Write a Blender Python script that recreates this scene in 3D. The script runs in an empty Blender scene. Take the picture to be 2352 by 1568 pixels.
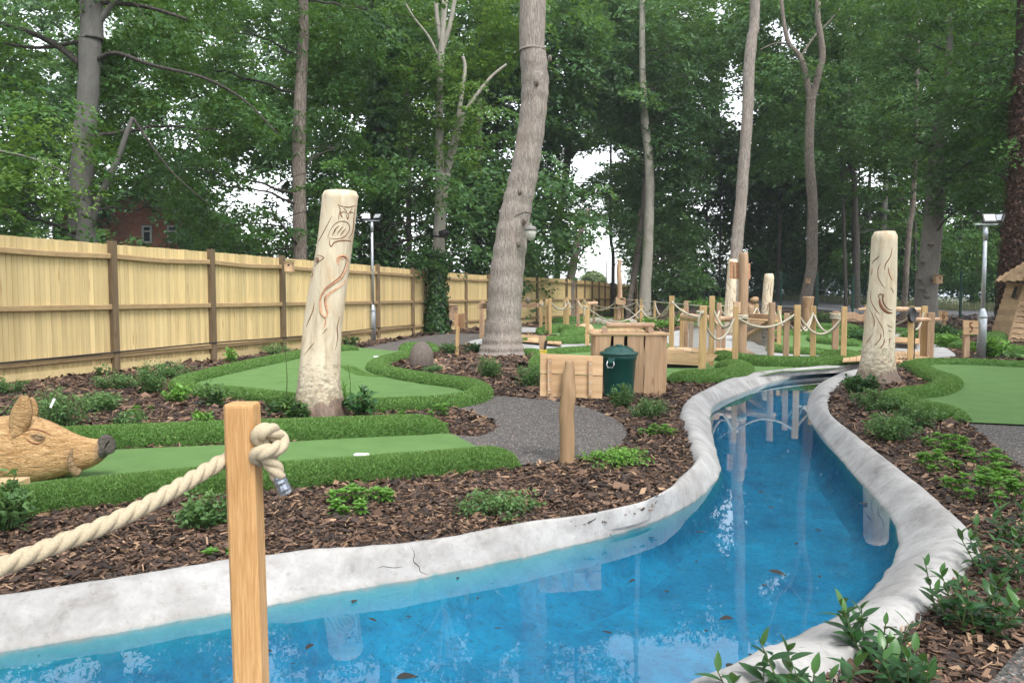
import bpy, math, random
import numpy as np
from mathutils import Vector, Matrix
from mathutils.geometry import delaunay_2d_cdt
from mathutils.bvhtree import BVHTree
rng = np.random.default_rng(7)
random.seed(7)
S = bpy.context.scene
R = math.radians

# ------------------------------------------------------------------ camera, sky, sun, exposure
CAMH, F, HOR = 1.40, 1764.0, 680.0
PITCH = math.atan((784.0 - HOR) / F)
cam_d = bpy.data.cameras.new('camera'); cam = bpy.data.objects.new('camera', cam_d)
S.collection.objects.link(cam); S.camera = cam
cam_d.sensor_width = 36; cam_d.lens = 27.0; cam_d.clip_end = 6000; cam_d.clip_start = 0.05
cam.location = (0, 0, CAMH); cam.rotation_euler = (math.pi / 2 - PITCH, 0, 0)
W = bpy.data.worlds.new('World'); S.world = W; W.use_nodes = True
wn, wl = W.node_tree.nodes, W.node_tree.links
wn.clear()
sky = wn.new('ShaderNodeTexSky'); sky.sky_type = 'NISHITA'; sky.sun_disc = False
SUN_EL, SUN_AZ = R(58), R(150)
sky.sun_elevation = SUN_EL; sky.sun_rotation = SUN_AZ
sky.air_density = 1.0; sky.dust_density = 1.5
hs = wn.new('ShaderNodeHueSaturation'); hs.inputs['Saturation'].default_value = 0.22
bgn = wn.new('ShaderNodeBackground'); bgn.inputs['Strength'].default_value = 0.15
wo = wn.new('ShaderNodeOutputWorld')
wl.new(sky.outputs[0], hs.inputs['Color']); wl.new(hs.outputs[0], bgn.inputs['Color']); wl.new(bgn.outputs[0], wo.inputs['Surface'])
sd = bpy.data.lights.new('sun', 'SUN'); sun = bpy.data.objects.new('sun', sd); S.collection.objects.link(sun)
sd.energy = 1.0; sd.angle = R(20); sd.color = (1, 0.97, 0.92)
sdir = Vector((math.sin(SUN_AZ) * math.cos(SUN_EL), math.cos(SUN_AZ) * math.cos(SUN_EL), math.sin(SUN_EL)))
sun.rotation_euler = sdir.to_track_quat('Z', 'Y').to_euler(); sun.location = (0, 0, 30)
S.view_settings.view_transform = 'Standard'; S.view_settings.look = 'None'
S.view_settings.gamma = 1; S.view_settings.use_curve_mapping = False
HAZE = 0.0005
S.view_settings.exposure = 1.82

# ------------------------------------------------------------------ finding places
cp, sp_ = math.cos(PITCH), math.sin(PITCH)
def ray(px, py):
    a, b = (px - 1176.0) / F, -(py - 784.0) / F
    return np.array([a, cp + b * sp_, -sp_ + b * cp])
def onz(px, py, z=0.0):
    d = ray(px, py); t = (z - CAMH) / d[2]
    return np.array([d[0] * t, d[1] * t, z])
def atY(px, py, Y):
    d = ray(px, py); t = Y / d[1]
    return np.array([d[0] * t, Y, CAMH + d[2] * t])
def proj(P):
    P = np.asarray(P, float); x, y, z = P[..., 0], P[..., 1], P[..., 2] - CAMH
    dep = y * cp - z * sp_; up = y * sp_ + z * cp
    dep = np.where(dep < .01, .01, dep)
    return 1176 + F * x / dep, 784 - F * up / dep
def z1(x, y): return ((x / 2.412 + 1280) / 1.633, (y / 2.412 + 850) / 1.633)
def z2(x, y): return ((x / 2.851 + 1900) / 1.633, (y / 2.851 + 950) / 1.633)
def z3(x, y): return ((x / 3.135 + 2600) / 1.633, (y / 3.135 + 950) / 1.633)
def z4(x, y): return ((x / 1.742 + 3150) / 1.633, (y / 1.742 + 750) / 1.633)
def z5(x, y): return ((x / 1.705 + 1100) / 1.633, (y / 1.705 + 680) / 1.633)
RP = np.array([1470, 1600, 1800, 2000, 2200, 2600, 3400]); RY = np.array([72, 60, 50, 43, 38, 33, 30]); RZ = np.array([1.05, .89, .6, .31, .28, .25, .25]); RS = np.array([.05, .048, .042, .036, .012, .01, .01])
def road_at(p): return np.interp(p, RP, RY), np.interp(p, RP, RZ)
def H(x, y):
    x = np.asarray(x, float); y = np.asarray(y, float)
    p = 1176 + 1764 * x / np.maximum(y, 5)
    ry, rz = road_at(p)
    near = ry - 5
    t = np.clip((y - 28) / np.maximum(near - 28, 1), 0, 1); t = t * t * (3 - 2 * t)
    g = np.clip((p - 1440) / 90, 0, 1); g = g * g * (3 - 2 * g)
    return (t * rz + np.interp(p, RP, RS) * np.clip(y - ry, 0, 14)) * g * np.where(y > 20, 1, 0)
def onH(px, py, dz=0):
    z = 0.0
    for _ in range(25):
        P = onz(px, py, z + dz)
        if P[1] < 0 or P[1] > 90: P = atY(px, py, 60); break
        z = .5 * z + .5 * float(H(P[0], P[1]))
    return P

# ------------------------------------------------------------------ mesh building
class G:
    def __init__(s): s.v = []; s.f = []; s.t = []; s.n = 0
    def add(s, v, f, tone=0.5):
        v = np.asarray(v, float).reshape(-1, 3)
        fs = f if isinstance(f, list) else [f]
        for q in fs:
            if isinstance(q, np.ndarray): s.f.append(q + s.n)
            else: s.f.append(np.array([q]) + s.n)
        s.v.append(v); s.t.append(np.broadcast_to(np.asarray(tone, float), (len(v),)).copy()); s.n += len(v)
        return s
    def verts(s): return np.concatenate(s.v) if s.v else np.zeros((0, 3))
    def mesh(s, name, mat, org=None, smooth=False):
        V = s.verts()
        if org is not None: V = V - np.asarray(org)
        me = bpy.data.meshes.new(name)
        loops = np.concatenate([q.ravel() for q in s.f]).astype(np.int32)
        sizes = np.concatenate([np.full(len(q), q.shape[1]) for q in s.f]).astype(np.int32)
        starts = np.concatenate([[0], np.cumsum(sizes)[:-1]]).astype(np.int32)
        me.vertices.add(len(V)); me.vertices.foreach_set('co', V.ravel().astype(np.float32))
        me.loops.add(len(loops)); me.loops.foreach_set('vertex_index', loops)
        me.polygons.add(len(sizes)); me.polygons.foreach_set('loop_start', starts); me.polygons.foreach_set('loop_total', sizes)
        me.update(calc_edges=True); me.validate()
        a = me.attributes.new('tone', 'FLOAT', 'POINT'); a.data.foreach_set('value', np.concatenate(s.t).astype(np.float32))
        me.polygons.foreach_set('use_smooth', np.full(len(me.polygons), smooth))
        if mat: me.materials.append(mat)
        return me
    def build(s, name, mat, parent=None, smooth=False, org=None, **kw):
        V = s.verts()
        if parent is not None: o_ = np.array(parent['_o'])
        elif org is not None: o_ = np.asarray(org, float)
        else:
            o_ = np.array([(V[:, 0].min() + V[:, 0].max()) / 2, (V[:, 1].min() + V[:, 1].max()) / 2, V[:, 2].min()])
        ob = bpy.data.objects.new(name, s.mesh(name, mat, o_, smooth))
        S.collection.objects.link(ob)
        ob['_o'] = [float(q) for q in o_]; ORG.append(ob)
        if parent is not None: ob.parent = parent
        else: ob.location = o_
        tag(ob, **kw)
        return ob
ORG = []
def tag(o, label=None, cat=None, group=None, kind=None):
    if label: o['label'] = label
    if cat: o['category'] = cat
    if group: o['group'] = group
    if kind: o['kind'] = kind
    return o
def thing(name, loc, label, cat, group=None):
    o = bpy.data.objects.new(name, None); S.collection.objects.link(o)
    o.location = [float(q) for q in loc]; o['_o'] = [float(q) for q in loc]; o.empty_display_size = .1; ORG.append(o)
    return tag(o, label, cat, group)
def share(name, me, parent, loc, rot=(0, 0, 0), scale=(1, 1, 1)):
    """another object on shared mesh data, placed at a world point below its thing"""
    ob = bpy.data.objects.new(name, me); S.collection.objects.link(ob)
    po = np.array(parent['_o']) if parent is not None else np.zeros(3)
    ob.location = np.asarray(loc) - po; ob.rotation_euler = rot; ob.scale = scale
    if parent is not None: ob.parent = parent
    ob['_o'] = [float(q) for q in loc]; ORG.append(ob)
    return ob

BOXF = np.array([[0, 3, 2, 1], [4, 5, 6, 7], [0, 1, 5, 4], [1, 2, 6, 5], [2, 3, 7, 6], [3, 0, 4, 7]])
def box(g, c, s, rz=0, rx=0, ry=0, tone=.5):
    c = np.asarray(c, float); h = np.asarray(s, float) / 2
    v = np.array([[-1, -1, -1], [1, -1, -1], [1, 1, -1], [-1, 1, -1], [-1, -1, 1], [1, -1, 1], [1, 1, 1], [-1, 1, 1]]) * h
    M = np.array(Matrix.Rotation(rz, 3, 'Z') @ Matrix.Rotation(ry, 3, 'Y') @ Matrix.Rotation(rx, 3, 'X'))
    g.add(v @ M.T + c, BOXF, tone); return g
def hexa(g, q, th, tone=.5):
    """slab from four corners (going round) pushed back by a thickness vector"""
    q = np.asarray(q, float); g.add(np.concatenate([q, q + np.asarray(th)]), BOXF, tone); return g
def sweep(g, P, prof, rad=1.0, twist=0.0, caps=True, tone=.5, up=None):
    """profile (k,2) carried along path P with parallel transport; rad scalar or per point"""
    P = np.asarray(P, float); n = len(P); k = len(prof)
    rad = np.broadcast_to(np.asarray(rad, float), (n,)); tw = np.broadcast_to(np.asarray(twist, float), (n,)) if np.ndim(twist) else np.arange(n) * twist
    T = np.gradient(P, axis=0); T /= np.maximum(np.linalg.norm(T, axis=1, keepdims=True), 1e-9)
    a = np.array([0, 0, 1.0]) if up is None else np.asarray(up, float)
    if abs(T[0] @ a) > .95: a = np.array([0, 1.0, 0])
    N = a - T[0] * (a @ T[0]); N /= np.linalg.norm(N)
    V = []
    for i in range(n):
        if i:
            N = N - T[i] * (N @ T[i]); N /= max(np.linalg.norm(N), 1e-9)
        B = np.cross(T[i], N)
        c, s_ = math.cos(tw[i]), math.sin(tw[i])
        X = prof[:, 0] * c - prof[:, 1] * s_; Y = prof[:, 0] * s_ + prof[:, 1] * c
        V.append(P[i] + rad[i] * (X[:, None] * B + Y[:, None] * N))
    V = np.concatenate(V)
    i, j = np.meshgrid(np.arange(n - 1), np.arange(k), indexing='ij'); i = i.ravel(); j = j.ravel(); j2 = (j + 1) % k
    F_ = np.stack([i * k + j, i * k + j2, (i + 1) * k + j2, (i + 1) * k + j], 1)
    fl = [F_]
    if caps: fl += [list(range(k - 1, -1, -1)), list(range((n - 1) * k, n * k))]
    g.add(V, fl, tone); return g
def circ(k, r=1.0, ph=0.0):
    a = np.arange(k) * 2 * math.pi / k + ph
    return np.stack([np.cos(a), np.sin(a)], 1) * r
def chamf(w, d, c):
    w /= 2; d /= 2
    return np.array([[w - c, -d], [w, -d + c], [w, d - c], [w - c, d], [-w + c, d], [-w, d - c], [-w, -d + c], [-w + c, -d]])
def lathe(g, prof, c, k=20, tone=.5, M=None):
    prof = np.asarray(prof, float); n = len(prof); a = np.arange(k) * 2 * math.pi / k
    V = np.stack([prof[:, 0, None] * np.cos(a), prof[:, 0, None] * np.sin(a), np.repeat(prof[:, 1, None], k, 1)], 2).reshape(-1, 3)
    if M is not None: V = V @ np.asarray(M).T
    i, j = np.meshgrid(np.arange(n - 1), np.arange(k), indexing='ij'); i = i.ravel(); j = j.ravel(); j2 = (j + 1) % k
    g.add(V + np.asarray(c), [np.stack([i * k + j, i * k + j2, (i + 1) * k + j2, (i + 1) * k + j], 1), list(range(k - 1, -1, -1)), list(range((n - 1) * k, n * k))], tone)
    return g
def blob(g, c, r, seed=0, amp=.12, n=14, freq=2.0, tone=.5, flat=None):
    """uneven ellipsoid"""
    r = np.broadcast_to(np.asarray(r, float), (3,)); m = n * 2
    th = np.linspace(0, math.pi, n + 1); ph = np.arange(m) * 2 * math.pi / m
    D = np.stack([np.sin(th)[:, None] * np.cos(ph), np.sin(th)[:, None] * np.sin(ph), np.repeat(np.cos(th)[:, None], m, 1)], 2).reshape(-1, 3)
    rs = np.random.default_rng(seed); k = rs.normal(size=(6, 3)) * freq; o = rs.uniform(0, 6.28, 6)
    d = 1 + amp * np.sin(D @ k.T + o).mean(1) * 2
    V = D * d[:, None] * r
    if flat is not None: V[:, 2] = np.maximum(V[:, 2], -flat)
    i, j = np.meshgrid(np.arange(n), np.arange(m), indexing='ij'); i = i.ravel(); j = j.ravel(); j2 = (j + 1) % m
    g.add(V + np.asarray(c), np.stack([i * m + j, (i + 1) * m + j, (i + 1) * m + j2, i * m + j2], 1), tone); return g
def cr(pts, sub=8, closed=False):
    P = np.asarray(pts, float); n = len(P); out = []
    for i in range(n if closed else n - 1):
        if closed: p0, p1, p2, p3 = P[i - 1], P[i], P[(i + 1) % n], P[(i + 2) % n]
        else: p0, p1, p2, p3 = P[max(i - 1, 0)], P[i], P[i + 1], P[min(i + 2, n - 1)]
        for t in np.arange(sub) / sub:
            out.append(.5 * ((2 * p1) + (-p0 + p2) * t + (2 * p0 - 5 * p1 + 4 * p2 - p3) * t * t + (-p0 + 3 * p1 - 3 * p2 + p3) * t ** 3))
    if not closed: out.append(P[-1])
    return np.array(out)
def resample(P, step):
    P = np.asarray(P, float); L = np.concatenate([[0], np.cumsum(np.linalg.norm(np.diff(P, axis=0), axis=1))])
    n = max(int(L[-1] / step) + 1, 3); t = np.linspace(0, L[-1], n)
    return np.stack([np.interp(t, L, P[:, i]) for i in range(P.shape[1])], 1)
def inpoly(x, y, poly):
    x = np.asarray(x); y = np.asarray(y); inside = np.zeros(x.shape, bool); n = len(poly); j = n - 1
    for i in range(n):
        xi, yi, xj, yj = poly[i][0], poly[i][1], poly[j][0], poly[j][1]
        if yi != yj:
            c = ((yi > y) != (yj > y)) & (x < (xj - xi) * (y - yi) / (yj - yi) + xi); inside ^= c
        j = i
    return inside
def cdt_sheet(poly, z, pts=None, hole=None, zfun=None, g=None, tone=.5):
    """triangulated sheet inside a polygon"""
    loops = [list(map(tuple, np.asarray(poly)[:, :2]))]
    vs = [Vector(p) for p in loops[0]]; ed = [(i, (i + 1) % len(vs)) for i in range(len(vs))]
    if hole is not None:
        o = len(vs); hp = np.asarray(hole)[:, :2]; vs += [Vector(p) for p in hp]; ed += [(o + i, o + (i + 1) % len(hp)) for i in range(len(hp))]
    if pts is not None: vs += [Vector(p[:2]) for p in pts]
    v, e, f, _, _, _ = delaunay_2d_cdt(vs, ed, [], 0, 1e-5)
    V = np.array([[p.x, p.y] for p in v]); T = np.array([list(q) for q in f if len(q) == 3])
    C = V[T].mean(1); k = inpoly(C[:, 0], C[:, 1], np.asarray(poly))
    if hole is not None: k &= ~inpoly(C[:, 0], C[:, 1], np.asarray(hole))
    T = T[k]
    a, b, c = V[T[:, 0]], V[T[:, 1]], V[T[:, 2]]
    s_ = (b[:, 0] - a[:, 0]) * (c[:, 1] - a[:, 1]) - (b[:, 1] - a[:, 1]) * (c[:, 0] - a[:, 0])
    T[s_ < 0] = T[s_ < 0][:, ::-1]
    Z = zfun(V[:, 0], V[:, 1]) + z if zfun else np.full(len(V), z)
    g = g or G(); g.add(np.column_stack([V, Z]), T, tone); return g

# ------------------------------------------------------------------ materials
def mat(name):
    m = bpy.data.materials.new(name); m.use_nodes = True; nt = m.node_tree
    b = nt.nodes['Principled BSDF']; return m, nt, b
def nd(nt, t, **kw):
    n = nt.nodes.new(t)
    for k, v in kw.items():
        if k in n.inputs: n.inputs[k].default_value = v
        else: setattr(n, k, v)
    return n
def ramp(nt, src, cols):
    r = nt.nodes.new('ShaderNodeValToRGB'); e = r.color_ramp.elements
    while len(e) < len(cols): e.new(.5)
    for q, (p, c) in zip(e, cols): q.position = p; q.color = (*c, 1)
    nt.links.new(src, r.inputs[0]); return r.outputs[0]
def mapped(nt, scale, coord='Object', rot=(0, 0, 0), rnd=False):
    tc = nd(nt, 'ShaderNodeTexCoord'); mp = nd(nt, 'ShaderNodeMapping'); mp.inputs['Scale'].default_value = scale; mp.inputs['Rotation'].default_value = rot
    src = tc.outputs[coord]
    if rnd:
        oi = nd(nt, 'ShaderNodeObjectInfo'); ml = nd(nt, 'ShaderNodeVectorMath', operation='MULTIPLY'); ml.inputs[1].default_value = (37, 23, 51)
        cb = nd(nt, 'ShaderNodeCombineXYZ')
        for i in range(3): nt.links.new(oi.outputs['Random'], cb.inputs[i])
        nt.links.new(cb.outputs[0], ml.inputs[0]); ad = nd(nt, 'ShaderNodeVectorMath', operation='ADD')
        nt.links.new(src, ad.inputs[0]); nt.links.new(ml.outputs[0], ad.inputs[1]); src = ad.outputs[0]
    nt.links.new(src, mp.inputs[0]); return mp.outputs[0]
def noise(nt, vec, scale, detail=6, rough=.55, dist=0.0):
    n = nd(nt, 'ShaderNodeTexNoise', Scale=scale, Detail=detail, Roughness=rough, Distortion=dist)
    nt.links.new(vec, n.inputs['Vector']); return n.outputs[0]
def mixc(nt, fac, a, b, mode='MIX'):
    m = nt.nodes.new('ShaderNodeMix'); m.data_type = 'RGBA'; m.blend_type = mode
    for i, s_ in ((0, fac), (6, a), (7, b)):
        if isinstance(s_, (int, float)): m.inputs[i].default_value = s_
        elif isinstance(s_, tuple): m.inputs[i].default_value = (*s_, 1)
        else: nt.links.new(s_, m.inputs[i])
    return m.outputs[2]
def math_(nt, op, a, b=0.5, clamp=False):
    m = nd(nt, 'ShaderNodeMath', operation=op); m.use_clamp = clamp
    for i, s_ in ((0, a), (1, b)):
        if isinstance(s_, (int, float)): m.inputs[i].default_value = s_
        else: nt.links.new(s_, m.inputs[i])
    return m.outputs[0]
def bump(nt, b, h, strength=.3, dist=.01):
    n = nd(nt, 'ShaderNodeBump', Strength=strength, Distance=dist)
    nt.links.new(h, n.inputs['Height']); nt.links.new(n.outputs[0], b.inputs['Normal'])
def tone(nt):
    a = nd(nt, 'ShaderNodeAttribute', attribute_name='tone'); return a.outputs['Fac']
def wood(name, c0, c1, axis='Z', grain=26, knots=True, rough=.75, bst=.35, rnd=True, vary=.25, blot=1.5):
    m, nt, b = mat(name)
    s_ = {'Z': (1, 1, .06), 'X': (.06, 1, 1), 'Y': (1, .06, 1)}[axis]
    v = mapped(nt, s_, rnd=rnd); n = noise(nt, v, grain, 5, .6, .6)
    col = ramp(nt, n, [(.3, c0), (.68, c1)])
    v2 = mapped(nt, tuple(.4 + .6 * q if q < 1 else 1 for q in s_), rnd=rnd)
    n2 = noise(nt, v2, 3.2, 3, .5)
    col = mixc(nt, math_(nt, 'MULTIPLY', math_(nt, 'SUBTRACT', n2, .45, True), blot, True), col, tuple(.72 * q for q in c0))
    if knots:
        vo = nd(nt, 'ShaderNodeTexVoronoi', Scale=5.0); nt.links.new(mapped(nt, tuple(.3 if q < 1 else 1 for q in s_), rnd=rnd), vo.inputs['Vector'])
        kf = ramp(nt, vo.outputs['Distance'], [(.04, (1, 1, 1)), (.12, (0, 0, 0))])
        col = mixc(nt, math_(nt, 'MULTIPLY', kf, .55), col, (c0[0] * .5, c0[1] * .32, c0[2] * .25))
    oi = nd(nt, 'ShaderNodeObjectInfo'); br = math_(nt, 'ADD', math_(nt, 'MULTIPLY', oi.outputs['Random'], vary), 1 - vary / 2)
    hv = nd(nt, 'ShaderNodeHueSaturation'); nt.links.new(col, hv.inputs['Color']); nt.links.new(br, hv.inputs['Value'])
    nt.links.new(hv.outputs[0], b.inputs['Base Color']); b.inputs['Roughness'].default_value = rough
    bump(nt, b, n, bst, .004); return m
def bark(name, c0, c1, zs=.12, scale=14, bst=.8, dist=.03, patch=None, ridge=True):
    m, nt, b = mat(name)
    v = mapped(nt, (1, 1, zs)); w = nd(nt, 'ShaderNodeTexVoronoi', Scale=scale, feature='DISTANCE_TO_EDGE'); 
    n = noise(nt, v, scale * .6, 6, .65, 1.2)
    mx = nd(nt, 'ShaderNodeVectorMath', operation='ADD'); nt.links.new(v, mx.inputs[0])
    sc = nd(nt, 'ShaderNodeVectorMath', operation='SCALE'); sc.inputs['Scale'].default_value = .12
    nn = nd(nt, 'ShaderNodeTexNoise', Scale=scale * .7, Detail=3); nt.links.new(v, nn.inputs['Vector']); nt.links.new(nn.outputs['Color'], sc.inputs[0]); nt.links.new(sc.outputs[0], mx.inputs[1]); nt.links.new(mx.outputs[0], w.inputs['Vector'])
    e = ramp(nt, w.outputs['Distance'], [(.0, (0, 0, 0)), (.22, (1, 1, 1))])
    h = mixc(nt, .45 if ridge else .9, e, n)
    col = ramp(nt, h, [(.18, c0), (.75, c1)])
    pn = noise(nt, mapped(nt, (1, 1, .5)), 2.3, 4, .6)
    col = mixc(nt, math_(nt, 'MULTIPLY', math_(nt, 'SUBTRACT', pn, .5, True), 2.6, True), col, patch or tuple(q * .7 for q in c1))
    nt.links.new(col, b.inputs['Base Color']); b.inputs['Roughness'].default_value = .92
    bump(nt, b, h, bst, dist); return m
def foliage(name, cols, transl=.35, rough=.55):
    m = bpy.data.materials.new(name); m.use_nodes = True; nt = m.node_tree; b = nt.nodes['Principled BSDF']
    col = ramp(nt, tone(nt), cols); nt.links.new(col, b.inputs['Base Color']); b.inputs['Roughness'].default_value = rough
    b.inputs['Specular IOR Level'].default_value = .35
    tr = nd(nt, 'ShaderNodeBsdfTranslucent'); tc = mixc(nt, .5, col, (.18, .3, .03), 'MIX'); nt.links.new(tc, tr.inputs['Color'])
    ms = nd(nt, 'ShaderNodeMixShader', Fac=transl); nt.links.new(b.outputs[0], ms.inputs[1]); nt.links.new(tr.outputs[0], ms.inputs[2])
    nt.links.new(ms.outputs[0], nt.nodes['Material Output'].inputs['Surface']); return m
def plain(name, c, rough=.5, metal=0.0, spec=None, n=None):
    m, nt, b = mat(name); b.inputs['Base Color'].default_value = (*c, 1); b.inputs['Roughness'].default_value = rough; b.inputs['Metallic'].default_value = metal
    if n:
        t = noise(nt, mapped(nt, (1, 1, 1)), n[0], 5, .6); col = ramp(nt, t, [(.3, tuple(q * (1 - n[1]) for q in c)), (.7, tuple(min(q * (1 + n[1]), 1) for q in c))])
        nt.links.new(col, b.inputs['Base Color']); bump(nt, b, t, .25, .005)
    return m

M = {}
# bark mulch: per-chip tone
m, nt, b = mat('bark_chips')
M['chips'] = m
c = ramp(nt, tone(nt), [(0, (.016, .010, .008)), (.35, (.062, .037, .025)), (.6, (.16, .095, .062)), (.82, (.27, .165, .105)), (1, (.50, .345, .215))])
n = noise(nt, mapped(nt, (1, 1, 1)), 60, 3); nt.links.new(mixc(nt, .35, c, ramp(nt, n, [(.3, (.02, .012, .01)), (.7, (.3, .2, .13))]), 'OVERLAY'), b.inputs['Base Color'])
b.inputs['Roughness'].default_value = .75
m, nt, b = mat('mulch_soil'); M['soil'] = m
v = mapped(nt, (1, 1, 1)); n = noise(nt, v, 22, 8, .75, .4); vo = nd(nt, 'ShaderNodeTexVoronoi', Scale=26.0); nt.links.new(v, vo.inputs['Vector'])
hh = mixc(nt, .5, n, vo.outputs['Color'])
nt.links.new(ramp(nt, hh, [(.3, (.012, .008, .006)), (.52, (.05, .03, .022)), (.66, (.11, .065, .045)), (.8, (.24, .155, .10))]), b.inputs['Base Color']); b.inputs['Roughness'].default_value = .95
bump(nt, b, hh, .9, .03)
m, nt, b = mat('meadow_ground'); M['meadow'] = m
n = noise(nt, mapped(nt, (1, 1, 1)), .8, 8, .7)
nt.links.new(ramp(nt, n, [(.3, (.035, .045, .018)), (.55, (.07, .085, .03)), (.75, (.10, .08, .045))]), b.inputs['Base Color']); b.inputs['Roughness'].default_value = 1
# concrete rim + painted basin (blue pond paint below the waterline)
m, nt, b = mat('rim_concrete'); M['rim'] = m
v = mapped(nt, (1, 1, 1)); n1 = noise(nt, v, 2.2, 8, .65); n2 = noise(nt, v, 30, 6, .7); n3 = noise(nt, v, 7, 6, .65, .8)
con = ramp(nt, mixc(nt, .35, n1, n3), [(.3, (.14, .13, .12)), (.43, (.28, .27, .262)), (.62, (.42, .412, .405))])
con = mixc(nt, math_(nt, 'MULTIPLY', math_(nt, 'SUBTRACT', n2, .54, True), 3.0, True), con, (.17, .155, .13))
ck = nd(nt, 'ShaderNodeTexVoronoi', Scale=.9, feature='DISTANCE_TO_EDGE')
wv = nd(nt, 'ShaderNodeVectorMath', operation='ADD'); sc = nd(nt, 'ShaderNodeVectorMath', operation='SCALE'); sc.inputs['Scale'].default_value = .35
nn = nd(nt, 'ShaderNodeTexNoise', Scale=3.0, Detail=5); nt.links.new(v, nn.inputs['Vector']); nt.links.new(nn.outputs['Color'], sc.inputs[0]); nt.links.new(v, wv.inputs[0]); nt.links.new(sc.outputs[0], wv.inputs[1]); nt.links.new(wv.outputs[0], ck.inputs['Vector'])
crack = ramp(nt, ck.outputs['Distance'], [(.0, (1, 1, 1)), (.005, (0, 0, 0))])

geo = nd(nt, 'ShaderNodeNewGeometry'); sx = nd(nt, 'ShaderNodeSeparateXYZ'); nt.links.new(geo.outputs['Position'], sx.inputs[0])
zz = math_(nt, 'ADD', sx.outputs[2], math_(nt, 'MULTIPLY', math_(nt, 'SUBTRACT', n3, .5), .05))
mr = nd(nt, 'ShaderNodeMapRange'); mr.inputs['From Min'].default_value = -.09; mr.inputs['From Max'].default_value = -.33; nt.links.new(zz, mr.inputs['Value'])
pn = noise(nt, v, 1.6, 6, .6)
p2 = mixc(nt, ramp(nt, mixc(nt, .5, pn, n3), [(.3, (0, 0, 0)), (.68, (1, 1, 1))]), (.0001, .082, .185), (.0001, .235, .40))
p2 = mixc(nt, math_(nt, 'MULTIPLY', math_(nt, 'SUBTRACT', n2, .52, True), 3.5, True), p2, (.0002, .05, .09))
pa = ramp(nt, mr.outputs[0], [(0, (.30, .29, .28)), (.05, (.14, .30, .30)), (.15, (.02, .31, .36)), (.45, (.002, .26, .37)), (1, (.0, .20, .34))])
pc = mixc(nt, ramp(nt, mr.outputs[0], [(.2, (0, 0, 0)), (.8, (1, 1, 1))]), mixc(nt, .35, pa, mixc(nt, 1.0, pa, con, 'OVERLAY')), p2)
stain = ramp(nt, math_(nt, 'ADD', math_(nt, 'MULTIPLY', zz, 10), 1.5), [(.44, (1, 1, 1)), (.62, (.45, .45, .45)), (.78, (0, 0, 0))]); con = mixc(nt, math_(nt, 'MULTIPLY', stain, math_(nt, 'MULTIPLY', n3, .75)), con, (.20, .155, .115))
below = ramp(nt, mr.outputs[0], [(0, (0, 0, 0)), (.1, (1, 1, 1))])
nt.links.new(mixc(nt, below, con, pc), b.inputs['Base Color']); b.inputs['Roughness'].default_value = .8
bump(nt, b, mixc(nt, .5, n3, n2), .35, .02)
m, nt, b = mat('pale_concrete'); M['concrete'] = m
v = mapped(nt, (1, 1, 1)); n1 = noise(nt, v, 1.5, 8, .65); nt.links.new(ramp(nt, n1, [(.3, (.22, .22, .215)), (.7, (.42, .42, .415))]), b.inputs['Base Color']); b.inputs['Roughness'].default_value = .85; bump(nt, b, n1, .3, .02)
# water
m = bpy.data.materials.new('stream_water'); m.use_nodes = True; nt = m.node_tree; nt.nodes.clear(); M['water'] = m
o = nd(nt, 'ShaderNodeOutputMaterial'); t = nd(nt, 'ShaderNodeBsdfTransparent'); t.inputs[0].default_value = (.90, .97, 1, 1)
gl = nd(nt, 'ShaderNodeBsdfGlossy', Roughness=0.0); gl.inputs[0].default_value = (1, 1, 1, 1); fr = nd(nt, 'ShaderNodeFresnel', IOR=1.37); mx = nd(nt, 'ShaderNodeMixShader')
bp = nd(nt, 'ShaderNodeBump', Strength=.02, Distance=.01); nv = noise(nt, mapped(nt, (1, 1, 1)), 5, 3); nt.links.new(nv, bp.inputs['Height'])
nt.links.new(bp.outputs[0], gl.inputs['Normal']); nt.links.new(bp.outputs[0], fr.inputs['Normal'])
nt.links.new(fr.outputs[0], mx.inputs[0]); nt.links.new(t.outputs[0], mx.inputs[1]); nt.links.new(gl.outputs[0], mx.inputs[2]); nt.links.new(mx.outputs[0], o.inputs[0])
# turf
def turf(name, cols, sc=260):
    m, nt, b = mat(name); v = mapped(nt, (1, 1, 1)); n = noise(nt, v, sc, 3, .8); n2 = noise(nt, v, 3.0, 4, .6)
    c = ramp(nt, n, cols); n5 = noise(nt, v, 45, 4, .75); c = mixc(nt, math_(nt, 'MULTIPLY', math_(nt, 'SUBTRACT', n5, .5, True), 2.2, True), c, tuple(q * .62 for q in cols[0][1])); c = mixc(nt, .35, c, ramp(nt, n2, [(.3, tuple(q * .8 for q in cols[0][1])), (.7, cols[1][1])]))
    nt.links.new(c, b.inputs['Base Color']); b.inputs['Roughness'].default_value = .9; b.inputs['Specular IOR Level'].default_value = .2; bump(nt, b, n, .5, .006); return m
M['green'] = turf('putting_turf', [(.3, (.075, .155, .045)), (.7, (.135, .235, .078))])
M['pile_base'] = turf('pile_base', [(.3, (.05, .11, .025)), (.7, (.09, .18, .045))])
m = foliage('turf_pile', [(0, (.075, .155, .034)), (.5, (.13, .25, .06)), (.85, (.21, .35, .105)), (1, (.32, .41, .19))], .3, .5); M['pile'] = m
m, nt, b = mat('rubber_path'); M['path'] = m
vo = nd(nt, 'ShaderNodeTexVoronoi', Scale=75.0); nt.links.new(mapped(nt, (1, 1, 1)), vo.inputs['Vector'])
sp = nd(nt, 'ShaderNodeSeparateColor'); nt.links.new(vo.outputs['Color'], sp.inputs[0])
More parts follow.
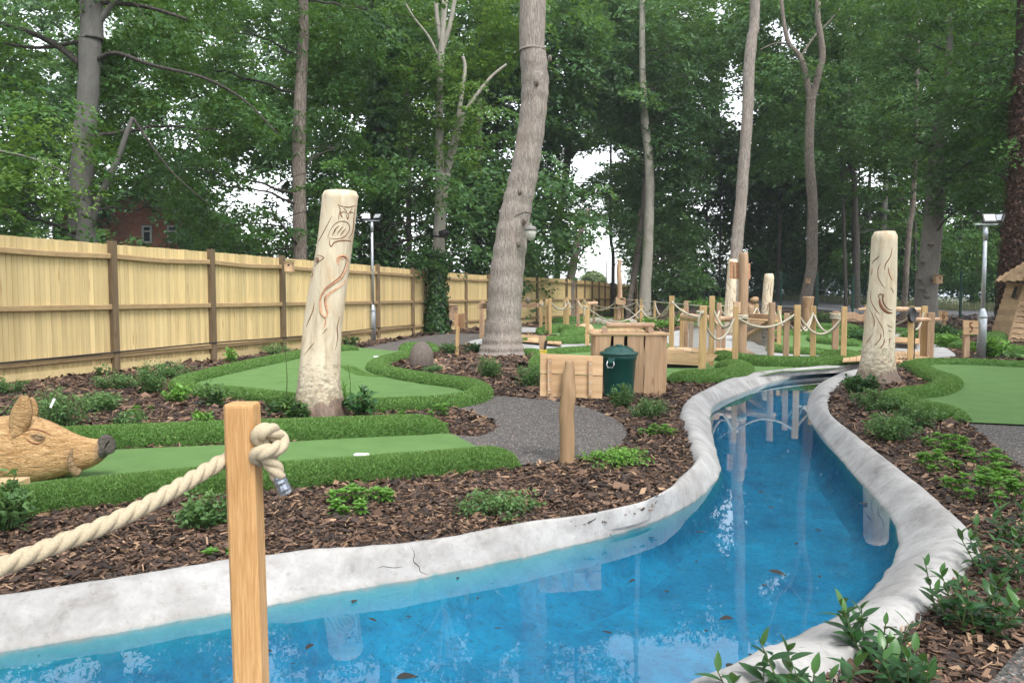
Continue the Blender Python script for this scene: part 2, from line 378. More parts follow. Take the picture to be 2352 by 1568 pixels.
nt.links.new(ramp(nt, sp.outputs[0], [(0, (.026, .026, .025)), (.4, (.056, .055, .052)), (.75, (.115, .111, .104)), (.9, (.17, .10, .08)), (1, (.31, .30, .28))]), b.inputs['Base Color']); b.inputs['Roughness'].default_value = .9; bump(nt, b, vo.outputs['Distance'], .6, .008)
M['asphalt'] = plain('asphalt', (.10, .10, .11), .9, n=(8, .2))
M['fence_board'] = wood('fence_board', (.50, .375, .175), (.61, .48, .25), 'Z', 13, True, .8, .3, True, .28)
M['fence_post'] = wood('fence_post', (.10, .068, .036), (.19, .13, .07), 'Z', 22, True, .85, .4, True, .3)
M['fence_rail'] = wood('fence_rail', (.26, .175, .085), (.37, .26, .13), 'Y', 22, True, .8, .3, True, .2)
M['newpost'] = wood('golden_post', (.40, .20, .065), (.62, .37, .16), 'Z', 120, False, .6, .35, True, .1, .5)
M['post'] = wood('rope_post_wood', (.32, .20, .085), (.48, .325, .155), 'Z', 30, True, .7, .3, True, .3)
M['pinkpost'] = wood('larch_wood', (.25, .155, .088), (.40, .265, .165), 'Z', 30, True, .7, .3, True, .25)
M['plank'] = wood('sawn_plank', (.37, .225, .12), (.54, .36, .215), 'Z', 30, True, .75, .3, True, .2)
M['plankx'] = wood('sawn_plank_level', (.39, .24, .12), (.56, .38, .22), 'X', 30, True, .75, .3, True, .2)
M['log'] = wood('peeled_log', (.36, .22, .13), (.52, .355, .235), 'Z', 14, True, .7, .4, True, .2)
M['roundpost'] = wood('round_post', (.23, .14, .07), (.40, .26, .145), 'Z', 16, True, .6, .4, True, .1)
M['redboard'] = wood('red_board', (.36, .17, .09), (.48, .26, .15), 'X', 24, True, .7, .3, True, .1)
M['shingle'] = wood('hut_shingle', (.27, .17, .09), (.45, .31, .18), 'X', 18, True, .8, .4, True, .35)
M['metal'] = plain('galvanised_steel', (.42, .45, .48), .42, .7, n=(14, .15))
M['chrome'] = plain('bright_handle', (.8, .8, .8), .25, 1.0)
M['black'] = plain('black_plastic', (.012, .012, .014), .4)
M['white'] = plain('white_plastic', (.8, .8, .8), .5)
M['glass'] = plain('lamp_glass', (.55, .57, .6), .15, .3)
M['bin'] = plain('bin_green', (.005, .060, .048), .38)
M['rope'] = plain('rope_fibre', (.43, .36, .25), .95, n=(220, .18))
M['ropeg'] = plain('bridge_rope_fibre', (.42, .38, .30), .95, n=(160, .15))
M['tape'] = plain('silver_tape', (.30, .33, .38), .3, .8, n=(60, .25))
M['fencegreen'] = plain('green_wire', (.005, .05, .03), .6)
M['wire'] = plain('galvanised_wire', (.35, .34, .32), .5, .5)
M['stone'] = plain('pale_stone', (.34, .31, .25), .9, n=(7, .3))
M['void'] = plain('painted_shade_void', (.02, .017, .014), 1)  # near-black colour standing in for the shade inside gaps and openings
M['brickdark'] = plain('mortar', (.30, .22, .19), .95)
m, nt, b = mat('house_brick'); M['brick'] = m; nt.links.new(ramp(nt, tone(nt), [(0, (.42, .15, .105)), (1, (.60, .28, .20))]), b.inputs['Base Color']); b.inputs['Roughness'].default_value = .9
M['roof'] = plain('roof_tile', (.10, .085, .08), .9, n=(4, .3))
M['window'] = plain('window_glass', (.03, .04, .045), .08)
M['stem'] = plain('plant_stem', (.07, .10, .03), .8)
M['carve'] = plain('carved_groove', (.17, .065, .03), .95, n=(40, .4))
M['carvelight'] = plain('scorched_groove', (.50, .27, .16), .9, n=(25, .35))
# totem wood: pale with grey dirt low down, orange stains
def totem_mat(name, hgt):
    m, nt, b = mat(name); v = mapped(nt, (1, 1, .25)); n = noise(nt, v, 9, 8, .65, .5)
    col = ramp(nt, n, [(.28, (.37, .29, .19)), (.45, (.54, .46, .335)), (.7, (.68, .60, .455))])
    n2 = noise(nt, mapped(nt, (1, 1, .6)), 3.5, 6, .7)
    col = mixc(nt, math_(nt, 'MULTIPLY', math_(nt, 'SUBTRACT', n2, .52, True), 3.0, True), col, (.56, .34, .16))
    tc = nd(nt, 'ShaderNodeTexCoord'); sx = nd(nt, 'ShaderNodeSeparateXYZ'); nt.links.new(tc.outputs['Object'], sx.inputs[0])
    n3 = noise(nt, mapped(nt, (1, 1, 1.8)), 14, 6, .75)
    low = math_(nt, 'SUBTRACT', 1.0, math_(nt, 'DIVIDE', sx.outputs[2], hgt * .42), True)
    d = math_(nt, 'MULTIPLY', math_(nt, 'SUBTRACT', math_(nt, 'ADD', math_(nt, 'MULTIPLY', low, .42), n3), .68, True), 5.0, True)
    col = mixc(nt, math_(nt, 'MULTIPLY', d, .8), col, (.13, .11, .07))
    brk = math_(nt, 'ADD', sx.outputs[2], math_(nt, 'MULTIPLY', noise(nt, mapped(nt, (1, 1, .3)), 7, 4), -.36))
    bk = ramp(nt, brk, [(.0, (1, 1, 1)), (.03, (0, 0, 0))])
    bn = noise(nt, mapped(nt, (1, 1, .4)), 30, 6, .7)
    col = mixc(nt, bk, col, ramp(nt, bn, [(.3, (.06, .045, .035)), (.7, (.26, .18, .13))]))
    nt.links.new(col, b.inputs['Base Color']); b.inputs['Roughness'].default_value = .7; bump(nt, b, mixc(nt, .5, n, n3), .5, .012); return m
M['totem'] = totem_mat('totem_wood', 2.6)
m, nt, b = mat('boar_wood'); M['boar'] = m
v = mapped(nt, (.35, 1, 1.3), rot=(0, R(28), 0)); n = noise(nt, v, 34, 5, .6, 1.2); n2 = noise(nt, mapped(nt, (1, 1, 1)), 5, 4)
sxx = nd(nt, 'ShaderNodeAttribute', attribute_name='tone')
c = ramp(nt, n, [(.3, (.30, .155, .055)), (.5, (.50, .30, .13)), (.72, (.62, .41, .21))])
c = mixc(nt, sxx.outputs['Fac'], c, (.10, .085, .07)); nt.links.new(c, b.inputs['Base Color']); b.inputs['Roughness'].default_value = .75; bump(nt, b, n, 1.0, .04)
m, nt, b = mat('hedgehog_wood'); M['hump'] = m
v = mapped(nt, (1, 1, .25)); n = noise(nt, v, 45, 5, .7, 1.5); nt.links.new(ramp(nt, n, [(.3, (.05, .04, .034)), (.7, (.23, .185, .155))]), b.inputs['Base Color']); b.inputs['Roughness'].default_value = .8; bump(nt, b, n, 1.0, .03)
M['bark_big'] = bark('bark_furrowed', (.13, .108, .093), (.325, .285, .25), .07, 34, .55, .025, (.30, .23, .19))
M['bark_grey'] = bark('bark_beech', (.07, .066, .06), (.125, .12, .11), .5, 8, .25, .01, (.12, .12, .095), False)
M['bark_pale'] = bark('bark_pale', (.20, .18, .15), (.34, .32, .27), .4, 9, .35, .015, (.16, .15, .11), False)
M['bark_spot'] = bark('bark_spotted', (.10, .09, .078), (.215, .195, .17), .5, 10, .5, .02, (.09, .085, .06), False)
M['bark_mid'] = bark('bark_mid', (.10, .08, .065), (.24, .20, .165), .15, 20, .9, .03)
M['bark_dark'] = bark('bark_dark', (.02, .017, .014), (.055, .047, .038), .2, 14, .8, .03)
M['bark_red'] = bark('bark_ivy_dead', (.02, .012, .009), (.07, .04, .028), .6, 22, 1, .05)
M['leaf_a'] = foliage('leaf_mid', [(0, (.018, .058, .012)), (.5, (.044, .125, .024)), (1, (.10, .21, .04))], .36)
M['leaf_b'] = foliage('leaf_blue', [(0, (.024, .068, .022)), (.5, (.06, .148, .045)), (1, (.125, .24, .072))], .4)
M['leaf_c'] = foliage('leaf_yellow', [(0, (.045, .10, .02)), (.5, (.095, .19, .034)), (1, (.17, .28, .055))], .45)
M['leaf_d'] = foliage('leaf_dark', [(0, (.018, .052, .015)), (.5, (.042, .112, .028)), (1, (.09, .19, .045))], .36)
M['leaf_pale'] = foliage('leaf_pale', [(0, (.14, .20, .08)), (1, (.30, .36, .18))], .4)
M['p_dark'] = foliage('shrub_dark', [(0, (.014, .05, .016)), (.6, (.03, .095, .027)), (1, (.065, .155, .04))], .2, .3)
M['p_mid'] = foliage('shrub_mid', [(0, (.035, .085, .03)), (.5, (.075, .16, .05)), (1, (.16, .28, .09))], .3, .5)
M['p_bright'] = foliage('shrub_bright', [(0, (.06, .16, .025)), (.5, (.12, .28, .045)), (1, (.22, .42, .08))], .35, .45)
M['ivy'] = foliage('ivy_leaf', [(0, (.012, .04, .012)), (.5, (.03, .085, .022)), (1, (.09, .17, .04))], .2, .35)
M['weed'] = foliage('road_weeds', [(0, (.05, .07, .03)), (.5, (.10, .12, .05)), (1, (.2, .18, .1))], .3, .6)
M['debris'] = plain('wet_leaf', (.012, .010, .008), .6)

# ================================================================== RIVER OUTLINE
WZ = -.10
pairs = [((-9, .6), (-9, 1.0), 1), ((-5, 2.05), (-5, 2.42), 1), ((-3.6, 2.6), (-3.7, 2.92), 1), ((0, 1497), (0, 1369)), ((400, 1427), (400, 1308)),
 ((560, 1402), (560, 1285)), ((740, 1364), (740, 1269)), ((975, 1325), (930, 1257)), ((1250, 1268), (1200, 1212)), ((1460, 1213), (1400, 1180)),
 ((1580, 1160), (1500, 1152)), ((1635, 1115), (1555, 1105)), ((1655, 1078), (1594, 1062)), ((1647, 1040), (1585, 1025)), ((1637, 1000), (1575, 985)),
 ((1632, 955), (1563, 953)), ((1645, 928), (1572, 925)), ((1700, 905), (1610, 900)), ((1780, 876), (1690, 866)), ((1860, 860), (1800, 852)), ((1925, 853), (1885, 845)), ((1962, 848), (1945, 842)), ((1992, 842), (1990, 836)), ((2025, 836), (2025, 829)),
 ((2035, 840), (2050, 838)), ((2000, 848), (2012, 852)), ((1960, 853), (1968, 860)), ((1910, 866), (1935, 874)), ((1878, 885), (1915, 895)), ((1857, 915), (1903, 925)), ((1856, 955), (1915, 960)), ((1890, 1003), (1975, 1008)),
 ((1940, 1065), (2060, 1073)), ((1990, 1122), (2140, 1137)), ((2035, 1172), (2205, 1195)), ((2061, 1228), (2246, 1245)), ((2050, 1290), (2225, 1295)), ((2005, 1352), (2140, 1385)),
 ((1940, 1402), (2030, 1470)), ((1850, 1448), (1930, 1530)), ((1730, 1505), (1800, 1580)), ((1590, 1570), (1650, 1640)), ((1350, 1640), (1400, 1740)),
 ((-2, 1.75), (-2, 1.42), 1), ((-5, .95), (-5, .65), 1), ((-9, -.6), (-9, -.95), 1)]
inn, out = [], []
for q in pairs:
    if len(q) == 3: inn.append(q[0]); out.append(q[1])
    else: inn.append(onz(*q[0], WZ)[:2]); out.append(onz(*q[1], .04)[:2])
inn, out = np.array(inn), np.array(out)
SUB = 10
I_, O_ = cr(inn, SUB), cr(out, SUB)
jag = np.random.default_rng(3).normal(size=len(O_)); jag = np.convolve(jag, np.ones(3) / 3, 'same')
dd = I_ - O_; L_ = np.linalg.norm(dd, axis=1, keepdims=True); dn = dd / L_
O_ = O_ - dn * jag[:, None] * .012
river_poly = O_.copy(); water_poly = I_ - dn * .03
g = G()
prof = [(-.10, -.06), (0, .02), (.10, .062), (.25, .075), (.42, .06), (.6, .022), (.78, -.03), (.92, -.078), (1, WZ), (1, -.135), (1.0, -.185), (1.0, -.24), (1.0, -.295), (1, -.345), (1, -.38), (1.0, -.405)]
ext = [0, 0, 0, 0, 0, 0, 0, 0, 0, .035, .10, .20, .34, .54, .78, 1.1]
W0 = np.linalg.norm(I_[:, None] - I_[None], axis=2); ii = np.arange(len(I_)); W0[np.abs(ii[:, None] - ii[None]) < 22] = 9; WIDE = np.minimum(W0.min(1), 2.2); WIDE = np.convolve(np.pad(WIDE, 20, 'edge'), np.ones(41) / 41, 'valid')
rows = []
n = len(I_); s_ = np.arange(n); rr = np.random.default_rng(5)
lump = sum(a * np.sin(s_ * w + p) for a, w, p in ((.5, .11, 1), (.35, .31, 2), (.25, .57, .5)))
for (t, z), e in zip(prof, ext):
    P = O_ + dd * t + dn * (WIDE[:, None] * .42 * (e / 1.1))
    zn = z + (.016 * lump * math.sin(math.pi * min(max(t, 0), 1)) if 0 <= t <= 1 and e == 0 else 0)
    rows.append(np.column_stack([P, np.broadcast_to(zn, (n,))]))
V = np.concatenate(rows); m_ = len(rows)
i, j = np.meshgrid(np.arange(m_ - 1), np.arange(n - 1), indexing='ij'); i = i.ravel(); j = j.ravel()
g.add(V, np.stack([i * n + j, (i + 1) * n + j, (i + 1) * n + j + 1, i * n + j + 1], 1)[:, ::-1])
RIMG = g; bank = g.build('stream_bank', M['rim'], smooth=True, kind='structure')
g = cdt_sheet(river_poly, -.40); g.build('stream_bed', M['rim'], kind='structure')
g = cdt_sheet(water_poly, WZ); g.build('stream_water', M['water'], kind='structure')

# ================================================================== GROUND
pts = []
def grid(x0, x1, y0, y1, s):
    X, Y = np.meshgrid(np.arange(x0, x1, s), np.arange(y0, y1, s)); X = X + rng.uniform(-.2, .2, X.shape) * s; return np.column_stack([X.ravel(), Y.ravel()])
A = grid(-8, 9, .5, 15, .3); B = grid(-34, 44, -12, 78, 1.3); B = B[~((B[:, 0] > -8) & (B[:, 0] < 9) & (B[:, 1] > .5) & (B[:, 1] < 15))]
P_ = np.concatenate([A, B]); P_ = P_[~inpoly(P_[:, 0], P_[:, 1], river_poly)]
local = [(-35, -13), (45, -13), (45, 79), (-35, 79)]
g = cdt_sheet(local, 0, pts=P_, hole=river_poly, zfun=lambda x, y: H(x, y) - .0)
g.build('mulch_ground', M['soil'], smooth=True, kind='structure')
# land beyond, out to the horizon
g = G(); ring0 = []
ang = np.linspace(0, 2 * math.pi, 73)[:-1]
C0 = np.array([5, 33])
def onrect(a):
    d = np.array([math.cos(a), math.sin(a)]); t = min((39 / abs(d[0])) if abs(d[0]) > 1e-6 else 1e9, (45 / abs(d[1])) if abs(d[1]) > 1e-6 else 1e9); return C0 + d * t
rows = []
for k, rad in enumerate([0, 30, 90, 260, 800, 3500]):
    for a in ang:
        p = onrect(a); q = p + np.array([math.cos(a), math.sin(a)]) * rad
        rows.append([q[0], q[1], (float(H(q[0], q[1])) - .03) if k == 0 else (float(H(p[0], p[1])) * .9 - .03)])
V = np.array(rows); n = 72
i, j = np.meshgrid(np.arange(5), np.arange(n), indexing='ij'); i = i.ravel(); j = j.ravel(); j2 = (j + 1) % n
g.add(V, np.stack([i * n + j, (i + 1) * n + j, (i + 1) * n + j2, i * n + j2], 1)); g.build('ground', M['meadow'], kind='structure')
# road
g = G(); pr = np.linspace(1440, 3300, 60); ry, rz = road_at(pr); xs = (pr - 1176) / 1764
near = np.column_stack([xs * ry, ry, H(xs * ry, ry) + .03]); fr_ = np.column_stack([xs * (ry + 9), ry + 9, H(xs * (ry + 9), ry + 9) + .05])
n = 60; j = np.arange(n - 1); g.add(np.concatenate([near, fr_]), np.stack([j, j + 1, n + j + 1, n + j], 1)); g.build('road', M['asphalt'], kind='structure')
g = G()
for q in (near, fr_):
    sweep(g, q + [0, 0, .0], chamf(.12, .12, .02), 1.0)
g.build('road_kerb', M['asphalt'], kind='structure')

# ================================================================== PATHS AND GREENS
blocked = [river_poly]
def W2(pl, z=.0): return np.array([onH(*p)[:2] for p in pl])
def flat(name, pl, m, z, sm=5, pre=None):
    P = W2(pl) if pre is None else pre
    if sm: P = cr(P, sm, True)
    g = cdt_sheet(P, z, pts=None, zfun=H); o = g.build(name, M[m], kind='structure'); blocked.append(P); return o
# rubber crumb paths
flat('rubber_path', [(1040, 935), (1110, 912), (1200, 915), (1290, 925), (1370, 945), (1425, 972), (1440, 1005), (1410, 1035), (1340, 1055), (1280, 1062), (1200, 1070), (1130, 1060), (1085, 1030), (1030, 1003), (1100, 1003), (1140, 985), (1125, 965), (1070, 945)], 'path', .012, 4)
flat('rubber_path', [(2222, 974), (2330, 980), (2600, 990), (2900, 1150), (3000, 1700), (2300, 1800), (2190, 1640), (2290, 1555), (2352, 1480), (2405, 1410), (2440, 1300), (2430, 1190), (2375, 1100), (2300, 1040)], 'path', .012, 0)
flat('rubber_path', [(815, 808), (880, 790), (960, 776), (1020, 768), (1110, 768), (1195, 772), (1195, 786), (1120, 788), (1060, 795), (990, 802), (900, 812)], 'path', .012, 3)
# artificial grass lanes
flat('putting_green', [(-500, 1075), (0, 1058), (250, 1040), (650, 1022), (1000, 1000), (1040, 1003), (1095, 1032), (1165, 1062), (1130, 1078), (950, 1088), (700, 1108), (400, 1130), (0, 1168), (-500, 1230)], 'green', .03, 0)
flat('putting_green', [(400, 890), (470, 868), (560, 845), (650, 825), (700, 806), (823, 800), (905, 808), (975, 805), (1000, 812), (920, 822), (868, 838), (865, 852), (930, 868), (1000, 880), (1070, 890), (1100, 912), (1040, 930), (950, 938), (800, 938), (660, 918), (540, 905), (440, 900)], 'green', .03, 0)
flat('putting_green', [(2098, 839), (2140, 836), (2352, 841), (2600, 846), (2700, 990), (2352, 981), (2222, 975), (2157, 958), (2087, 941), (2045, 920), (2070, 913), (2140, 909), (2175, 885), (2126, 867)], 'green', .03, 0)
flat('putting_green', [(1215, 800), (1300, 792), (1560, 775), (1700, 800), (1950, 822), (1955, 846), (1800, 858), (1690, 876), (1600, 884), (1530, 880), (1380, 862), (1240, 850)], 'green', .03, 0)
flat('putting_green', [(1800, 768), (1900, 762), (1990, 768), (2010, 800), (1960, 815), (1890, 822), (1800, 812), (1770, 795)], 'green', .03, 0)
flat('putting_green', [(1250, 745), (1330, 738), (1450, 742), (1480, 755), (1400, 775), (1300, 775), (1240, 765)], 'green', .03, 0)
flat('putting_green', [(2240, 800), (2350, 795), (2600, 800), (2600, 830), (2250, 822)], 'green', .03, 0)
# pale concrete aprons of the further stream
flat('concrete_apron', [(1075, 788), (1110, 780), (1180, 778), (1290, 776), (1380, 785), (1372, 800), (1300, 800), (1230, 806), (1180, 800), (1100, 796)], 'concrete', .036, 3)
flat('concrete_apron', [(1190, 752), (1260, 756), (1255, 766), (1190, 765)], 'concrete', .036, 0)
flat('concrete_apron', [(1525, 772), (1560, 760), (1640, 757), (1700, 775), (1760, 800), (1850, 815), (1960, 822), (1940, 832), (1820, 828), (1700, 822), (1600, 810), (1540, 795)], 'concrete', .036, 3)
flat('concrete_apron', [(2040, 772), (2100, 770), (2150, 790), (2192, 815), (2185, 826), (2110, 828), (2050, 820), (2030, 795)], 'concrete', .036, 3)

def kerb(pl, w, h, dens, closed=False, taper=(1, 1), ws=None, bl=.023, nm='turf_kerb', world=False):
    P = cr(np.array(pl) if world else W2(pl), 8, closed)
    if closed: P = np.vstack([P, P[:1]])
    P = resample(P, .05 if P[:, 1].mean() < 9 else .12); n = len(P)
    L = np.concatenate([[0], np.cumsum(np.linalg.norm(np.diff(P, axis=0), axis=1))])
    Wd = np.full(n, w)
    if ws is not None: Wd = np.interp(L / L[-1], np.linspace(0, 1, len(ws)), ws) * w
    rn = np.random.default_rng(n); wob = np.convolve(rn.normal(size=n + 20), np.ones(21) / 21, 'valid')[:n] * .12
    Wd = Wd * (1 + wob)
    Hh = h * (1 + .5 * wob)
    if not closed:
        for k, s_ in ((0, L), (1, L[-1] - L)):
            if taper[k]:
                t = np.clip(s_ / (w * 1.1), 0, 1); q = np.sqrt(np.clip(1 - (1 - t) ** 2, 0, 1)); Hh = Hh * np.maximum(q, .05); Wd = Wd * np.maximum(q, .2)
    T = np.gradient(P, axis=0); T /= np.linalg.norm(T, axis=1, keepdims=True); N = np.column_stack([-T[:, 1], T[:, 0]])
    k = 11; a = np.linspace(0, math.pi, k); cx = np.sign(np.cos(a)) * np.abs(np.cos(a)) ** .75; cz = np.abs(np.sin(a)) ** .6
    V = np.zeros((n, k, 3)); base = H(P[:, 0], P[:, 1])
    V[:, :, :2] = P[:, None] + N[:, None] * (cx[None, :, None] * Wd[:, None, None] / 2); V[:, :, 2] = base[:, None] + cz[None] * Hh[:, None] + .0
    i, j = np.meshgrid(np.arange(n - 1), np.arange(k - 1), indexing='ij'); i = i.ravel(); j = j.ravel()
    F_ = np.stack([i * k + j, i * k + j + 1, (i + 1) * k + j + 1, (i + 1) * k + j], 1)
    g = G(); Vf = V.reshape(-1, 3); g.add(Vf, [F_[:, ::-1], list(range(k)), list(range((n - 1) * k, n * k))], .3)
    ob = g.build(nm, M['pile_base'], smooth=True, kind='structure')
    # pile: tufts of blades all over the hump
    a_, b_, c_, d_ = (Vf[F_[:, q]] for q in range(4)); nrm = np.cross(c_ - a_, b_ - d_); ar = np.linalg.norm(nrm, axis=1) / 2; nrm /= np.maximum(2 * ar[:, None], 1e-9)
    if nrm[:, 2].mean() < 0: nrm = -nrm
    tot = int(ar.sum() * dens); 
    if tot:
        idx = rn.choice(len(F_), tot, p=ar / ar.sum()); u, v = rn.random((2, tot, 1))
        p = (a_[idx] * (1 - u) + d_[idx] * u) * (1 - v) + (b_[idx] * (1 - u) + c_[idx] * u) * v
        dr = nrm[idx] * .8 + rn.normal(size=(tot, 3)) * .5 + np.array([0, 0, .35]); dr /= np.linalg.norm(dr, axis=1, keepdims=True)
        sd_ = np.cross(dr, rn.normal(size=(tot, 3))); sd_ /= np.linalg.norm(sd_, axis=1, keepdims=True)
        dist = max(P[:, 1].mean(), 3); bw = .0009 * dist ** .9; ln = bl * rn.uniform(.6, 1.25, (tot, 1))
        tn = np.clip(rn.normal(.5, .22, tot) + .15 * (rn.random(tot) > .93), 0, 1)
        Vb = np.stack([p - sd_ * bw, p + sd_ * bw, p + dr * ln], 1).reshape(-1, 3)
        gb = G(); gb.add(Vb, np.arange(tot * 3).reshape(-1, 3), np.repeat(tn, 3)); gb.build('turf_pile', M['pile'], parent=ob, kind='stuff')
    kerbs.append((P, w / 2)); return ob
kerbs = []
kerb([(-400, 1215), (0, 1187), (150, 1165), (400, 1137), (700, 1113), (950, 1092), (1100, 1078), (1192, 1070)], .27, .17, 22000, taper=(0, 1))
kerb([(-500, 1052), (0, 1040), (200, 1031), (450, 1020), (700, 1010), (900, 1001), (1030, 996)], .34, .20, 13000, taper=(0, 1))
kerb([(826, 806), (740, 811), (650, 830), (560, 850), (470, 872), (412, 892), (440, 908), (540, 916), (660, 930), (800, 944), (950, 942), (1050, 934), (1105, 914), (1075, 895), (1000, 884), (930, 872), (872, 856), (876, 840), (920, 826), (985, 812)], .34, .16, 5500, ws=[1, 1, 1.1, 1.1, .85, .8, .8, .8, .9, 1.2, 1.2, 1.3, 1.2, 1])
kerb([(925, 808), (960, 803), (1000, 808)], .5, .2, 2500)
kerb([(790, 842), (830, 862), (880, 868), (925, 866)], .3, .03, 4500, taper=(1, 0))
kerb([(2058, 846), (2100, 850), (2140, 872), (2176, 888), (2150, 908), (2085, 918), (2055, 926), (2090, 944), (2160, 962), (2232, 973)], .34, .16, 5500, ws=[1.2, .9, 1, 1.3, 1.1, 1, .9, 1, 1])
kerb([(2098, 845), (2133, 838), (2250, 840), (2352, 845), (2600, 848)], .42, .13, 3000, taper=(1, 0))
kerb([(1205, 812), (1240, 818), (1300, 812), (1362, 808), (1420, 804)], .4, .15, 3000, taper=(1, 0))
kerb([(1262, 822), (1240, 836), (1246, 858), (1300, 872), (1380, 880)], .42, .2, 3500)
kerb([(1525, 878), (1600, 880), (1670, 874), (1702, 862), (1690, 852), (1645, 846)], .46, .21, 4800)
kerb([(1645, 825), (1700, 837), (1780, 844), (1880, 845), (1940, 841), (1958, 833), (1925, 826), (1890, 829)], .46, .22, 4500)
kerb([(1240, 790), (1300, 792), (1380, 789), (1500, 788)], .5, .26, 1500)
kerb([(1770, 806), (1800, 813), (1860, 817), (1918, 818)], .45, .19, 2200)
kerb([(1770, 772), (1850, 770), (1950, 770), (2000, 772)], .5, .22, 1500)
kerb([(1830, 756), (1900, 757), (1980, 758)], .5, .25, 900)
kerb([(1890, 774), (1872, 782), (1900, 791), (1990, 799)], .5, .2, 1500)
kerb([(2180, 800), (2240, 806), (2300, 812), (2352, 815), (2500, 820)], .45, .22, 1800, taper=(1, 0))
kerb([(2270, 790), (2300, 782), (2335, 786)], .7, .3, 1500)
kerb([(2010, 762), (2100, 766), (2180, 770), (2260, 773)], .5, .2, 800)
kerb([(2060, 778), (2140, 780), (2200, 786)], .5, .2, 800)
kerb([(1270, 742), (1340, 736), (1420, 742), (1440, 752)], .6, .25, 500)
kerb([(1245, 768), (1280, 762), (1330, 770), (1300, 778)], .8, .3, 800)
kerb([(1490, 750), (1600, 752), (1700, 750), (1800, 750)], .6, .22, 400)
# short bright pile on the flats near the water's lip
flat('turf_apron', [(1700, 868), (1780, 860), (1830, 852), (1800, 846), (1720, 850)], 'green', .04, 3)

# ================================================================== BARK MULCH
def ok_mulch(x, y, pad=0.0):
    k = np.ones(len(x), bool)
    for pl in blocked: k &= ~inpoly(x, y, pl)
    for P, w in kerbs:
        Q = P[::3]; a = Q[:-1]; d = Q[1:] - a; ll = (d ** 2).sum(1)
        bb = (x > Q[:, 0].min() - w) & (x < Q[:, 0].max() + w) & (y > Q[:, 1].min() - w) & (y < Q[:, 1].max() + w) & k
        ix = np.nonzero(bb)[0]
        if len(ix):
            p = np.stack([x[ix], y[ix]], 1)[:, None] - a[None]; t = np.clip((p * d[None]).sum(2) / ll, 0, 1); D = np.linalg.norm(p - t[..., None] * d[None], axis=2).min(1)
            k[ix[D < w * .92]] = False
    return k
FA = np.array([[-13.3, 6.0], [-7.36, 14.2], [-4.26, 24.4], [-2.0, 33.4], [1.3, 40], [3, 42]])
def chips(g, x0, x1, y0, y1, dens, ls, amp):
    n = int((x1 - x0) * (y1 - y0) * dens); x = rng.uniform(x0, x1, n); y = rng.uniform(y0, y1, n)
    vis = (np.abs(x / np.maximum(y, .5)) < 1.0) | (y < 3); k = vis & ok_mulch(x, y) & (x > np.interp(y, FA[:, 1], FA[:, 0]) + .1); x, y = x[k], y[k]; n = len(x)
    ln = ls * np.exp(rng.normal(0, .45, n)); tn = np.clip(rng.beta(1.6, 3.0, n) * 1.2, 0, 1); sl = rng.random(n) < .34
    wd = ln * np.where(sl, rng.uniform(.10, .2, n), rng.uniform(.3, .75, n)); tn = np.where(sl & (rng.random(n) < .45), rng.uniform(.75, 1, n), tn)
    th = np.minimum(wd * .3, .008 * ls / .05); az = rng.uniform(0, 2 * math.pi, n); pt = rng.normal(0, .22, n); rl = rng.normal(0, .4, n)
    steep = rng.random(n) < .03; pt = np.where(steep, rng.uniform(.3, .7, n), pt); ln = np.minimum(ln, ls * 2)
    ca, sa, cpp, spp = np.cos(az), np.sin(az), np.cos(pt), np.sin(pt)
    X = np.stack([ca * cpp, sa * cpp, spp], 1); Y0 = np.stack([-sa, ca, 0 * az], 1); Z0 = np.cross(X, Y0)
    Y = Y0 * np.cos(rl)[:, None] + Z0 * np.sin(rl)[:, None]; Z = np.cross(X, Y)
    c = np.stack([x, y, H(x, y) + rng.uniform(.0, amp, n) + np.abs(spp) * ln * .3], 1)
    a = X * (ln / 2)[:, None]; b = Y * (wd / 2)[:, None]; t = Z * th[:, None]; sk = rng.uniform(-.4, .4, (n, 1)); bw = rng.uniform(.3, 1, (n, 1)); bw2 = rng.uniform(.3, 1, (n, 1))
    V = np.stack([c - a - b * bw, c + a - b * bw2 + a * sk * .3, c + a + b * bw, c - a + b * bw2 - a * sk * .3,
                  c - a - b * bw - t, c + a - b * bw2 - t, c + a + b * bw - t, c - a + b * bw2 - t], 1)
    o = np.arange(n)[:, None] * 8
    fs = np.concatenate([o + [0, 1, 2, 3], o + [0, 4, 5, 1], o + [2, 6, 7, 3]])
    g.add(V.reshape(-1, 3), fs, np.repeat(tn, 8))
g = G()
chips(g, -4.5, 4.5, 2.2, 5.2, 2900, .034, .035)
chips(g, -6, 7, 5.2, 8, 1650, .041, .035)
chips(g, -9, 10, 8, 14, 520, .06, .04)
chips(g, -14, 16, 14, 24, 110, .11, .05)
chips(g, -14, 30, 24, 42, 16, .18, .06)
g.build('bark_mulch', M['chips'], kind='stuff', label='loose dark brown bark chippings covering the planting beds')

# ================================================================== FENCE
FP = [(-13.6, 6.5)]
d_ = np.array([3.1, 10.2]); d_ /= np.linalg.norm(d_)
P0 = np.array([-7.36, 14.2])
posts = [P0 - d_ * 2.7 * k * np.array([1.0, 1.0]) for k in (3, 2, 1)] + [P0, np.array([-6.5, 16.65]), np.array([-5.76, 19.3]), np.array([-5.0, 21.9]), np.array([-4.26, 24.4]), np.array([-3.57, 27.6]), np.array([-2.8, 30.5]), np.array([-2.0, 33.4]), np.array([-1.1, 35.6]), np.array([-.05, 37.7]), np.array([1.3, 39.9]), np.array([3.0, 42.3])]
c0 = posts[-1]; e_ = np.array([9.0, 64.0])
far = [c0 + (e_ - c0) * k / 8 for k in range(1, 9)]
tail = [np.array([9.6, 62.5]), np.array([9.2, 58]), np.array([8.6, 53.0]), np.array([8.0, 49.5])]
FH = 2.35
fence = thing('timber_fence', (*posts[3], 0), 'long close boarded fence of pale yellow boards with dark brown posts along the left', 'fence')
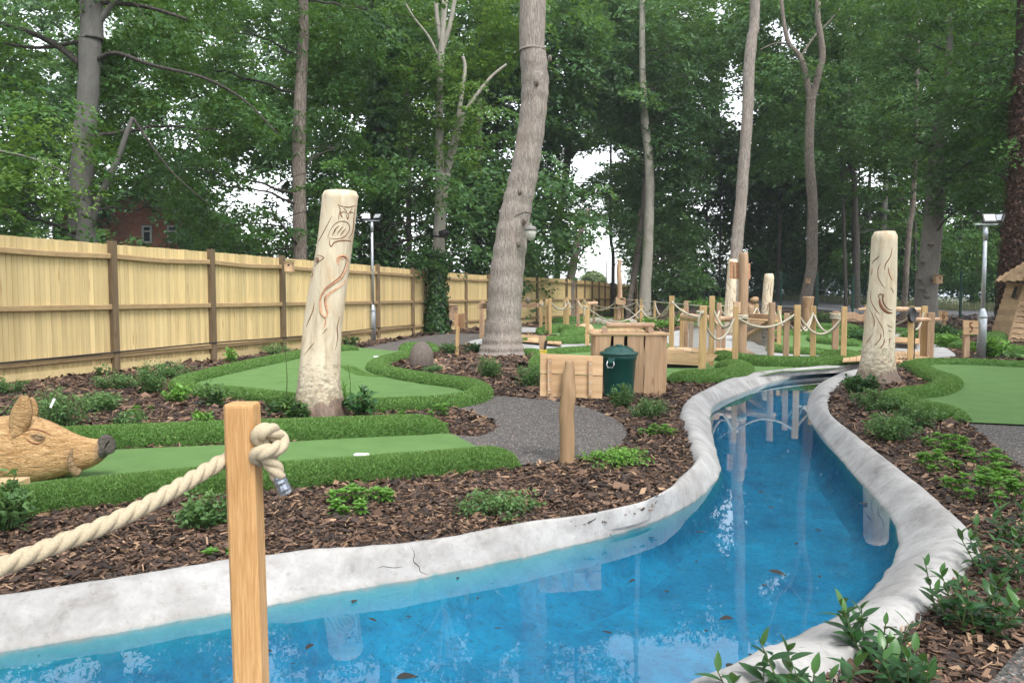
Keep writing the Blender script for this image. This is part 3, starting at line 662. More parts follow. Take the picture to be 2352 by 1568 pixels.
bd = G(); bd.add(np.array([[0, 0, 0], [.115, 0, 0], [.115, .007, 0], [0, .019, 0], [0, 0, 1], [.115, 0, 1], [.115, .007, 1], [0, .019, 1]]) - [0, 0, 0], BOXF); bdm = bd.mesh('board', M['fence_board'])
pg_ = G(); sweep(pg_, [(0, 0, -.2), (0, 0, FH + .06)], chamf(.13, .13, .008)); pm = pg_.mesh('post', M['fence_post'])
allp = posts + far + tail; nb = 0; stuffg = G()
for k in range(len(allp) - 1):
    a, b = allp[k], allp[k + 1]; u = b - a; Ln = np.linalg.norm(u); u = u / Ln; az = math.atan2(u[1], u[0]); nrm = np.array([u[1], -u[0]])   # towards the course
    share('post', pm, fence, (*a, 0), (0, 0, az))
    hh = 2.35
    for z in (2.13, 1.20, .31):
        L = Ln - .14; mid = (a + b) / 2 + nrm * -.005
        gr = G(); sg = .03 * math.sin(k * 2.7) * (z > 2)
        pa, pb = (*(a + u * .065 + nrm * .0), z), (*(b - u * .065), z); pm_ = (*((a + b) / 2), z - abs(sg))
        sweep(gr, cr([pa, pm_, pb], 3), chamf(.075, .10, .012), 1.0)
        gr.build('rail', M['fence_rail'], parent=fence)
    q0, q1 = a + u * .06 - nrm * .05, b - u * .06 - nrm * .05; gb = G(); box(gb, (*((q0 + q1) / 2 + nrm * .02), .07), (Ln - .13, .03, .17), az); gb.build('gravel_board', M['fence_board'], parent=fence)
    nbo = int(Ln / .1)
    for i in range(nbo):
        p = a + u * (i * Ln / nbo) - nrm * .055
        hz = 2.20 + random.uniform(-.006, .006)
        if 13 > p[1] > 8.5 or p[1] >= 13:
            if nb < 298 and k >= 1:
                share('board', bdm, fence, (*p, .155), (0, 0, az + math.pi * 0), (1.02, -1, hz)); nb += 1; continue
        c, s = math.cos(az), math.sin(az); v = np.array([[0, 0, 0], [.115, 0, 0], [.115, -.007, 0], [0, -.019, 0], [0, 0, hz], [.115, 0, hz], [.115, -.007, hz], [0, -.019, hz]])
        v[:, :2] = v[:, :2] @ np.array([[c, s], [-s, c]]); stuffg.add(v + [*p, .155], BOXF)
share('post', pm, fence, (*allp[-1], 0), (0, 0, 1.5))
stuffg.build('far_boards', M['fence_board'], parent=fence, kind='stuff')
# cable clipped on the lower rail
g = G(); cb = [(*(p + np.array([.045, -.02]) * 1.4), .375 + .02 * math.sin(i * 2)) for i, p in enumerate(allp[:9])]
sweep(g, cr(cb, 6), circ(6), .016); g.build('power_cable', M['black'], label='black cable running along the lower fence rail', cat='cable')

# ================================================================== TOTEMS, CARVINGS
def flare_trunk(name, rows, Y, m, k=28, org=None, seed=1, lump=.03, top=None, cham=None):
    """rows: (px left, px right, py) from the ground up"""
    r0 = rows[0]; P = []; rad = []
    for l, r, y in rows:
        p = atY((l + r) / 2, y, Y); P.append(p); rad.append((r - l) / 2 / 1764 * Y)
    P = np.array(P); rad = np.array(rad)
    t = np.linspace(0, len(rows) - 1, (len(rows) - 1) * 8 + 1); P = cr(P, 8); rad = np.interp(t, range(len(rows)), rad)
    rs = np.random.default_rng(seed); g = G(); a = np.arange(k) * 2 * math.pi / k; V = []
    zb = P[0, 2]
    ph = rs.uniform(0, 6.28, 4)
    for i in range(len(P)):
        fl = max(0, 1 - (P[i, 2] - zb) / .45)
        rr = rad[i] * (1 + lump * np.sin(2 * a + ph[0] + P[i, 2] * 2) + lump * .6 * np.sin(5 * a + ph[1] + P[i, 2] * 5) + .14 * fl * fl * np.sin(5 * a + ph[2]))
        V.append(np.stack([P[i, 0] + rr * np.cos(a), P[i, 1] + rr * np.sin(a), np.full(k, P[i, 2])], 1))
    if cham:
        for f_, dz in cham: V.append(np.stack([P[-1, 0] + rad[-1] * f_ * np.cos(a), P[-1, 1] + rad[-1] * f_ * np.sin(a), np.full(k, P[-1, 2] + dz)], 1))
    n = len(V); V = np.concatenate(V); i, j = np.meshgrid(np.arange(n - 1), np.arange(k), indexing='ij'); i = i.ravel(); j = j.ravel(); j2 = (j + 1) % k
    g.add(V, [np.stack([i * k + j, i * k + j2, (i + 1) * k + j2, (i + 1) * k + j], 1), list(range((n - 1) * k, n * k))]); return g
def bvh(g):
    V = g.verts(); F_ = [list(map(int, r)) for q in g.f for r in q]; return BVHTree.FromPolygons([Vector(v) for v in V], F_)
def onsurf(tree, px, py):
    d = Vector(ray(px, py)).normalized(); h = tree.ray_cast(Vector((0, 0, CAMH)), d); return (np.array(h[0]), np.array(h[1])) if h[0] is not None else None
def carve(tree, par, lines, zf, r, m, name='carving', sub=6, closed=False):
    for L in lines:
        pl = cr([zf(*p) for p in L], sub, closed); pts = []
        for q in pl:
            s_ = onsurf(tree, *q)
            if s_: pts.append(s_[0] - np.array(ray(*q)) / 6 * 0 + s_[1] * (r * -.15) * (1 if s_[1] @ ray(*q) < 0 else -1))
        if len(pts) > 2:
            n_ = len(pts); g = G(); w = np.sin(np.linspace(.12, math.pi - .12, n_)) ** .5; sweep(g, pts, circ(6) * np.array([1, .55]), r * w); g.build(name, M[m], parent=par)
# the owl trunk
rows = [(*(z5(x, 0)[0] for x in (l, r)), z5(0, y)[1]) for l, r, y in [(-18, 345, 1520), (2, 330, 1450), (18, 312, 1380), (32, 298, 1300), (42, 294, 1200), (62, 300, 1000), (88, 325, 800), (118, 350, 600), (150, 378, 400), (172, 402, 230), (186, 416, 108)]]
owl = thing('totem_pole', atY(742, 962, 8.8) * [1, 1, 0], 'tall pale leaning tree trunk carved with an owl and a red outlined snake', 'totem pole', 'carved totem trunks')
g = flare_trunk('t', rows, 8.8, None, seed=4, cham=[(1.0, .02), (.86, .075), (.84, .077)]); tr = bvh(g); g.build('trunk', M['totem'], parent=owl, smooth=True)
carve(tr, owl, [[(285, 148), (310, 158), (345, 165), (375, 160), (397, 152)], [(285, 148), (300, 180), (292, 220), (290, 250)], [(397, 152), (390, 200), (385, 250), (382, 300), (368, 345), (348, 364)],
 [(318, 172), (335, 185), (349, 215)], [(378, 172), (366, 188), (349, 215)], [(308, 205), (322, 194), (338, 206)], [(360, 206), (372, 197), (386, 204)], [(338, 212), (347, 243), (357, 212)], [(306, 190), (304, 215), (316, 236)],
 [(220, 362), (238, 312), (268, 272), (308, 256), (344, 264), (360, 292), (348, 328), (318, 358), (270, 368), (222, 362)],
 [(232, 370), (232, 395), (242, 418), (262, 392), (300, 380), (345, 378), (368, 385), (357, 362)], [(262, 330), (275, 300), (295, 285)], [(280, 340), (300, 310), (318, 288)], [(300, 348), (318, 322), (338, 300)], [(250, 348), (262, 320)] + [(270, 300)],
 [(248, 222), (215, 285), (180, 350), (155, 392)], [(118, 475), (160, 472), (196, 488), (165, 515), (132, 548)], [(134, 503), (150, 488), (165, 500), (150, 520), (134, 503)], [(143, 503), (150, 496), (157, 503), (150, 511), (143, 503)], [(120, 545), (128, 570), (120, 612), (108, 600)],
 [(135, 775), (125, 830), (100, 890), (82, 935)], [(298, 860), (280, 930), (283, 1000), (268, 1080)], [(218, 937), (203, 955), (186, 975)], [(133, 1033), (105, 1065), (75, 1105)]], z5, .0085, 'carve')
carve(tr, owl, [[(283, 530), (278, 498), (300, 474), (335, 478), (350, 510), (335, 570), (310, 615), (265, 650), (215, 685), (185, 725), (172, 770), (178, 835), (205, 862), (216, 840), (208, 800), (205, 755), (222, 725), (270, 690), (318, 655), (342, 620)]], z5, .021, 'carvelight')
carve(tr, owl, [[(292, 545), (288, 505), (305, 484), (328, 486), (338, 512), (322, 570), (298, 610), (255, 645), (208, 682), (180, 722), (166, 775), (176, 838), (205, 866)], [(213, 842), (204, 800), (200, 752), (216, 728), (262, 694), (312, 660), (336, 625)]], z5, .009, 'carve')
carve(tr, owl, [[(290, 530), (290, 505), (305, 492), (325, 500)], [(200, 870), (206, 900), (195, 935)]], z5, .012, 'carvelight')
# the plain right-hand trunk
rows = [(*(z4(x, 0)[0] for x in (l, r)), z4(0, y)[1]) for l, r, y in [(60, 400, 1215), (92, 382, 1170), (118, 362, 1120), (138, 352, 1050), (150, 350, 980), (163, 352, 880), (175, 356, 780), (186, 358, 680), (198, 360, 540), (208, 364, 400), (215, 369, 268)]]
tot = thing('totem_pole', atY(2010, 880, 12.4) * [1, 1, 0], 'tall pale trunk carved with wavy hair lines and a hooked groove beside the stream', 'totem pole', 'carved totem trunks')
g = flare_trunk('t', rows, 12.4, None, seed=9, cham=[(1.0, .07), (.80, .15), (.78, .152)]); tr = bvh(g); g.build('trunk', M['totem'], parent=tot, smooth=True)
carve(tr, tot, [[(343, 310), (330, 370), (300, 420), (293, 458)], [(262, 365), (235, 385), (215, 405)], [(210, 420), (222, 400), (250, 378)], [(268, 415), (250, 450), (250, 500), (275, 550), (300, 580)], [(315, 435), (325, 490), (345, 530)], [(205, 590), (205, 660), (240, 720), (265, 748)],
 [(190, 700), (225, 780), (225, 830)], [(225, 740), (260, 800), (285, 850), (285, 900)], [(215, 875), (190, 910), (170, 938)], [(268, 870), (265, 905), (225, 955)], [(295, 900), (285, 940), (262, 970)], [(212, 440), (210, 480)] + [(205, 485)], [(310, 812), (325, 825), (345, 832)], [(315, 850), (328, 856), (342, 858)], [(322, 940), (325, 910), (335, 905)], [(330, 570), (345, 590), (350, 610)]], z4, .010, 'carve')
carve(tr, tot, [[(262, 645), (252, 625), (265, 615), (283, 622), (280, 645), (290, 680), (315, 710), (345, 720)]], z4, .02, 'carve')
carve(tr, tot, [[(262, 640), (265, 680), (288, 715), (318, 735), (345, 736)]], z4, .026, 'carve')
bt2 = bvh(RIMG); carve(bt2, bank, [[(946, 1256), (952, 1272), (950, 1288), (962, 1300), (966, 1312), (985, 1320)], [(868, 1304), (880, 1300), (905, 1303), (925, 1300)], [(1400, 1222), (1408, 1236)]], lambda x, y: (x, y), .003, 'debris', 'crack_line', 4)
def small_totem(rows, Y, lab, lines, seed, cham, mt='totem', r=.012, z=z3, base=None):
    rw = [(z(l, 0)[0], z(r_, 0)[0], z(0, y)[1]) for l, r_, y in rows]
    t = thing('totem_pole', atY((rw[0][0] + rw[0][1]) / 2, rw[0][2], Y), lab, 'totem pole', 'carved totem trunks'); g = flare_trunk('t', rw, Y, None, seed=seed, cham=cham); tr = bvh(g); g.build('trunk', M[mt], parent=t, smooth=True); carve(tr, t, lines, z, r, 'carve'); return t
small_totem([(350, 520, 985), (365, 500, 900), (368, 498, 700), (380, 502, 500), (395, 510, 300), (410, 522, 110)], 27, 'pale carved trunk with round eyes standing behind the tall signpost', [[(385, 300), (420, 370), (450, 420)], [(378, 405), (398, 430), (378, 470)], [(470, 415), (485, 450), (500, 470)], [(455, 520), (425, 590), (440, 690), (470, 640), (470, 580), (455, 520)], [(410, 540), (405, 600), (400, 680)]], 3, [(.9, .08), (.75, .12)])
small_totem([(795, 905, 870), (802, 900, 720), (812, 925, 560), (825, 938, 420), (835, 947, 285)], 28, 'pale carved trunk with a butterfly near its base, in front of the road', [[(835, 300), (860, 290), (880, 320), (850, 345), (838, 310)], [(925, 330), (915, 390), (905, 470), (915, 510)], [(880, 350), (890, 400), (865, 450)], [(830, 480), (850, 540), (870, 570)], [(810, 600), (830, 590), (840, 640), (815, 650), (810, 600)], [(840, 640), (870, 600), (865, 650), (840, 690)], [(895, 560), (880, 620)] + [(870, 690)]], 5, [(.9, .1), (.8, .14)])
small_totem([(1270, 1400, 880), (1280, 1400, 800), (1283, 1405, 650), (1283, 1420, 520)], 31, 'short brown stump with a curling carved line at the foot of the curved tree', [[(1310, 520), (1300, 560), (1330, 590), (1335, 620), (1320, 640)], [(1400, 560), (1380, 620)] + [(1370, 700)]], 6, [(.97, .05)], 'roundpost', .02)

# boar head lying on the lane
bx0 = onz(100, 1112, .03); Yb = 5.75
boar = thing('carved_boar_head', (bx0[0] - .1, Yb, .03), 'carved wooden boar head with tusk and upright ear lying on the front lane', 'wood carving')
secs = [(-330, 1000, 1150, .26), (-200, 985, 1140, .27), (-110, 972, 1126, .27), (-40, 962, 1118, .265), (20, 954, 1117, .25), (60, 954, 1114, .225), (100, 963, 1106, .19), (135, 978, 1096, .15), (165, 993, 1086, .12), (195, 1004, 1078, .10), (222, 1008, 1066, .088), (240, 1008, 1050, .08), (250, 1012, 1038, .066)]
secs = cr(secs, 4); g = G(); k = 28; a = np.arange(k) * 2 * math.pi / k; V = []; tn = []
for s_ in secs:
    tp, bt = atY(s_[0], s_[1], Yb), atY(s_[0], s_[2], Yb); c = (tp + bt) / 2; hz = (tp[2] - bt[2]) / 2
    ca, sa = np.cos(a), np.sin(a); sx_ = np.sign(ca) * np.abs(ca) ** .85; V.append(np.stack([np.full(k, c[0]), Yb + s_[3] * sx_ * (1 - .18 * sa), c[2] + hz * sa], 1)); tn += [1.0 if s_[0] > 238 else (.35 if s_[0] > 228 else 0)] * k
n = len(secs); V = np.concatenate(V); i, j = np.meshgrid(np.arange(n - 1), np.arange(k), indexing='ij'); i = i.ravel(); j = j.ravel(); j2 = (j + 1) % k
g.add(V, [np.stack([i * k + j, (i + 1) * k + j, (i + 1) * k + j2, i * k + j2], 1), list(range((n - 1) * k, n * k)), list(range(k))], np.array(tn)); trb = bvh(g); g.build('head', M['boar'], parent=boar, smooth=True)
g = G(); p = atY(247, 1020, Yb); lathe(g, [(.055, -.06), (.066, -.03), (.078, -.004), (.076, .01), (.05, .012)], p, 22, 1.0, Matrix.Rotation(R(-18), 3, 'Y') @ Matrix.Rotation(R(90), 3, 'Y') @ Matrix.Rotation(R(10), 3, 'X')); g.build('snout_disc', M['boar'], parent=boar, smooth=True)
def ear(cx, cy, hx, hy, dy, lean):
    g = G(); rows = []; n_ = 10
    for i in range(n_):
        t = i / (n_ - 1); w = .075 * math.sin(math.pi * (.12 + .86 * t)) ** .7 + .004; p0 = atY(cx + (hx - cx) * t, cy + (hy - cy) * t, Yb + dy)
        for u in np.linspace(-1, 1, 9): rows.append(p0 + np.array([u * w, .045 * u * u - .03, 0]))
        for u in np.linspace(1, -1, 9): rows.append(p0 + np.array([u * w * .92, .045 * u * u - .03 + .03, -.004]))
    i, j = np.meshgrid(np.arange(n_ - 1), np.arange(18), indexing='ij'); i = i.ravel(); j = j.ravel(); j2 = (j + 1) % 18
    g.add(np.array(rows), [np.stack([i * 18 + j, i * 18 + j2, (i + 1) * 18 + j2, (i + 1) * 18 + j], 1), list(range(18)), list(range(9 * 18, 180))], .05); g.build('ear', M['boar'], parent=boar, smooth=True)
ear(35, 1000, 52, 908, -.16, 0); ear(52, 985, 66, 912, .14, 0)
g = G(); tp = cr([atY(178, 1086, Yb - .13), atY(168, 1078, Yb - .155), atY(161, 1060, Yb - .165), atY(163, 1040, Yb - .155), atY(166, 1028, Yb - .15)], 5); sweep(g, tp, circ(10), np.linspace(.036, .006, len(tp))); g.build('tusk', M['boar'], parent=boar, smooth=True)
sf = onsurf(trb, 88, 1003)
if sf:
    g = G(); blob(g, sf[0], (.035, .022, .022), 1, .02, 8); g.build('eye', M['boar'], parent=boar, smooth=True)
    for dz, m2 in ((.02, 'boar'), (-.022, 'boar')):
        g = G(); q = [sf[0] + np.array([x, -.012, dz * (1 - abs(x) / .07) + (-.35 * x * 0)]) for x in np.linspace(-.06, .06, 9)]; sweep(g, q, circ(7), .011 * np.sin(np.linspace(.3, 2.84, 9))); g.build('eyelid', M[m2], parent=boar, smooth=True)
    carve(trb, boar, [[(55, 992), (75, 985), (100, 990), (118, 1000)], [(60, 1008), (80, 1018), (100, 1015)]], lambda x, y: (x, y), .009, 'carve', 'eye_crease')
    carve(trb, boar, [[(172, 1072), (195, 1070), (222, 1062), (240, 1050)]], lambda x, y: (x, y), .005, 'carve', 'mouth_line')
g = G(); p = onz(15, 1150, 0); box(g, p + [-.05, .05, .06], (.28, .14, .15), .1); g.build('timber_block', M['plankx'], label='end of a sawn timber block at the left edge under the boar head', cat='timber block')

# rounded hairy boulder-like carving
g = G(); p = onz(965, 846); blob(g, p + [0, .25, .12], (.255, .28, .35), 11, .11, 18, 1.3, flat=.14); g.build('carved_hedgehog', M['hump'], smooth=True, label='rounded grey brown carving with scored hair sitting in the mulch beside the turf', cat='wood carving')

# ================================================================== FOREGROUND POST + ROPE
Yp = 2.5
pt = atY(556, 925, Yp); fp = thing('rope_post', (pt[0], Yp, -.38), 'large golden square rope post close to the camera with a knot on its right', 'post')
g = G(); w = .095
sweep(g, [(pt[0] + .018, Yp, -.38), (pt[0] + .009, Yp, .4), (pt[0], Yp, pt[2] - .012)], chamf(w, w, .010), up=(0, 1, 0)); n0 = g.n
sweep(g, [(pt[0], Yp, pt[2] - .012), (pt[0], Yp, pt[2] - .004), (pt[0], Yp, pt[2])], chamf(w, w, .010), [1, .97, .90], up=(0, 1, 0)); g.build('post', M['newpost'], parent=fp)
def strands(r, k=3, m=8):
    """outline of k touching strands"""
    a = np.linspace(0, 2 * math.pi, k * m, endpoint=False); rr = r * (.70 + .30 * np.abs(np.cos(a * k / 2)) ** .8); return np.stack([np.cos(a) * rr, np.sin(a) * rr], 1)
A_, B_ = atY(524, 1052, Yp - .0), atY(0, 1302, 1.95)
mid = atY(300, 1178, 2.2); ext_ = B_ + (B_ - mid) * 1.2 + [0, 0, -.0]
rp = resample(cr([A_ + [.08, 0, .02], A_, mid, B_, ext_], 16), .006)
g = G(); sweep(g, rp, strands(.0265), 1.0, twist=np.arange(len(rp)) * .006 * 2 * math.pi / .15)
rope = thing('rope', A_, 'thick cream three strand rope slung from the near post to the left edge', 'rope'); g.build('rope_length', M['rope'], parent=rope, smooth=True)
K = atY(620, 1035, Yp + .0); s = .052
kn = [A_ + [.10, 0, .03], K + [-.045, .0, .02], K + [-.02, -.045, .075], K + [.025, -.02, .085], K + [.035, .03, .03], K + [-.01, .045, -.03], K + [-.05, .0, -.035], K + [-.025, -.055, .0], K + [.03, -.05, .012], K + [.062, .0, .02], K + [.035, .045, .045], K + [-.02, .02, .05], K + [-.005, -.03, .0], K + [.02, -.02, -.05], K + [.03, -.01, -.085]]
kn = [kn[0]] + [K + (q - K) * [.72, .9, .85] + [-.008, 0, 0] for q in kn[1:-2]] + kn[-2:]; kp = resample(cr(kn, 12), .005); g = G(); sweep(g, kp, strands(.0265), 1.0, twist=np.arange(len(kp)) * .005 * 2 * math.pi / .14); g.build('knot', M['rope'], parent=rope, smooth=True)
g = G(); tp = [K + [.028, -.01, -.08], K + [.038, -.01, -.105], K + [.052, -.008, -.14]]; sweep(g, resample(cr(tp, 4), .008), circ(14), .023 * np.array([1.0, 1.05, .98, 1.04, .97, 1.03, 1.06, 1.0, .98][:len(resample(cr(tp, 4), .008))])); g.build('tape_end', M['tape'], parent=rope)

# ================================================================== NEAR SIGN, BIN, CRATE
def facing(p): return -math.atan2(p[0], p[1]) * 0
ps = onz(1302, 1067); sg = thing('signboard', ps, 'back of a two plank signboard on a rough tapered post by the rubber path', 'sign')
g = G(); q = [onz(1302, 1067) + [0, 0, -.1]] + [atY(x, y, ps[1]) for x, y in ((1302, 1066), (1303, 1000), (1301, 950), (1306, 905), (1305, 875), (1308, 850), (1308, 828))]
sweep(g, cr(q, 4), circ(12) * np.array([1, .9]), np.interp(np.linspace(0, 1, 29), [0, .3, .6, .8, 1], [.062, .062, .064, .050, .034])); g.build('post', M['roundpost'], parent=sg, smooth=True)
Ys = ps[1] + .085
def pq(pp, Y): return [atY(x, y, Y) for x, y in pp]
g = G(); hexa(g, pq([(1241, 812), (1385, 818), (1384, 862), (1241, 857)], Ys), (0, .028, 0)); g.build('plank', M['plankx'], parent=sg)
g = G(); hexa(g, pq([(1241, 859), (1384, 864), (1383, 915), (1240, 909)], Ys), (0, .028, 0)); g.build('plank', M['plankx'], parent=sg)
for x0, x1, y0, y1 in ((1258, 1268, 822, 904), (1352, 1361, 828, 908)):
    g = G(); hexa(g, pq([(x0, y0), (x1, y0), (x1, y1), (x0, y1)], Ys - .03), (0, .028, 0)); bt_ = g.build('batten', M['plank'], parent=sg)
    for y in np.linspace(y0 + 8, y1 - 8, 4): g = G(); blob(g, atY((x0 + x1) / 2, y, Ys - .032), .006, 1, 0, 5); g.build('screw', M['metal'], parent=bt_)
# bin
pb = onz(1427, 918); b_ = thing('dustbin', pb, 'dark green plastic dustbin with a domed lid standing before the plank crate', 'bin')
hb = (918 - 812) / 1764 * pb[1]; sc_ = pb[1] / 1764
cb_ = pb + [0, .26, 0]
g = G(); lathe(g, [(.195, 0), (.20, .02), (.235, hb - .09), (.245, hb - .085), (.25, hb - .01), (.232, hb)], cb_, 40); g.build('body', M['bin'], parent=b_, smooth=False)
for p in bpy.data.objects[b_.name].children: p.data.polygons.foreach_set('use_smooth', [len(q.vertices) == 4 for q in p.data.polygons])
g = G(); lathe(g, [(.262, hb - .03), (.268, hb - .01), (.262, hb + .01), (.225, hb + .014), (.215, hb + .02), (.19, hb + .05), (.12, hb + .078), (.05, hb + .09), (.0, hb + .092)], cb_, 40); lid = g.build('lid', M['bin'], parent=b_, smooth=True)
g = G(); lathe(g, [(.05, hb + .085), (.052, hb + .10), (.045, hb + .115), (.0, hb + .118)], cb_, 18); g.build('lid_knob', M['bin'], parent=lid)
for a in np.linspace(0, 2 * math.pi, 9)[:-1]:
    g = G(); sweep(g, [cb_ + [math.cos(a) * r_, math.sin(a) * r_, z] for r_, z in ((.06, hb + .092), (.13, hb + .078), (.2, hb + .045))], circ(6), .006); g.build('lid_rib', M['bin'], parent=lid)
def bin_handle(ang):
    d = np.array([math.cos(ang), math.sin(ang), 0]); t = np.array([-d[1], d[0], 0]); c = cb_ + d * .245 + [0, 0, hb - .10]
    g = G(); hexa(g, [c - t * .05 + [0, 0, .045], c + t * .05 + [0, 0, .045], c + t * .045 + d * .03 + [0, 0, -.02], c - t * .045 + d * .03 + [0, 0, -.02]], -d * .02); hb_ = g.build('handle_bracket', M['bin'], parent=b_)
    q = [c + d * .03 + t * .045, c + d * .035 + t * .055 + [0, 0, -.05], c + d * .035 + t * .035 + [0, 0, -.085], c + d * .035 - t * .035 + [0, 0, -.085], c + d * .035 - t * .055 + [0, 0, -.05], c + d * .03 - t * .045]
    g = G(); sweep(g, np.array(q), circ(8), .0055); g.build('wire_handle', M['chrome'], parent=hb_, smooth=True)
bin_handle(R(-122)); bin_handle(R(58))
# crate of waney planks
cf = 9.9 + .55; Yc = onz(1450, 922)[1] + .62
crate = thing('plank_crate', onz(1450, 918) * [1, 0, 1] + [0, Yc + .4, 0], 'chest high open crate of waney edged planks with a slatted top behind the bin', 'crate')
def zq(pts_, zf, Y): return [atY(*zf(x, y), Y) for x, y in pts_]
def waney(l0, r0, l1, r1, y0, y1, Y, th, zf, m, par, name='plank', seed=0, amp=5):
    rs = np.random.default_rng(seed); n_ = 9; L = []; Rr = []
    for i in range(n_):
        t = i / (n_ - 1); L.append((l0 + (l1 - l0) * t + rs.normal(0, amp), y0 + (y1 - y0) * t)); Rr.append((r0 + (r1 - r0) * t + rs.normal(0, amp), y0 + (y1 - y0) * t))
    L, Rr = cr(L, 2), cr(Rr, 2); n_ = len(L); g = G(); a = np.array([atY(*zf(*p), Y) for p in L]); b2 = np.array([atY(*zf(*p), Y) for p in Rr]); t_ = np.array([0, th, 0])
    V = np.concatenate([a, b2, b2 + t_, a + t_]); j = np.arange(n_ - 1); fs = []
    for q in range(4):
        w_ = (q + 1) % 4; fs.append(np.stack([q * n_ + j, q * n_ + j + 1, w_ * n_ + j + 1, w_ * n_ + j], 1))
    g.add(V, [np.concatenate(fs), [0, n_, 2 * n_, 3 * n_][::-1], [n_ - 1, 2 * n_ - 1, 3 * n_ - 1, 4 * n_ - 1]]); return g.build(name, M[m], parent=par)
for k_, (l0, r0, l1, r1) in enumerate([(948, 1122, 950, 1030), (1146, 1258, 1140, 1268), (1296, 1474, 1288, 1462), (1482, 1662, 1468, 1655)]):
    waney(l0, r0, l1, r1, 882, 1560, Yc, .03, z2, 'plank', crate, seed=k_, amp=3)
waney(1664, 1722, 1655, 1702, 870, 1530, Yc + .04, .03, z2, 'plank', crate, seed=8, amp=3)
waney(928, 950, 930, 952, 882, 1150, Yc + .04, .03, z2, 'plank', crate, seed=9, amp=2)
ztop = atY(*z2(1300, 880), Yc)[2]; xl, xr = atY(*z2(915, 870), Yc)[0], atY(*z2(1725, 870), Yc)[0]
dp = .62
for sx_ in (xl + .06, xr - .08):
    for k_ in range(4): g = G(); box(g, (sx_, Yc + .10 + k_ * .15, ztop / 2), (.03, .14, ztop - .01)); g.build('side_plank', M['plank'], parent=crate)
g = G(); box(g, ((xl + xr) / 2, Yc + .3, ztop / 2 - .01), (xr - xl - .16, .44, ztop - .04)); g.build('inner_shade_block', M['void'], parent=crate)  # solid dark block, paints the shade seen between the crate planks
for k_ in range(5):
    y = Yc - .03 + dp * (k_ + .5) / 5
    g = G(); sweep(g, [(xl - .01 + .01 * (k_ % 2), y, ztop + .02), (xr + .02 - .015 * (k_ % 3), y, ztop + .02)], chamf(dp / 5 - .012, .034, .008)); g.build('top_plank', M['plankx'], parent=crate)
zt = ztop + .04
for x0 in (xl + .20, xr - .22):
    g = G(); lg = np.array([(x0 - .02, Yc - .01, zt + .035), (x0 + .03, Yc + .52, zt + .035)]); sweep(g, resample(lg, .08), circ(12), .042); g.build('cross_log', M['log'], label=None, smooth=False, group='short peeled logs lying on the crate top', cat='log') if 0 else g.build('bearer_log', M['log'], parent=crate)
for y, r_ in ((Yc + .18, .036), (Yc + .34, .034)):
    g = G(); sweep(g, resample(np.array([(xl + .24, y, zt + .1), (xr - .16, y, zt + .1)]), .1), circ(12), r_); g.build('top_log', M['log'], parent=crate)

# digging tool beside the sign: pale wedge with black clamp and yellow cord
pm_ = onz(*z2(385, 1150)); pm_ = atY(*z2(385, 1075), 12.2) * [1, 1, 0]
tl = thing('wooden_wedge_stake', pm_, 'pale wedge topped stake with a black clamp and yellow cord behind the signboard', 'stake')
g = G(); hexa(g, zq([(344, 885), (425, 880), (396, 1120), (362, 1120)], z2, 12.2), (0, .07, 0)); g.build('stake', M['plank'], parent=tl)
g = G(); hexa(g, zq([(410, 935), (440, 930), (420, 1040), (398, 1040)], z2, 12.17), (0, .04, 0)); g.build('clamp', M['black'], parent=tl)
m_y = plain('yellow_cord', (.75, .55, .05), .6)
for dy in (0, 14, 28): g = G(); sweep(g, zq([(355, 1035 + dy), (400, 1040 + dy), (432, 1030 + dy)], z2, 12.15), circ(6), .008); g.build('cord', m_y, parent=tl)
g = G(); box(g, (pm_[0], 12.24, .2), (.06, .06, .5)); g.build('lower_stake', M['plank'], parent=tl)

# ================================================================== ROPE POSTS
PD = {}
def post(nm, zf, x, top, base, w, lab, m='post', cat='post', ang=None, Y=None, group='square rope fence posts along the stream and bridges', rnd=False):
    px, pb_ = zf(x, base); pt_ = zf(x, top)[1]
    p = onH(px, pb_) if Y is None else atY(px, pb_, Y) * [1, 1, 0]
    h = atY(px, pt_, p[1])[2]; p = p * [1, 1, 1]; t = thing('rope_post', p, lab, cat, group); g = G()
    a = R(random.uniform(12, 26)) if ang is None else ang; pr_ = (circ(14, w / 2) if rnd else chamf(w, w, .007)); c, s = math.cos(a), math.sin(a); pr_ = pr_ @ np.array([[c, s], [-s, c]])
    ln = random.uniform(-.012, .012); X, Y_, z_ = p[0], p[1], p[2]
    sweep(g, [(X, Y_, z_ - .1), (X + ln * .5, Y_, z_ + (h - z_) * .5), (X + ln, Y_, h - .008), (X + ln, Y_, h)], pr_, [1, 1, 1, .86], up=(0, 1, 0)); g.build('post', M[m], parent=t)
    PD[nm] = (np.array([X + ln, Y_, z_]), h, w, lab); return t
L = 'golden square rope post '
post('a1', z2, 366, 498, 860, .1, 'pale square post at the left rail end, behind the big tree')
post('a2', z2, 427, 487, 865, .1, 'pale square post second from the left rail, close behind its neighbour')
post('a3', z2, 467, 480, 868, .1, 'third pale post from the left rail, in the near row')
post('a4', z2, 619, 475, 790, .1, 'thin far post in front of the mid lamp post, left of a pair')
post('a5', z2, 654, 467, 818, .1, 'post standing right of the mid lamp post on a turf mound')
post('a6', z2, 764, 483, 880, .1, 'reddish post on the turf kerb beside the small carved animal', 'pinkpost')
post('a7', z2, 835, 487, 775, .1, 'far post with coiled rope behind the small carved animal')
post('a8', z2, 862, 530, 995, .1, 'near pale post left of the plank crate, foot in the turf')
post('a9', z2, 933, 493, 765, .1, 'far post left of the carved mast with a rail end on top', 'pinkpost')
post('b1', z2, 1160, 500, 760, .1, 'far post directly left of the bent mast')
post('b2', z2, 1242, 540, 760, .1, 'far post directly right of the bent mast')
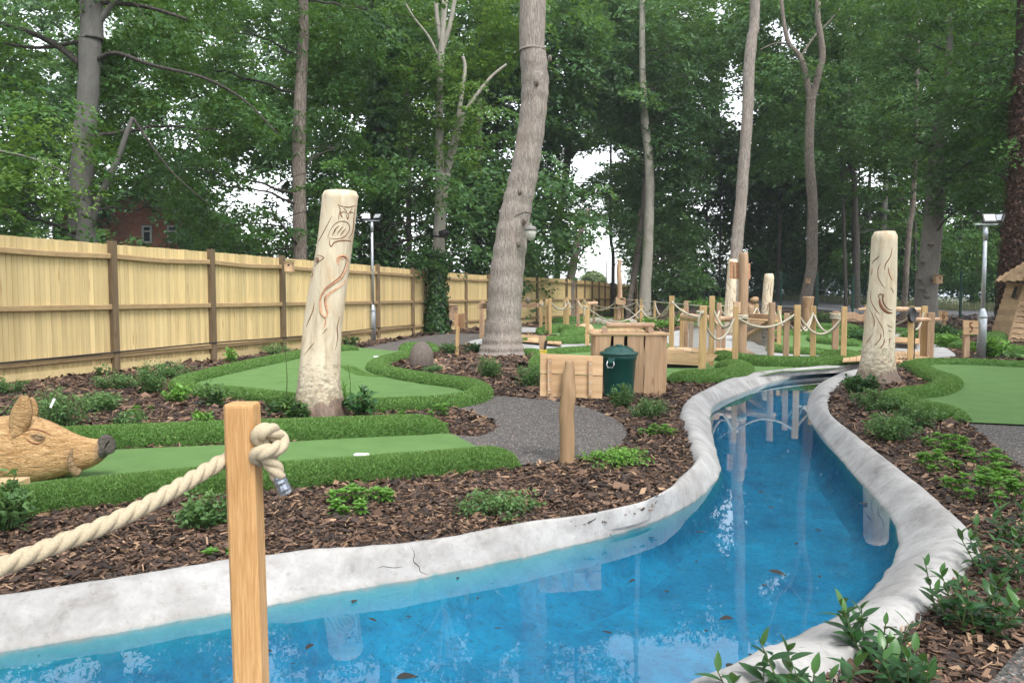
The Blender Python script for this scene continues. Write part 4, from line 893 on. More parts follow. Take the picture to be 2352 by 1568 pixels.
post('b3', z2, 1387, 490, 757, .1, 'far thin post right of the pulley box')
post('b4', z2, 1437, 482, 790, .1, 'far post between the pulley box and the pale tree, tallest of its pair')
post('b5', z2, 1440, 557, 822, .11, 'stout shorter post behind the right part of the crate top')
post('b6', z2, 1581, 507, 790, .1, 'post behind the crate before the raised yellow green shrub')
post('b7', z2, 1762, 455, 1030, .12, 'tall golden post right of the crate with two ropes threaded through')
post('b8', z2, 1872, 590, 1020, .1, 'lower post with a knotted rope left of the round rail')
post('b9', z2, 1920, 508, 1015, .12, 'thick brown weathered post carrying the round rail', 'pinkpost')
post('c1', z2, 1970, 700, 1025, .1, 'short brown post under the round rail', 'pinkpost')
post('c2', z2, 2090, 560, 1260, .125, 'big near golden post with a knot on its face beside the turf kerb', Y=14.1)
post('c3', z2, 2190, 456, 1175, .105, 'tall leaning golden post behind the knotted near post', Y=15.1)
post('c4', z2, 2262, 530, 1060, .12, 'thick brown post right of the tall golden pair', 'pinkpost')
post('d0', z3, 355, 900, 1165, .09, 'short low brown post by the pale concrete', 'pinkpost')
post('d1', z3, 490, 617, 1320, .105, 'golden post in the turf kerb just left of the tall signpost', Y=14.7)
post('d3', z3, 635, 580, 860, .1, 'far post half hidden behind the tall signpost')
post('d4', z3, 740, 595, 1045, .1, 'far rope post left of the butterfly trunk')
post('d5', z3, 910, 577, 1235, .13, 'round brown post at the end of the wire netting', 'pinkpost', rnd=True, Y=15.2)
post('d5b', z3, 948, 600, 850, .09, 'far slim post seen just right of the butterfly trunk')
post('d6', z3, 1008, 617, 1100, .11, 'post standing at the left edge of the far green lane')
post('d7', z3, 1087, 702, 1250, .11, 'short orange brown post between two taller golden posts', 'pinkpost', Y=15.25)
post('d8', z3, 1215, 607, 1260, .12, 'thick golden post in the kerb with four rope ends', Y=15.2)
post('d9', z3, 1405, 620, 1195, .115, 'golden post in front of the curled line stump', Y=16.6)
post('e1', z3, 1668, 680, 1190, .13, 'brown post with rope wrapped round its top', 'pinkpost', Y=16.9)
post('e2', z3, 1765, 625, 1235, .105, 'last golden rope post left of the hair line trunk', Y=15.15)
post('f1', z4, 163, 685, 875, .1, 'brown rail post just left of the hair line trunk', 'pinkpost')
post('f2', z4, 457, 790, 1060, .1, 'post bearing the black disc, right of the hair line trunk')
post('f3', z4, 545, 692, 1035, .115, 'tall golden rope post behind the black disc')
post('f4', z4, 585, 735, 1040, .14, 'thick orange post carrying the thin round rail', 'pinkpost')
post('f5', z4, 465, 692, 1000, .1, 'far post with its top above the black disc', Y=19)
post('f6', z4, 525, 705, 900, .1, 'far rail post between the black disc and the golden post', 'pinkpost', Y=22)
post('g1', z1, 1272, 668, 1015, .13, 'weathered rail post left of the big tree', 'pinkpost')
post('g2', z1, 1880, 660, 930, .1, 'pale rail post end post behind the rope pair') if 0 else None
# tall signpost with sign panels
ts = thing('tall_signpost', atY(*z3(565, 1190), 16.2) * [1, 1, 0], 'very tall brown weathered signpost with two red brown boards near its top', 'signpost')
g = G(); q = [atY(*z3(562, y), 16.2) for y in (1195, 1190)] + [atY(*z3(x, y), 16.2) for x, y in ((568, 1000), (580, 700), (592, 400), (592, 100), (590, -8))]
q[0][2] = -.1; sweep(g, cr(q, 4), circ(14), np.interp(np.linspace(0, 1, 25), [0, .9, 1], [.112, .10, .085])); g.build('post', M['pinkpost'], parent=ts, smooth=True)
g = G(); hexa(g, zq([(440, 95), (552, 112), (550, 303), (437, 297)], z3, 16.25), (0, .05, 0)); g.build('sign_board', M['redboard'], parent=ts)
g = G(); hexa(g, zq([(487, 118), (501, 120), (500, 290), (486, 288)], z3, 16.21), (0, .03, 0)); g.build('batten', M['plank'], parent=ts)
g = G(); hexa(g, zq([(632, 112), (672, 118), (672, 306), (630, 300)], z3, 16.25), (0, .05, 0)); g.build('sign_board', M['redboard'], parent=ts)
g = G(); hexa(g, zq([(480, 565), (562, 572), (556, 705), (478, 700)], z3, 16.1), (0, .04, 0)); g.build('lower_board', M['log'], parent=ts)
# bent mast with pulley box
ma = thing('bent_mast', onH(*z2(1200, 760)) , 'pale bent peeled pole carrying a small wooden pulley box', 'pole')
Ym = float(ma['_o'][1]); g = G(); q = [atY(*z2(x, y), Ym) for x, y in ((1195, 775), (1200, 600), (1212, 440), (1205, 250), (1200, 170), (1213, 68))]; sweep(g, cr(q, 5), circ(12), .155 * np.interp(np.linspace(0, 1, 26), [0, 1], [.9, .62])); g.build('pole', M['log'], parent=ma, smooth=True)
g = G(); hexa(g, zq([(1170, 468), (1215, 470), (1215, 550), (1170, 540)], z2, Ym - .35), (.0, .3, 0)); g.build('pulley_box', M['plank'], parent=ma)
g = G(); hexa(g, zq([(1216, 500), (1275, 498), (1275, 550), (1216, 552)], z2, Ym - .34), (.0, .28, 0)); g.build('pulley_box', M['plank'], parent=ma)
g = G(); hexa(g, zq([(1190, 463), (1275, 478), (1275, 490), (1190, 475)], z2, Ym - .35), (.0, .3, 0)); g.build('box_lid', M['plankx'], parent=ma)

# ================================================================== ROPES
USED = set()
def swag(a, b, sag, lab, da=.09, db=.09, r=.024, m='ropeg', za=None, zb=None):
    pa, ha = PD[a][0], PD[a][1]; pb2, hb2 = PD[b][0], PD[b][1]
    A = np.array([pa[0], pa[1], ha - da]); B = np.array([pb2[0], pb2[1], hb2 - db]); t = np.linspace(0, 1, 25)[:, None]
    P = A + (B - A) * t; P[:, 2] -= 4 * sag * (t[:, 0] * (1 - t[:, 0])); P = resample(P, .02 if pa[1] < 20 else .05); g = G()
    sweep(g, P, strands(r, 3, 4), 1.0, twist=np.arange(len(P)) * np.linalg.norm(P[1] - P[0]) * 2 * math.pi / .13); lab = lab if lab not in USED else 'second ' + lab; USED.add(lab); g.build('rope', M[m], smooth=True, label=lab, cat='rope', group='rope swags between the posts', org=A)
for a, b, s_, da, db in [('a1', 'a3', .22, .12, .10), ('a3', 'a5', .30, .1, .25), ('a4', 'a5', .3, .12, .15), ('a5', 'a6', .3, .1, .12), ('a3', 'a6', .3, .12, .1), ('a6', 'a8', .12, .1, .12), ('a8', 'b5', .45, .14, .14), ('a7', 'b1', .35, .2, .1), ('a7', 'b3', .3, .1, .15), ('b2', 'b4', .3, .1, .1),
        ('b3', 'b6', .45, .1, .1), ('b4', 'b6', .40, .12, .12), ('b5', 'b7', .42, .14, .14), ('b6', 'b7', .45, .1, .14), ('b7', 'c2', .10, .14, .22), ('b7', 'b8', .35, .16, .1), ('c2', 'd1', .42, .25, .16), ('c3', 'c4', .2, .16, .2), ('c3', 'd1', .35, .14, .16), ('c4', 'd4', .5, .1, .1), ('d1', 'd8', .25, .2, .14),
        ('d4', 'd6', .40, .1, .12), ('d6', 'd7', .25, .12, .14), ('d7', 'd9', .30, .14, .14), ('d8', 'e2', .42, .14, .14), ('d9', 'e2', .40, .14, .12), ('d5b', 'd6', .25, .1, .12), ('d9', 'd8', .4, .1, .14), ('f1', 'f2', .4, .1, -.1), ('f2', 'f3', .3, -.02, .1), ('f5', 'f2', .35, .1, -.1)]:
    swag(a, b, s_, f'pale rope swag from the {" ".join(PD[a][3].split()[:9])}' if 0 else 'pale twisted rope hanging from the ' + ' '.join(PD[a][3].replace(',', '').split()[:9]), da, db)
def coil(nm, lab, turns=3, r=.02, dz=.1):
    p, h, w, _ = PD[nm]; t = np.linspace(0, turns * 2 * math.pi, turns * 20); P = np.stack([p[0] + np.cos(t) * (w * .75), p[1] + np.sin(t) * (w * .75), h - dz - t / (2 * math.pi) * r * 2.1], 1)
    g = G(); sweep(g, P, strands(r, 3, 4), 1.0, twist=.5); g.build('rope_coil', M['ropeg'], smooth=True, label=lab, cat='rope')
coil('a1', 'rope coiled round the pale post at the left rail end', 2); coil('e1', 'rope wrapped round the top of the brown post', 3, dz=.04); coil('a7', 'rope coiled on the far post behind the carved animal', 2); coil('b1', 'rope lashed round the post beside the bent mast', 3)
def knot(c, lab, s=.05, tail=.16):
    c = np.array(c); t = np.linspace(0, 2 * math.pi, 60); P = c + s * np.stack([np.sin(t) + 1.1 * np.sin(2 * t), -.8 * np.sin(3 * t), np.cos(t) - 1.1 * np.cos(2 * t)], 1) * .6
    g = G(); sweep(g, P, strands(.021, 3, 4), 1.0, twist=.35); sweep(g, cr([c + [0, -.02, 0], c + [-.03, -.03, -.08], c + [-.035, -.02, -.08 - tail]], 6), strands(.021, 3, 4), 1.0, twist=.4); g.build('rope_knot', M['ropeg'], smooth=True, label=lab, cat='rope knot')
knot(PD['c2'][0] * [1, 1, 0] + [-.08, -.07, PD['c2'][1] - .14], 'fat rope knot with a hanging tail on the big near golden post')
knot(PD['a8'][0] * [1, 1, 0] + [-.07, -.03, PD['a8'][1] - .12], 'rope knot with a hanging tail on the near post left of the crate')
knot(PD['b8'][0] * [1, 1, 0] + [-.0, -.08, PD['b8'][1] - .1], 'small rope knot on the lower post by the round rail', .04, .05)
g = G(); c = atY(*z3(585, 722), 16.0); t = np.linspace(0, 6.28 * 2, 50); sweep(g, np.stack([c[0] + .13 * np.cos(t), c[1] + .13 * np.sin(t) + .15, c[2] - t * .006], 1), strands(.028, 3, 4), 1.0, twist=.4); g.build('rope_coil', M['ropeg'], smooth=True, label='brown rope coil lashed round the tall signpost', cat='rope')
# rails
def rail(zf, a, b, Ya, Yb_, w, h, lab, m='log', rnd=True, wav=0):
    A, B = atY(*zf(*a), Ya), atY(*zf(*b), Yb_); P = cr([A, A * .65 + B * .35 + [0, 0, wav], A * .3 + B * .7 - [0, 0, wav], B], 5); g = G(); sweep(g, P, circ(12, w / 2) if rnd else chamf(w, h, .01), 1.0); g.build('rail', M[m], smooth=False, label=lab, cat='rail')
rail(z2, (150, 555), (335, 555), 25, 24.5, .07, .14, 'flat weathered rail from the big tree to the first rope post', 'pinkpost', False)
rail(z1, (1240, 718), (1345, 712), 17.9, 19, .05, .13, 'short flat rail on the post left of the big tree', 'pinkpost', False)
rail(z2, (860, 538), (962, 532), 24.5, 25, .11, .1, 'short round rail end between two far posts left of the mast')
rail(z2, (1885, 678), (2260, 712), 17.2, 16.0, .17, .1, 'thick round pale rail between the brown posts at mid bridge')
rail(z3, (255, 770), (470, 775), 16.5, 16.4, .12, .1, 'round rail continuing right behind the golden leaning post')
rail(z3, (605, 738), (970, 760), 17.0, 16.2, .10, .14, 'flat brown rail above the wire netting', 'pinkpost', False)
rail(z3, (605, 775), (970, 795), 16.7, 16.0, .16, .04, 'wide pale plank capping the wire netting', 'plankx', False)
rail(z3, (560, 1010), (885, 812), 16.6, 16.3, .09, .1, 'slanting brace pole behind the wire netting')
rail(z3, (1790, 745), (2036, 745), 18, 18, .05, .16, 'wavy grey rail plank left of the hair line trunk', 'pinkpost', False, .03)
rail(z4, (360, 712), (530, 716), 19.5, 19.5, .12, .1, 'thick round top rail behind the black disc')
rail(z4, (470, 780), (648, 780), 17, 17, .09, .1, 'thin pale round rail through the orange post')
rail(z4, (120, 716), (180, 712), 24, 24, .09, .1, 'short rail end left of the hair line trunk')
# thin pulley line
for k_, (zf, a, b, Ya, Yb_) in enumerate([(z2, (1275, 492), (2180, 568), 24, 14), (z3, (320, 620), (485, 606), 15, 16.2), (z2, (1238, 545), (1415, 695), 24, 18), (z2, (1460, 730), (1500, 762), 18, 17), (z2, (1790, 990), (1830, 1030), 15, 14.5)]):
    g = G(); sweep(g, [atY(*zf(*a), Ya), atY(*zf(*b), Yb_)], circ(6), .009); g.build('cord', M['ropeg'], label=['thin pale cord running from the pulley box to the near golden post', 'thin cord from the brown post to the tall signpost', 'thin cord slanting down from the pulley box', 'thin cord end slanting above the crate', 'cord end hanging beside the low bridge deck'][k_], cat='cord')

# ================================================================== DECKS, BRIDGES, NETTING
def deck(name, pts_, z, th, nboards, lab, m='plankx', edge=None):
    q = np.array([onz(*p, z) for p in pts_]); t = thing(name, q.mean(0) * [1, 1, 0], lab, 'bridge'); 
    for i in range(nboards):
        u0, u1 = i / nboards + .004, (i + 1) / nboards - .004; A = q[0] + (q[1] - q[0]) * u0; B = q[0] + (q[1] - q[0]) * u1; C = q[3] + (q[2] - q[3]) * u1; D = q[3] + (q[2] - q[3]) * u0
        g = G(); hexa(g, [A, B, C, D], (0, 0, -th)); g.build('deck_board', M[m], parent=t)
    return t
dk = deck('timber_bridge', [(1530, 808), (1735, 812), (1715, 800), (1535, 797)], .17, .03, 10, 'low timber bridge with a deep edge beam and dark gap right of the crate')
g = G(); hexa(g, zq([(1700, 1062), (2050, 1078), (2050, 1200), (1700, 1180)], z2, 14.6), (0, .08, 0)); g.build('edge_beam', M['plankx'], parent=dk)
g = G(); hexa(g, zq([(2050, 1078), (2262, 1085), (2200, 1150), (2050, 1200)], z2, 14.7), (0, .08, 0)); g.build('edge_beam', M['plankx'], parent=dk)
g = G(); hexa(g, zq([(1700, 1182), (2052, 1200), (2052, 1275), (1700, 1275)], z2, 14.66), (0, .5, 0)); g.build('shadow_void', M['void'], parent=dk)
g = G(); hexa(g, zq([(1715, 1030), (1900, 1030), (1900, 1065), (1715, 1060)], z2, 15.2), (0, .3, 0)); g.build('step', M['plankx'], parent=dk)
dk = deck('timber_bridge', [(1935, 828), (2060, 822), (2045, 806), (1940, 812)], .2, .03, 8, 'low timber bridge seen between the last rope post and the hair line trunk')
g = G(); hexa(g, zq([(1690, 1203), (1985, 1187), (1985, 1262), (1790, 1255)], z3, 16.4), (0, .08, 0)); g.build('edge_beam', M['plankx'], parent=dk)
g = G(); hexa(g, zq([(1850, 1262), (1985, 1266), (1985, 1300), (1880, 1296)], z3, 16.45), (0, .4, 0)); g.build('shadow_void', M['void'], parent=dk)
deck('boardwalk', [(2055, 832), (2150, 832), (2120, 806), (2055, 806)], .06, .03, 9, 'pale boardwalk right of the hair line trunk', 'plankx')
dk = deck('timber_bridge', [(1188, 782), (1290, 790), (1290, 778), (1188, 772)], .12, .03, 6, 'pale low deck crossing the concrete right of the big tree')
g = G(); hexa(g, zq([(135, 868), (345, 880), (335, 905), (135, 895)], z2, 20.6), (0, .08, 0)); g.build('edge_beam', M['plankx'], parent=dk)
dk = deck('timber_bridge', [(1360, 768), (1500, 770), (1470, 752), (1362, 756)], .1, .03, 8, 'far slatted deck behind the crate top')
dk = deck('timber_bridge', [z4(350, 925), z4(520, 935), z4(520, 905), z4(350, 890)], .2, .04, 5, 'short far deck behind the black disc post')
g = G(); q = np.array(zq([(350, 895), (520, 912), (520, 935), (350, 920)], z4, 20)); hexa(g, q, (0, .08, 0)); g.build('edge_beam', M['plankx'], parent=dk)
def netting(corners, zf, Ya, Yb_, nx, ny, lab):
    a, b, c, d = [atY(*zf(*p), Y) for p, Y in zip(corners, (Ya, Yb_, Yb_, Ya))]; g = G()
    for i in range(nx + 1): t = i / nx; sweep(g, [a + (b - a) * t, d + (c - d) * t], circ(3), .0035, caps=False)
    for i in range(ny + 1): t = i / ny; sweep(g, [a + (d - a) * t, b + (c - b) * t], circ(3), .0035, caps=False)
    g.build('wire_netting', M['wire'], label=lab, cat='netting')
netting([(610, 800), (880, 810), (880, 1225), (600, 1160)], z3, 16.6, 16.3, 26, 36, 'square mesh wire netting stretched right of the tall signpost')
netting([(1940, 740), (2230, 760), (2230, 1060), (1940, 1010)], z2, 17.3, 16, 26, 28, 'square mesh wire netting under the thick round rail')
# turf lap, stones, small carved animal, mushrooms
for i, (x, y, r_) in enumerate([(900, 735, .33), (965, 735, .36), (1010, 740, .25), (1060, 748, .3), (1120, 740, .34), (1280, 745, .3), (1320, 745, .33), (1000, 632, .4)]):
    p = onz(*z2(x, y + 18)); g = G(); blob(g, p + [0, 0, .1], (r_, r_ * .8, r_ * .62), i + 20, .12, 9, 2.0, flat=.15); g.build('stone', M['stone'], smooth=True, label='pale rounded stone in the row edging the far turf' if i < 7 else 'flat pale stone beside the round dark mirror', cat='stone', group='pale stones edging the far turf' if i < 7 else None)
p = onz(*z2(850, 858)); an = thing('carved_animal', p, 'small reddish carved wooden animal crouching on the turf behind the posts', 'wood carving')
g = G(); blob(g, p + [0, .1, .16], (.28, .2, .22), 3, .08, 12, 2, flat=.18); g.build('body', M['log'], parent=an, smooth=True)
g = G(); blob(g, p + [-.32, 0, .22], (.15, .11, .12), 4, .06, 10); g.build('head', M['log'], parent=an, smooth=True)
for s_ in (-1, 1): g = G(); lathe(g, [(.04, 0), (.03, .05), (.004, .09)], p + [-.32, s_ * .06, .31], 8); g.build('ear', M['log'], parent=an)
g = G(); q = cr([p + [.25, .1, .1], p + [.4, .05, .06], p + [.52, -.05, .05]], 5); sweep(g, q, circ(8), np.linspace(.06, .02, len(q))); g.build('tail', M['log'], parent=an, smooth=True)
def mushroom(zf, x, y, r_, h, lab, m='log'):
    p = onH(*zf(x, y)); t = thing('mushroom_stool', p, lab, 'stool'); g = G(); lathe(g, [(r_ * .4, -.05), (r_ * .32, h * .6), (r_ * .4, h)], p, 14); g.build('stalk', M[m], parent=t)
    g = G(); lathe(g, [(r_ * .4, h - .01), (r_ * .98, h), (r_, h + .06), (r_ * .75, h + .16), (r_ * .3, h + .23), (0, h + .24)], p, 20); g.build('cap', M[m], parent=t, smooth=True)
mushroom(z3, 1910, 845, .38, .14, 'low wooden mushroom stool on the bank left of the hair line trunk')
mushroom(z3, 715, 1040, .62, .45, 'big carved mushroom seat behind the wire netting', 'roundpost')
p = onH(*z3(680, 860)); t = thing('carved_creature', p, 'upright reddish carved creature behind the mushroom seat', 'wood carving'); g = G(); blob(g, p + [0, 0, .5], (.22, .2, .62), 5, .14, 14, 2); g.build('body', M['roundpost'], parent=t, smooth=True); g = G(); blob(g, p + [.12, -.05, 1.12], (.18, .15, .16), 6, .1, 10); g.build('head', M['roundpost'], parent=t, smooth=True)
# black disc
c = atY(*z4(471, 750), PD['f2'][0][1] - .08); dsc = thing('black_disc', c, 'shiny black round target disc fixed to the post right of the hair line trunk', 'disc')
Mx = Matrix.Rotation(R(90), 3, 'X') @ Matrix.Rotation(0, 3, 'X'); Mx = Matrix.Rotation(R(38), 3, 'Z') @ Matrix.Rotation(R(90), 3, 'X')
g = G(); lathe(g, [(.0, -.02), (.10, -.025), (.165, -.02), (.17, .0), (.15, .02), (.0, .022)], c, 26, M=Mx); g.build('disc', M['black'], parent=dsc, smooth=True)
g = G(); lathe(g, [(.13, .022), (.15, .032), (.165, .02)], c, 26, M=Mx); g.build('rim', M['black'], parent=dsc, smooth=True)
q = PD['f2'][0]; g = G(); sweep(g, [q + [.06, -.06, .05], q + [.065, -.06, .3], q + [.06, -.06, PD['f2'][1] - .1]], circ(6), .012); g.build('cable', M['black'], parent=dsc)
# round dark mirror by the mid fence
c = onz(*z2(760, 690)) + [0, 0, .55]; g = G(); t = np.linspace(0, 2 * math.pi, 30); sweep(g, np.stack([c[0] + .42 * np.cos(t), c[1] + 0 * t, c[2] + .42 * np.sin(t)], 1), circ(6), .05); g.build('wheel_hoop', M['pinkpost'], label='round wooden hoop standing near the mid lamp post', cat='hoop')
# white tee marks and small box plates on the greens
for i, (x, y, w_, lab) in enumerate([(830, 1047, .13, 'white tee plate on the front lane beside the golden post'), (866, 820, .16, 'white tee plate on the far end of the middle green'), (2390, 962, .13, 'white tee plate near the right edge')]):
    p = onz(x, y, .034); g = G(); sweep(g, [p, p + [0, 0, .015], p + [0, 0, .02]], chamf(w_, .08, .02), [1, 1, .9], up=(0, 1, 0)); g.build('tee_plate', M['white'], label=lab, cat='tee marker')
# number signs
def digit(ch, c, s, par):
    strokes = {'5': [[(.5, 1), (-.4, 1), (-.4, .15), (.2, .2), (.5, -.2), (.4, -.8), (-.1, -1), (-.5, -.75)]], '6': [[(.4, 1), (-.3, .6), (-.5, -.3), (-.2, -1), (.4, -.85), (.45, -.25), (0, 0), (-.45, -.3)]]}[ch]
    for st in strokes: g = G(); P = cr([c + np.array([x * s * .6, 0, y * s]) for x, y in st], 4) if ch == '6' else np.array([c + np.array([x * s * .6, 0, y * s]) for x, y in st]); sweep(g, P, circ(6), s * .13, up=(0, 1, 0)); g.build('numeral', M['carve'], parent=par)
def numsign(ch, x0, x1, y0, y1, xb, yb, lab):
    p = onH(*z4(xb, yb)); t = thing('number_sign', p, lab, 'sign'); Y = p[1]
    top = atY(*z4(xb, y0 + 10), Y); g = G(); sweep(g, [p - [0, 0, .1], np.array([p[0], Y, top[2]])], chamf(.13, .08, .01), up=(0, 1, 0)); g.build('post', M['pinkpost'], parent=t)
    ym = (y0 + y1) / 2
    for a, b2 in ((y0, ym - 1), (ym + 1, y1)): g = G(); hexa(g, zq([(x0, a), (x1, a + 4), (x1 - 2, b2), (x0, b2)], z4, Y - .07), (0, .03, 0)); g.build('plank', M['plankx'], parent=t)
    digit(ch, atY(*z4((x0 + x1) / 2, ym), Y - .075), (y1 - y0) / 1.742 / 1.633 / 1764 * Y * .32, t)
numsign('5', 808, 908, 785, 878, 822, 1045, 'two plank wooden sign with a carved number 5 by the right lamp post')
numsign('6', 648, 708, 722, 786, 678, 880, 'smaller wooden sign with a carved number 6 farther back')
# folded sign left of the big tree
p = onz(*z1(1045, 1160)); t = thing('signboard', p, 'small folded wooden sign on a thin post left of the big tree', 'sign'); Y = p[1]
g = G(); sweep(g, [p - [0, 0, .1], atY(*z1(1055, 900), Y)], chamf(.09, .09, .01), up=(0, 1, 0)); g.build('post', M['post'], parent=t)
for a, b2, c_, d2, o1, o2 in ((1025, 780, 1065, 790, 0, .25), (1062, 790, 1122, 782, .25, 0)):
    A, B = atY(*z1(a, b2), Y + o1 - .1), atY(*z1(c_, d2), Y + o2 - .1); C, D = atY(*z1(c_ - 3, d2 + 135), Y + o2 - .1), atY(*z1(a - 2, b2 + 135), Y + o1 - .1); g = G(); hexa(g, [A, B, C, D], (0, .035, 0)); g.build('board', M['plank'], parent=t)
# meter cupboard by the ivy tree
Y = 30.0; bxx = thing('timber_cupboard', atY(*z1(985, 940), Y) * [1, 1, 0], 'red brown wooden cupboard with black hinges beside the ivy covered trunk', 'cupboard')
for a, b2, th_ in (((935, 975), (710, 848), 0),): 
    g = G(); hexa(g, [atY(*z1(937, 710), Y + .3), atY(*z1(975, 716), Y), atY(*z1(975, 852), Y), atY(*z1(940, 845), Y + .3)], (.04, .04, 0)); g.build('side', M['log'], parent=bxx)
for k_ in range(3):
    y0 = 716 + k_ * 45; g = G(); hexa(g, [atY(*z1(976, y0), Y), atY(*z1(1050, y0 - 1), Y + .08), atY(*z1(1050, y0 + 43), Y + .08), atY(*z1(976, y0 + 44), Y)], (0, .5, 0)); g.build('plank', M['log'], parent=bxx)
g = G(); hexa(g, [atY(*z1(930, 706), Y + .35), atY(*z1(972, 712), Y - .05), atY(*z1(1056, 712), Y + .03), atY(*z1(1010, 706), Y + .45)], (0, 0, .03)); g.build('lid', M['log'], parent=bxx)
for y0 in (745, 832): g = G(); box(g, atY(*z1(1035, y0), Y - .02), (.16, .03, .03)); g.build('hinge', M['black'], parent=bxx)
g = G(); sweep(g, [atY(*z1(958, 635), Y + .6), atY(*z1(958, 715), Y + .6)], chamf(.12, .1, .01)); g.build('post', M['pinkpost'], parent=bxx)
g = G(); sweep(g, cr([atY(*z1(1000, 850), Y), atY(*z1(985, 880), Y), atY(*z1(975, 940), Y)], 4), circ(8), .07); g.build('duct', M['black'], parent=bxx)

# ================================================================== LAMP POSTS AND LAMPS
def lamp(px, ytop, yb, Y, lab, heads, lean=0):
    p = atY(px, yb, Y) * [1, 1, 0] + [0, 0, 0]; p = onH(px, yb) if Y is None else p; Y = p[1]
    ht = atY(px, ytop, Y)[2]; t = thing('floodlight_post', p, lab, 'lamp post', 'steel floodlight posts'); g = G()
    lathe(g, [(.092, 0), (.092, .92), (.088, .93)], p, 20); g.build('base_tube', M['metal'], parent=t, smooth=True)
    g = G(); lathe(g, [(.098, .92), (.098, .96), (.05, 1.12), (.044, 1.13)], p, 20); g.build('collar', M['metal'], parent=t, smooth=True)
    g = G(); lathe(g, [(.043, 1.1), (.041, ht - .1)], p, 14); g.build('pole', M['metal'], parent=t, smooth=True)
    g = G(); lathe(g, [(.05, ht - .35), (.05, ht - .04)], p, 14); g.build('top_sleeve', M['metal'], parent=t, smooth=True)
    g = G(); box(g, (p[0], Y, ht), (.5, .06, .03)); g.build('bracket', M['metal'], parent=t)
    for dx, rz, rx in heads:
        c = np.array([p[0] + dx * .85, Y - .05, ht + .12]); g = G(); box(g, c, (.27, .06, .20), rz, rx); hd = g.build('lamp_head', M['black'], parent=t)
        d = np.array(Matrix.Rotation(rz, 3, 'Z') @ Matrix.Rotation(rx, 3, 'X')) @ np.array([0, -.033, 0]); g = G(); box(g, c + d, (.215, .01, .145), rz, rx); g.build('lamp_glass', M['glass'], parent=hd)
lamp(857, 507, 780, 24.0, 'steel floodlight post with a conical base sleeve in front of the left fence', [(-.2, R(10), R(-25)), (.22, R(-30), R(-35))])
lamp(1271, 569, 733, 41.5, 'far steel floodlight post at the fence corner', [(-.2, R(25), R(-25)), (.22, R(-20), R(-25))])
lamp(2253, 515, 827, 16.8, 'steel floodlight post beside the number 5 sign on the right', [(.04, R(-5), R(-25)), (.24, R(-55), R(-30))])
# bird boxes
def birdbox(c, s, lab, roof='fencegreen'):
    t = thing('bird_box', c, lab, 'bird box'); g = G(); hexa(g, [c + [-s / 2, 0, s * .75], c + [s / 2, 0, s * .65], c + [s / 2, 0, -s * .6], c + [-s / 2, 0, -s * .6]], (0, s, 0)); g.build('box', M['plank'], parent=t)
    g = G(); hexa(g, [c + [-s * .7, -s * .25, s * .85], c + [s * .7, -s * .25, s * .70], c + [s * .7, s * 1.05, s * .74], c + [-s * .7, s * 1.05, s * .9]], (0, 0, s * .06)); g.build('roof', M[roof], parent=t); g = G(); lathe(g, [(s * .13, 0), (s * .13, .006)], c + [.05 * s, -.006, s * .25], 12, M=Matrix.Rotation(R(90), 3, 'X')); g.build('hole', M['void'], parent=t)
birdbox(atY(662, 613, 18.8), .19, 'small pale bird box with a green roof on the fence top')
birdbox(atY(*z3(1357, 325), 38.9), .19, 'tiny pale bird box on the curved brown tree', 'black')
birdbox(atY(*z4(652, 522), 32.2), .26, 'brown nest box on the side of the thick pale trunk', 'log')
# hanging acorn lamp
c = atY(1219, 533, 17.6); t = thing('acorn_lantern', c + [0, 0, .5], 'grey acorn shaped lantern hanging beside the big tree', 'lantern')
g = G(); lathe(g, [(.0, -.2), (.06, -.18), (.11, -.1), (.125, .0), (.12, .04)], c, 18); g.build('globe', plain('frosted_lantern', (.42, .41, .38), .5), parent=t, smooth=True)
g = G(); lathe(g, [(.135, .03), (.14, .06), (.11, .12), (.03, .15), (.02, .2), (0, .2)], c, 18); g.build('cap', plain('lantern_cap', (.16, .15, .14), .7), parent=t, smooth=True)
g = G(); sweep(g, [c + [0, 0, .2], c + [0, 0, .42]], circ(5), .008); sweep(g, cr([c + [0, 0, .42], c + [-.15, 0, .44], c + [-.38, 0, .34]], 4), circ(5), .012); g.build('hanger', M['black'], parent=t)
# black camera lamp on the ivy tree
c = atY(*z1(935, 58), 28.0); t = thing('tree_spotlight', c, 'small black spotlight strapped to the pale forked trunk', 'spotlight')
g = G(); lathe(g, [(.0, -.22), (.11, -.2), (.13, .05), (.10, .16), (0, .17)], c, 14, M=Matrix.Rotation(R(80), 3, 'Y')); g.build('housing', M['black'], parent=t, smooth=True)
g = G(); q = atY(*z1(880, 90), 28.2); tt = np.linspace(0, 6.28, 24); sweep(g, np.stack([q[0] + .32 * np.cos(tt), 28.5 + .32 * np.sin(tt), q[2] - .04 * np.cos(tt)], 1), circ(6), .035); g.build('strap', M['black'], parent=t)

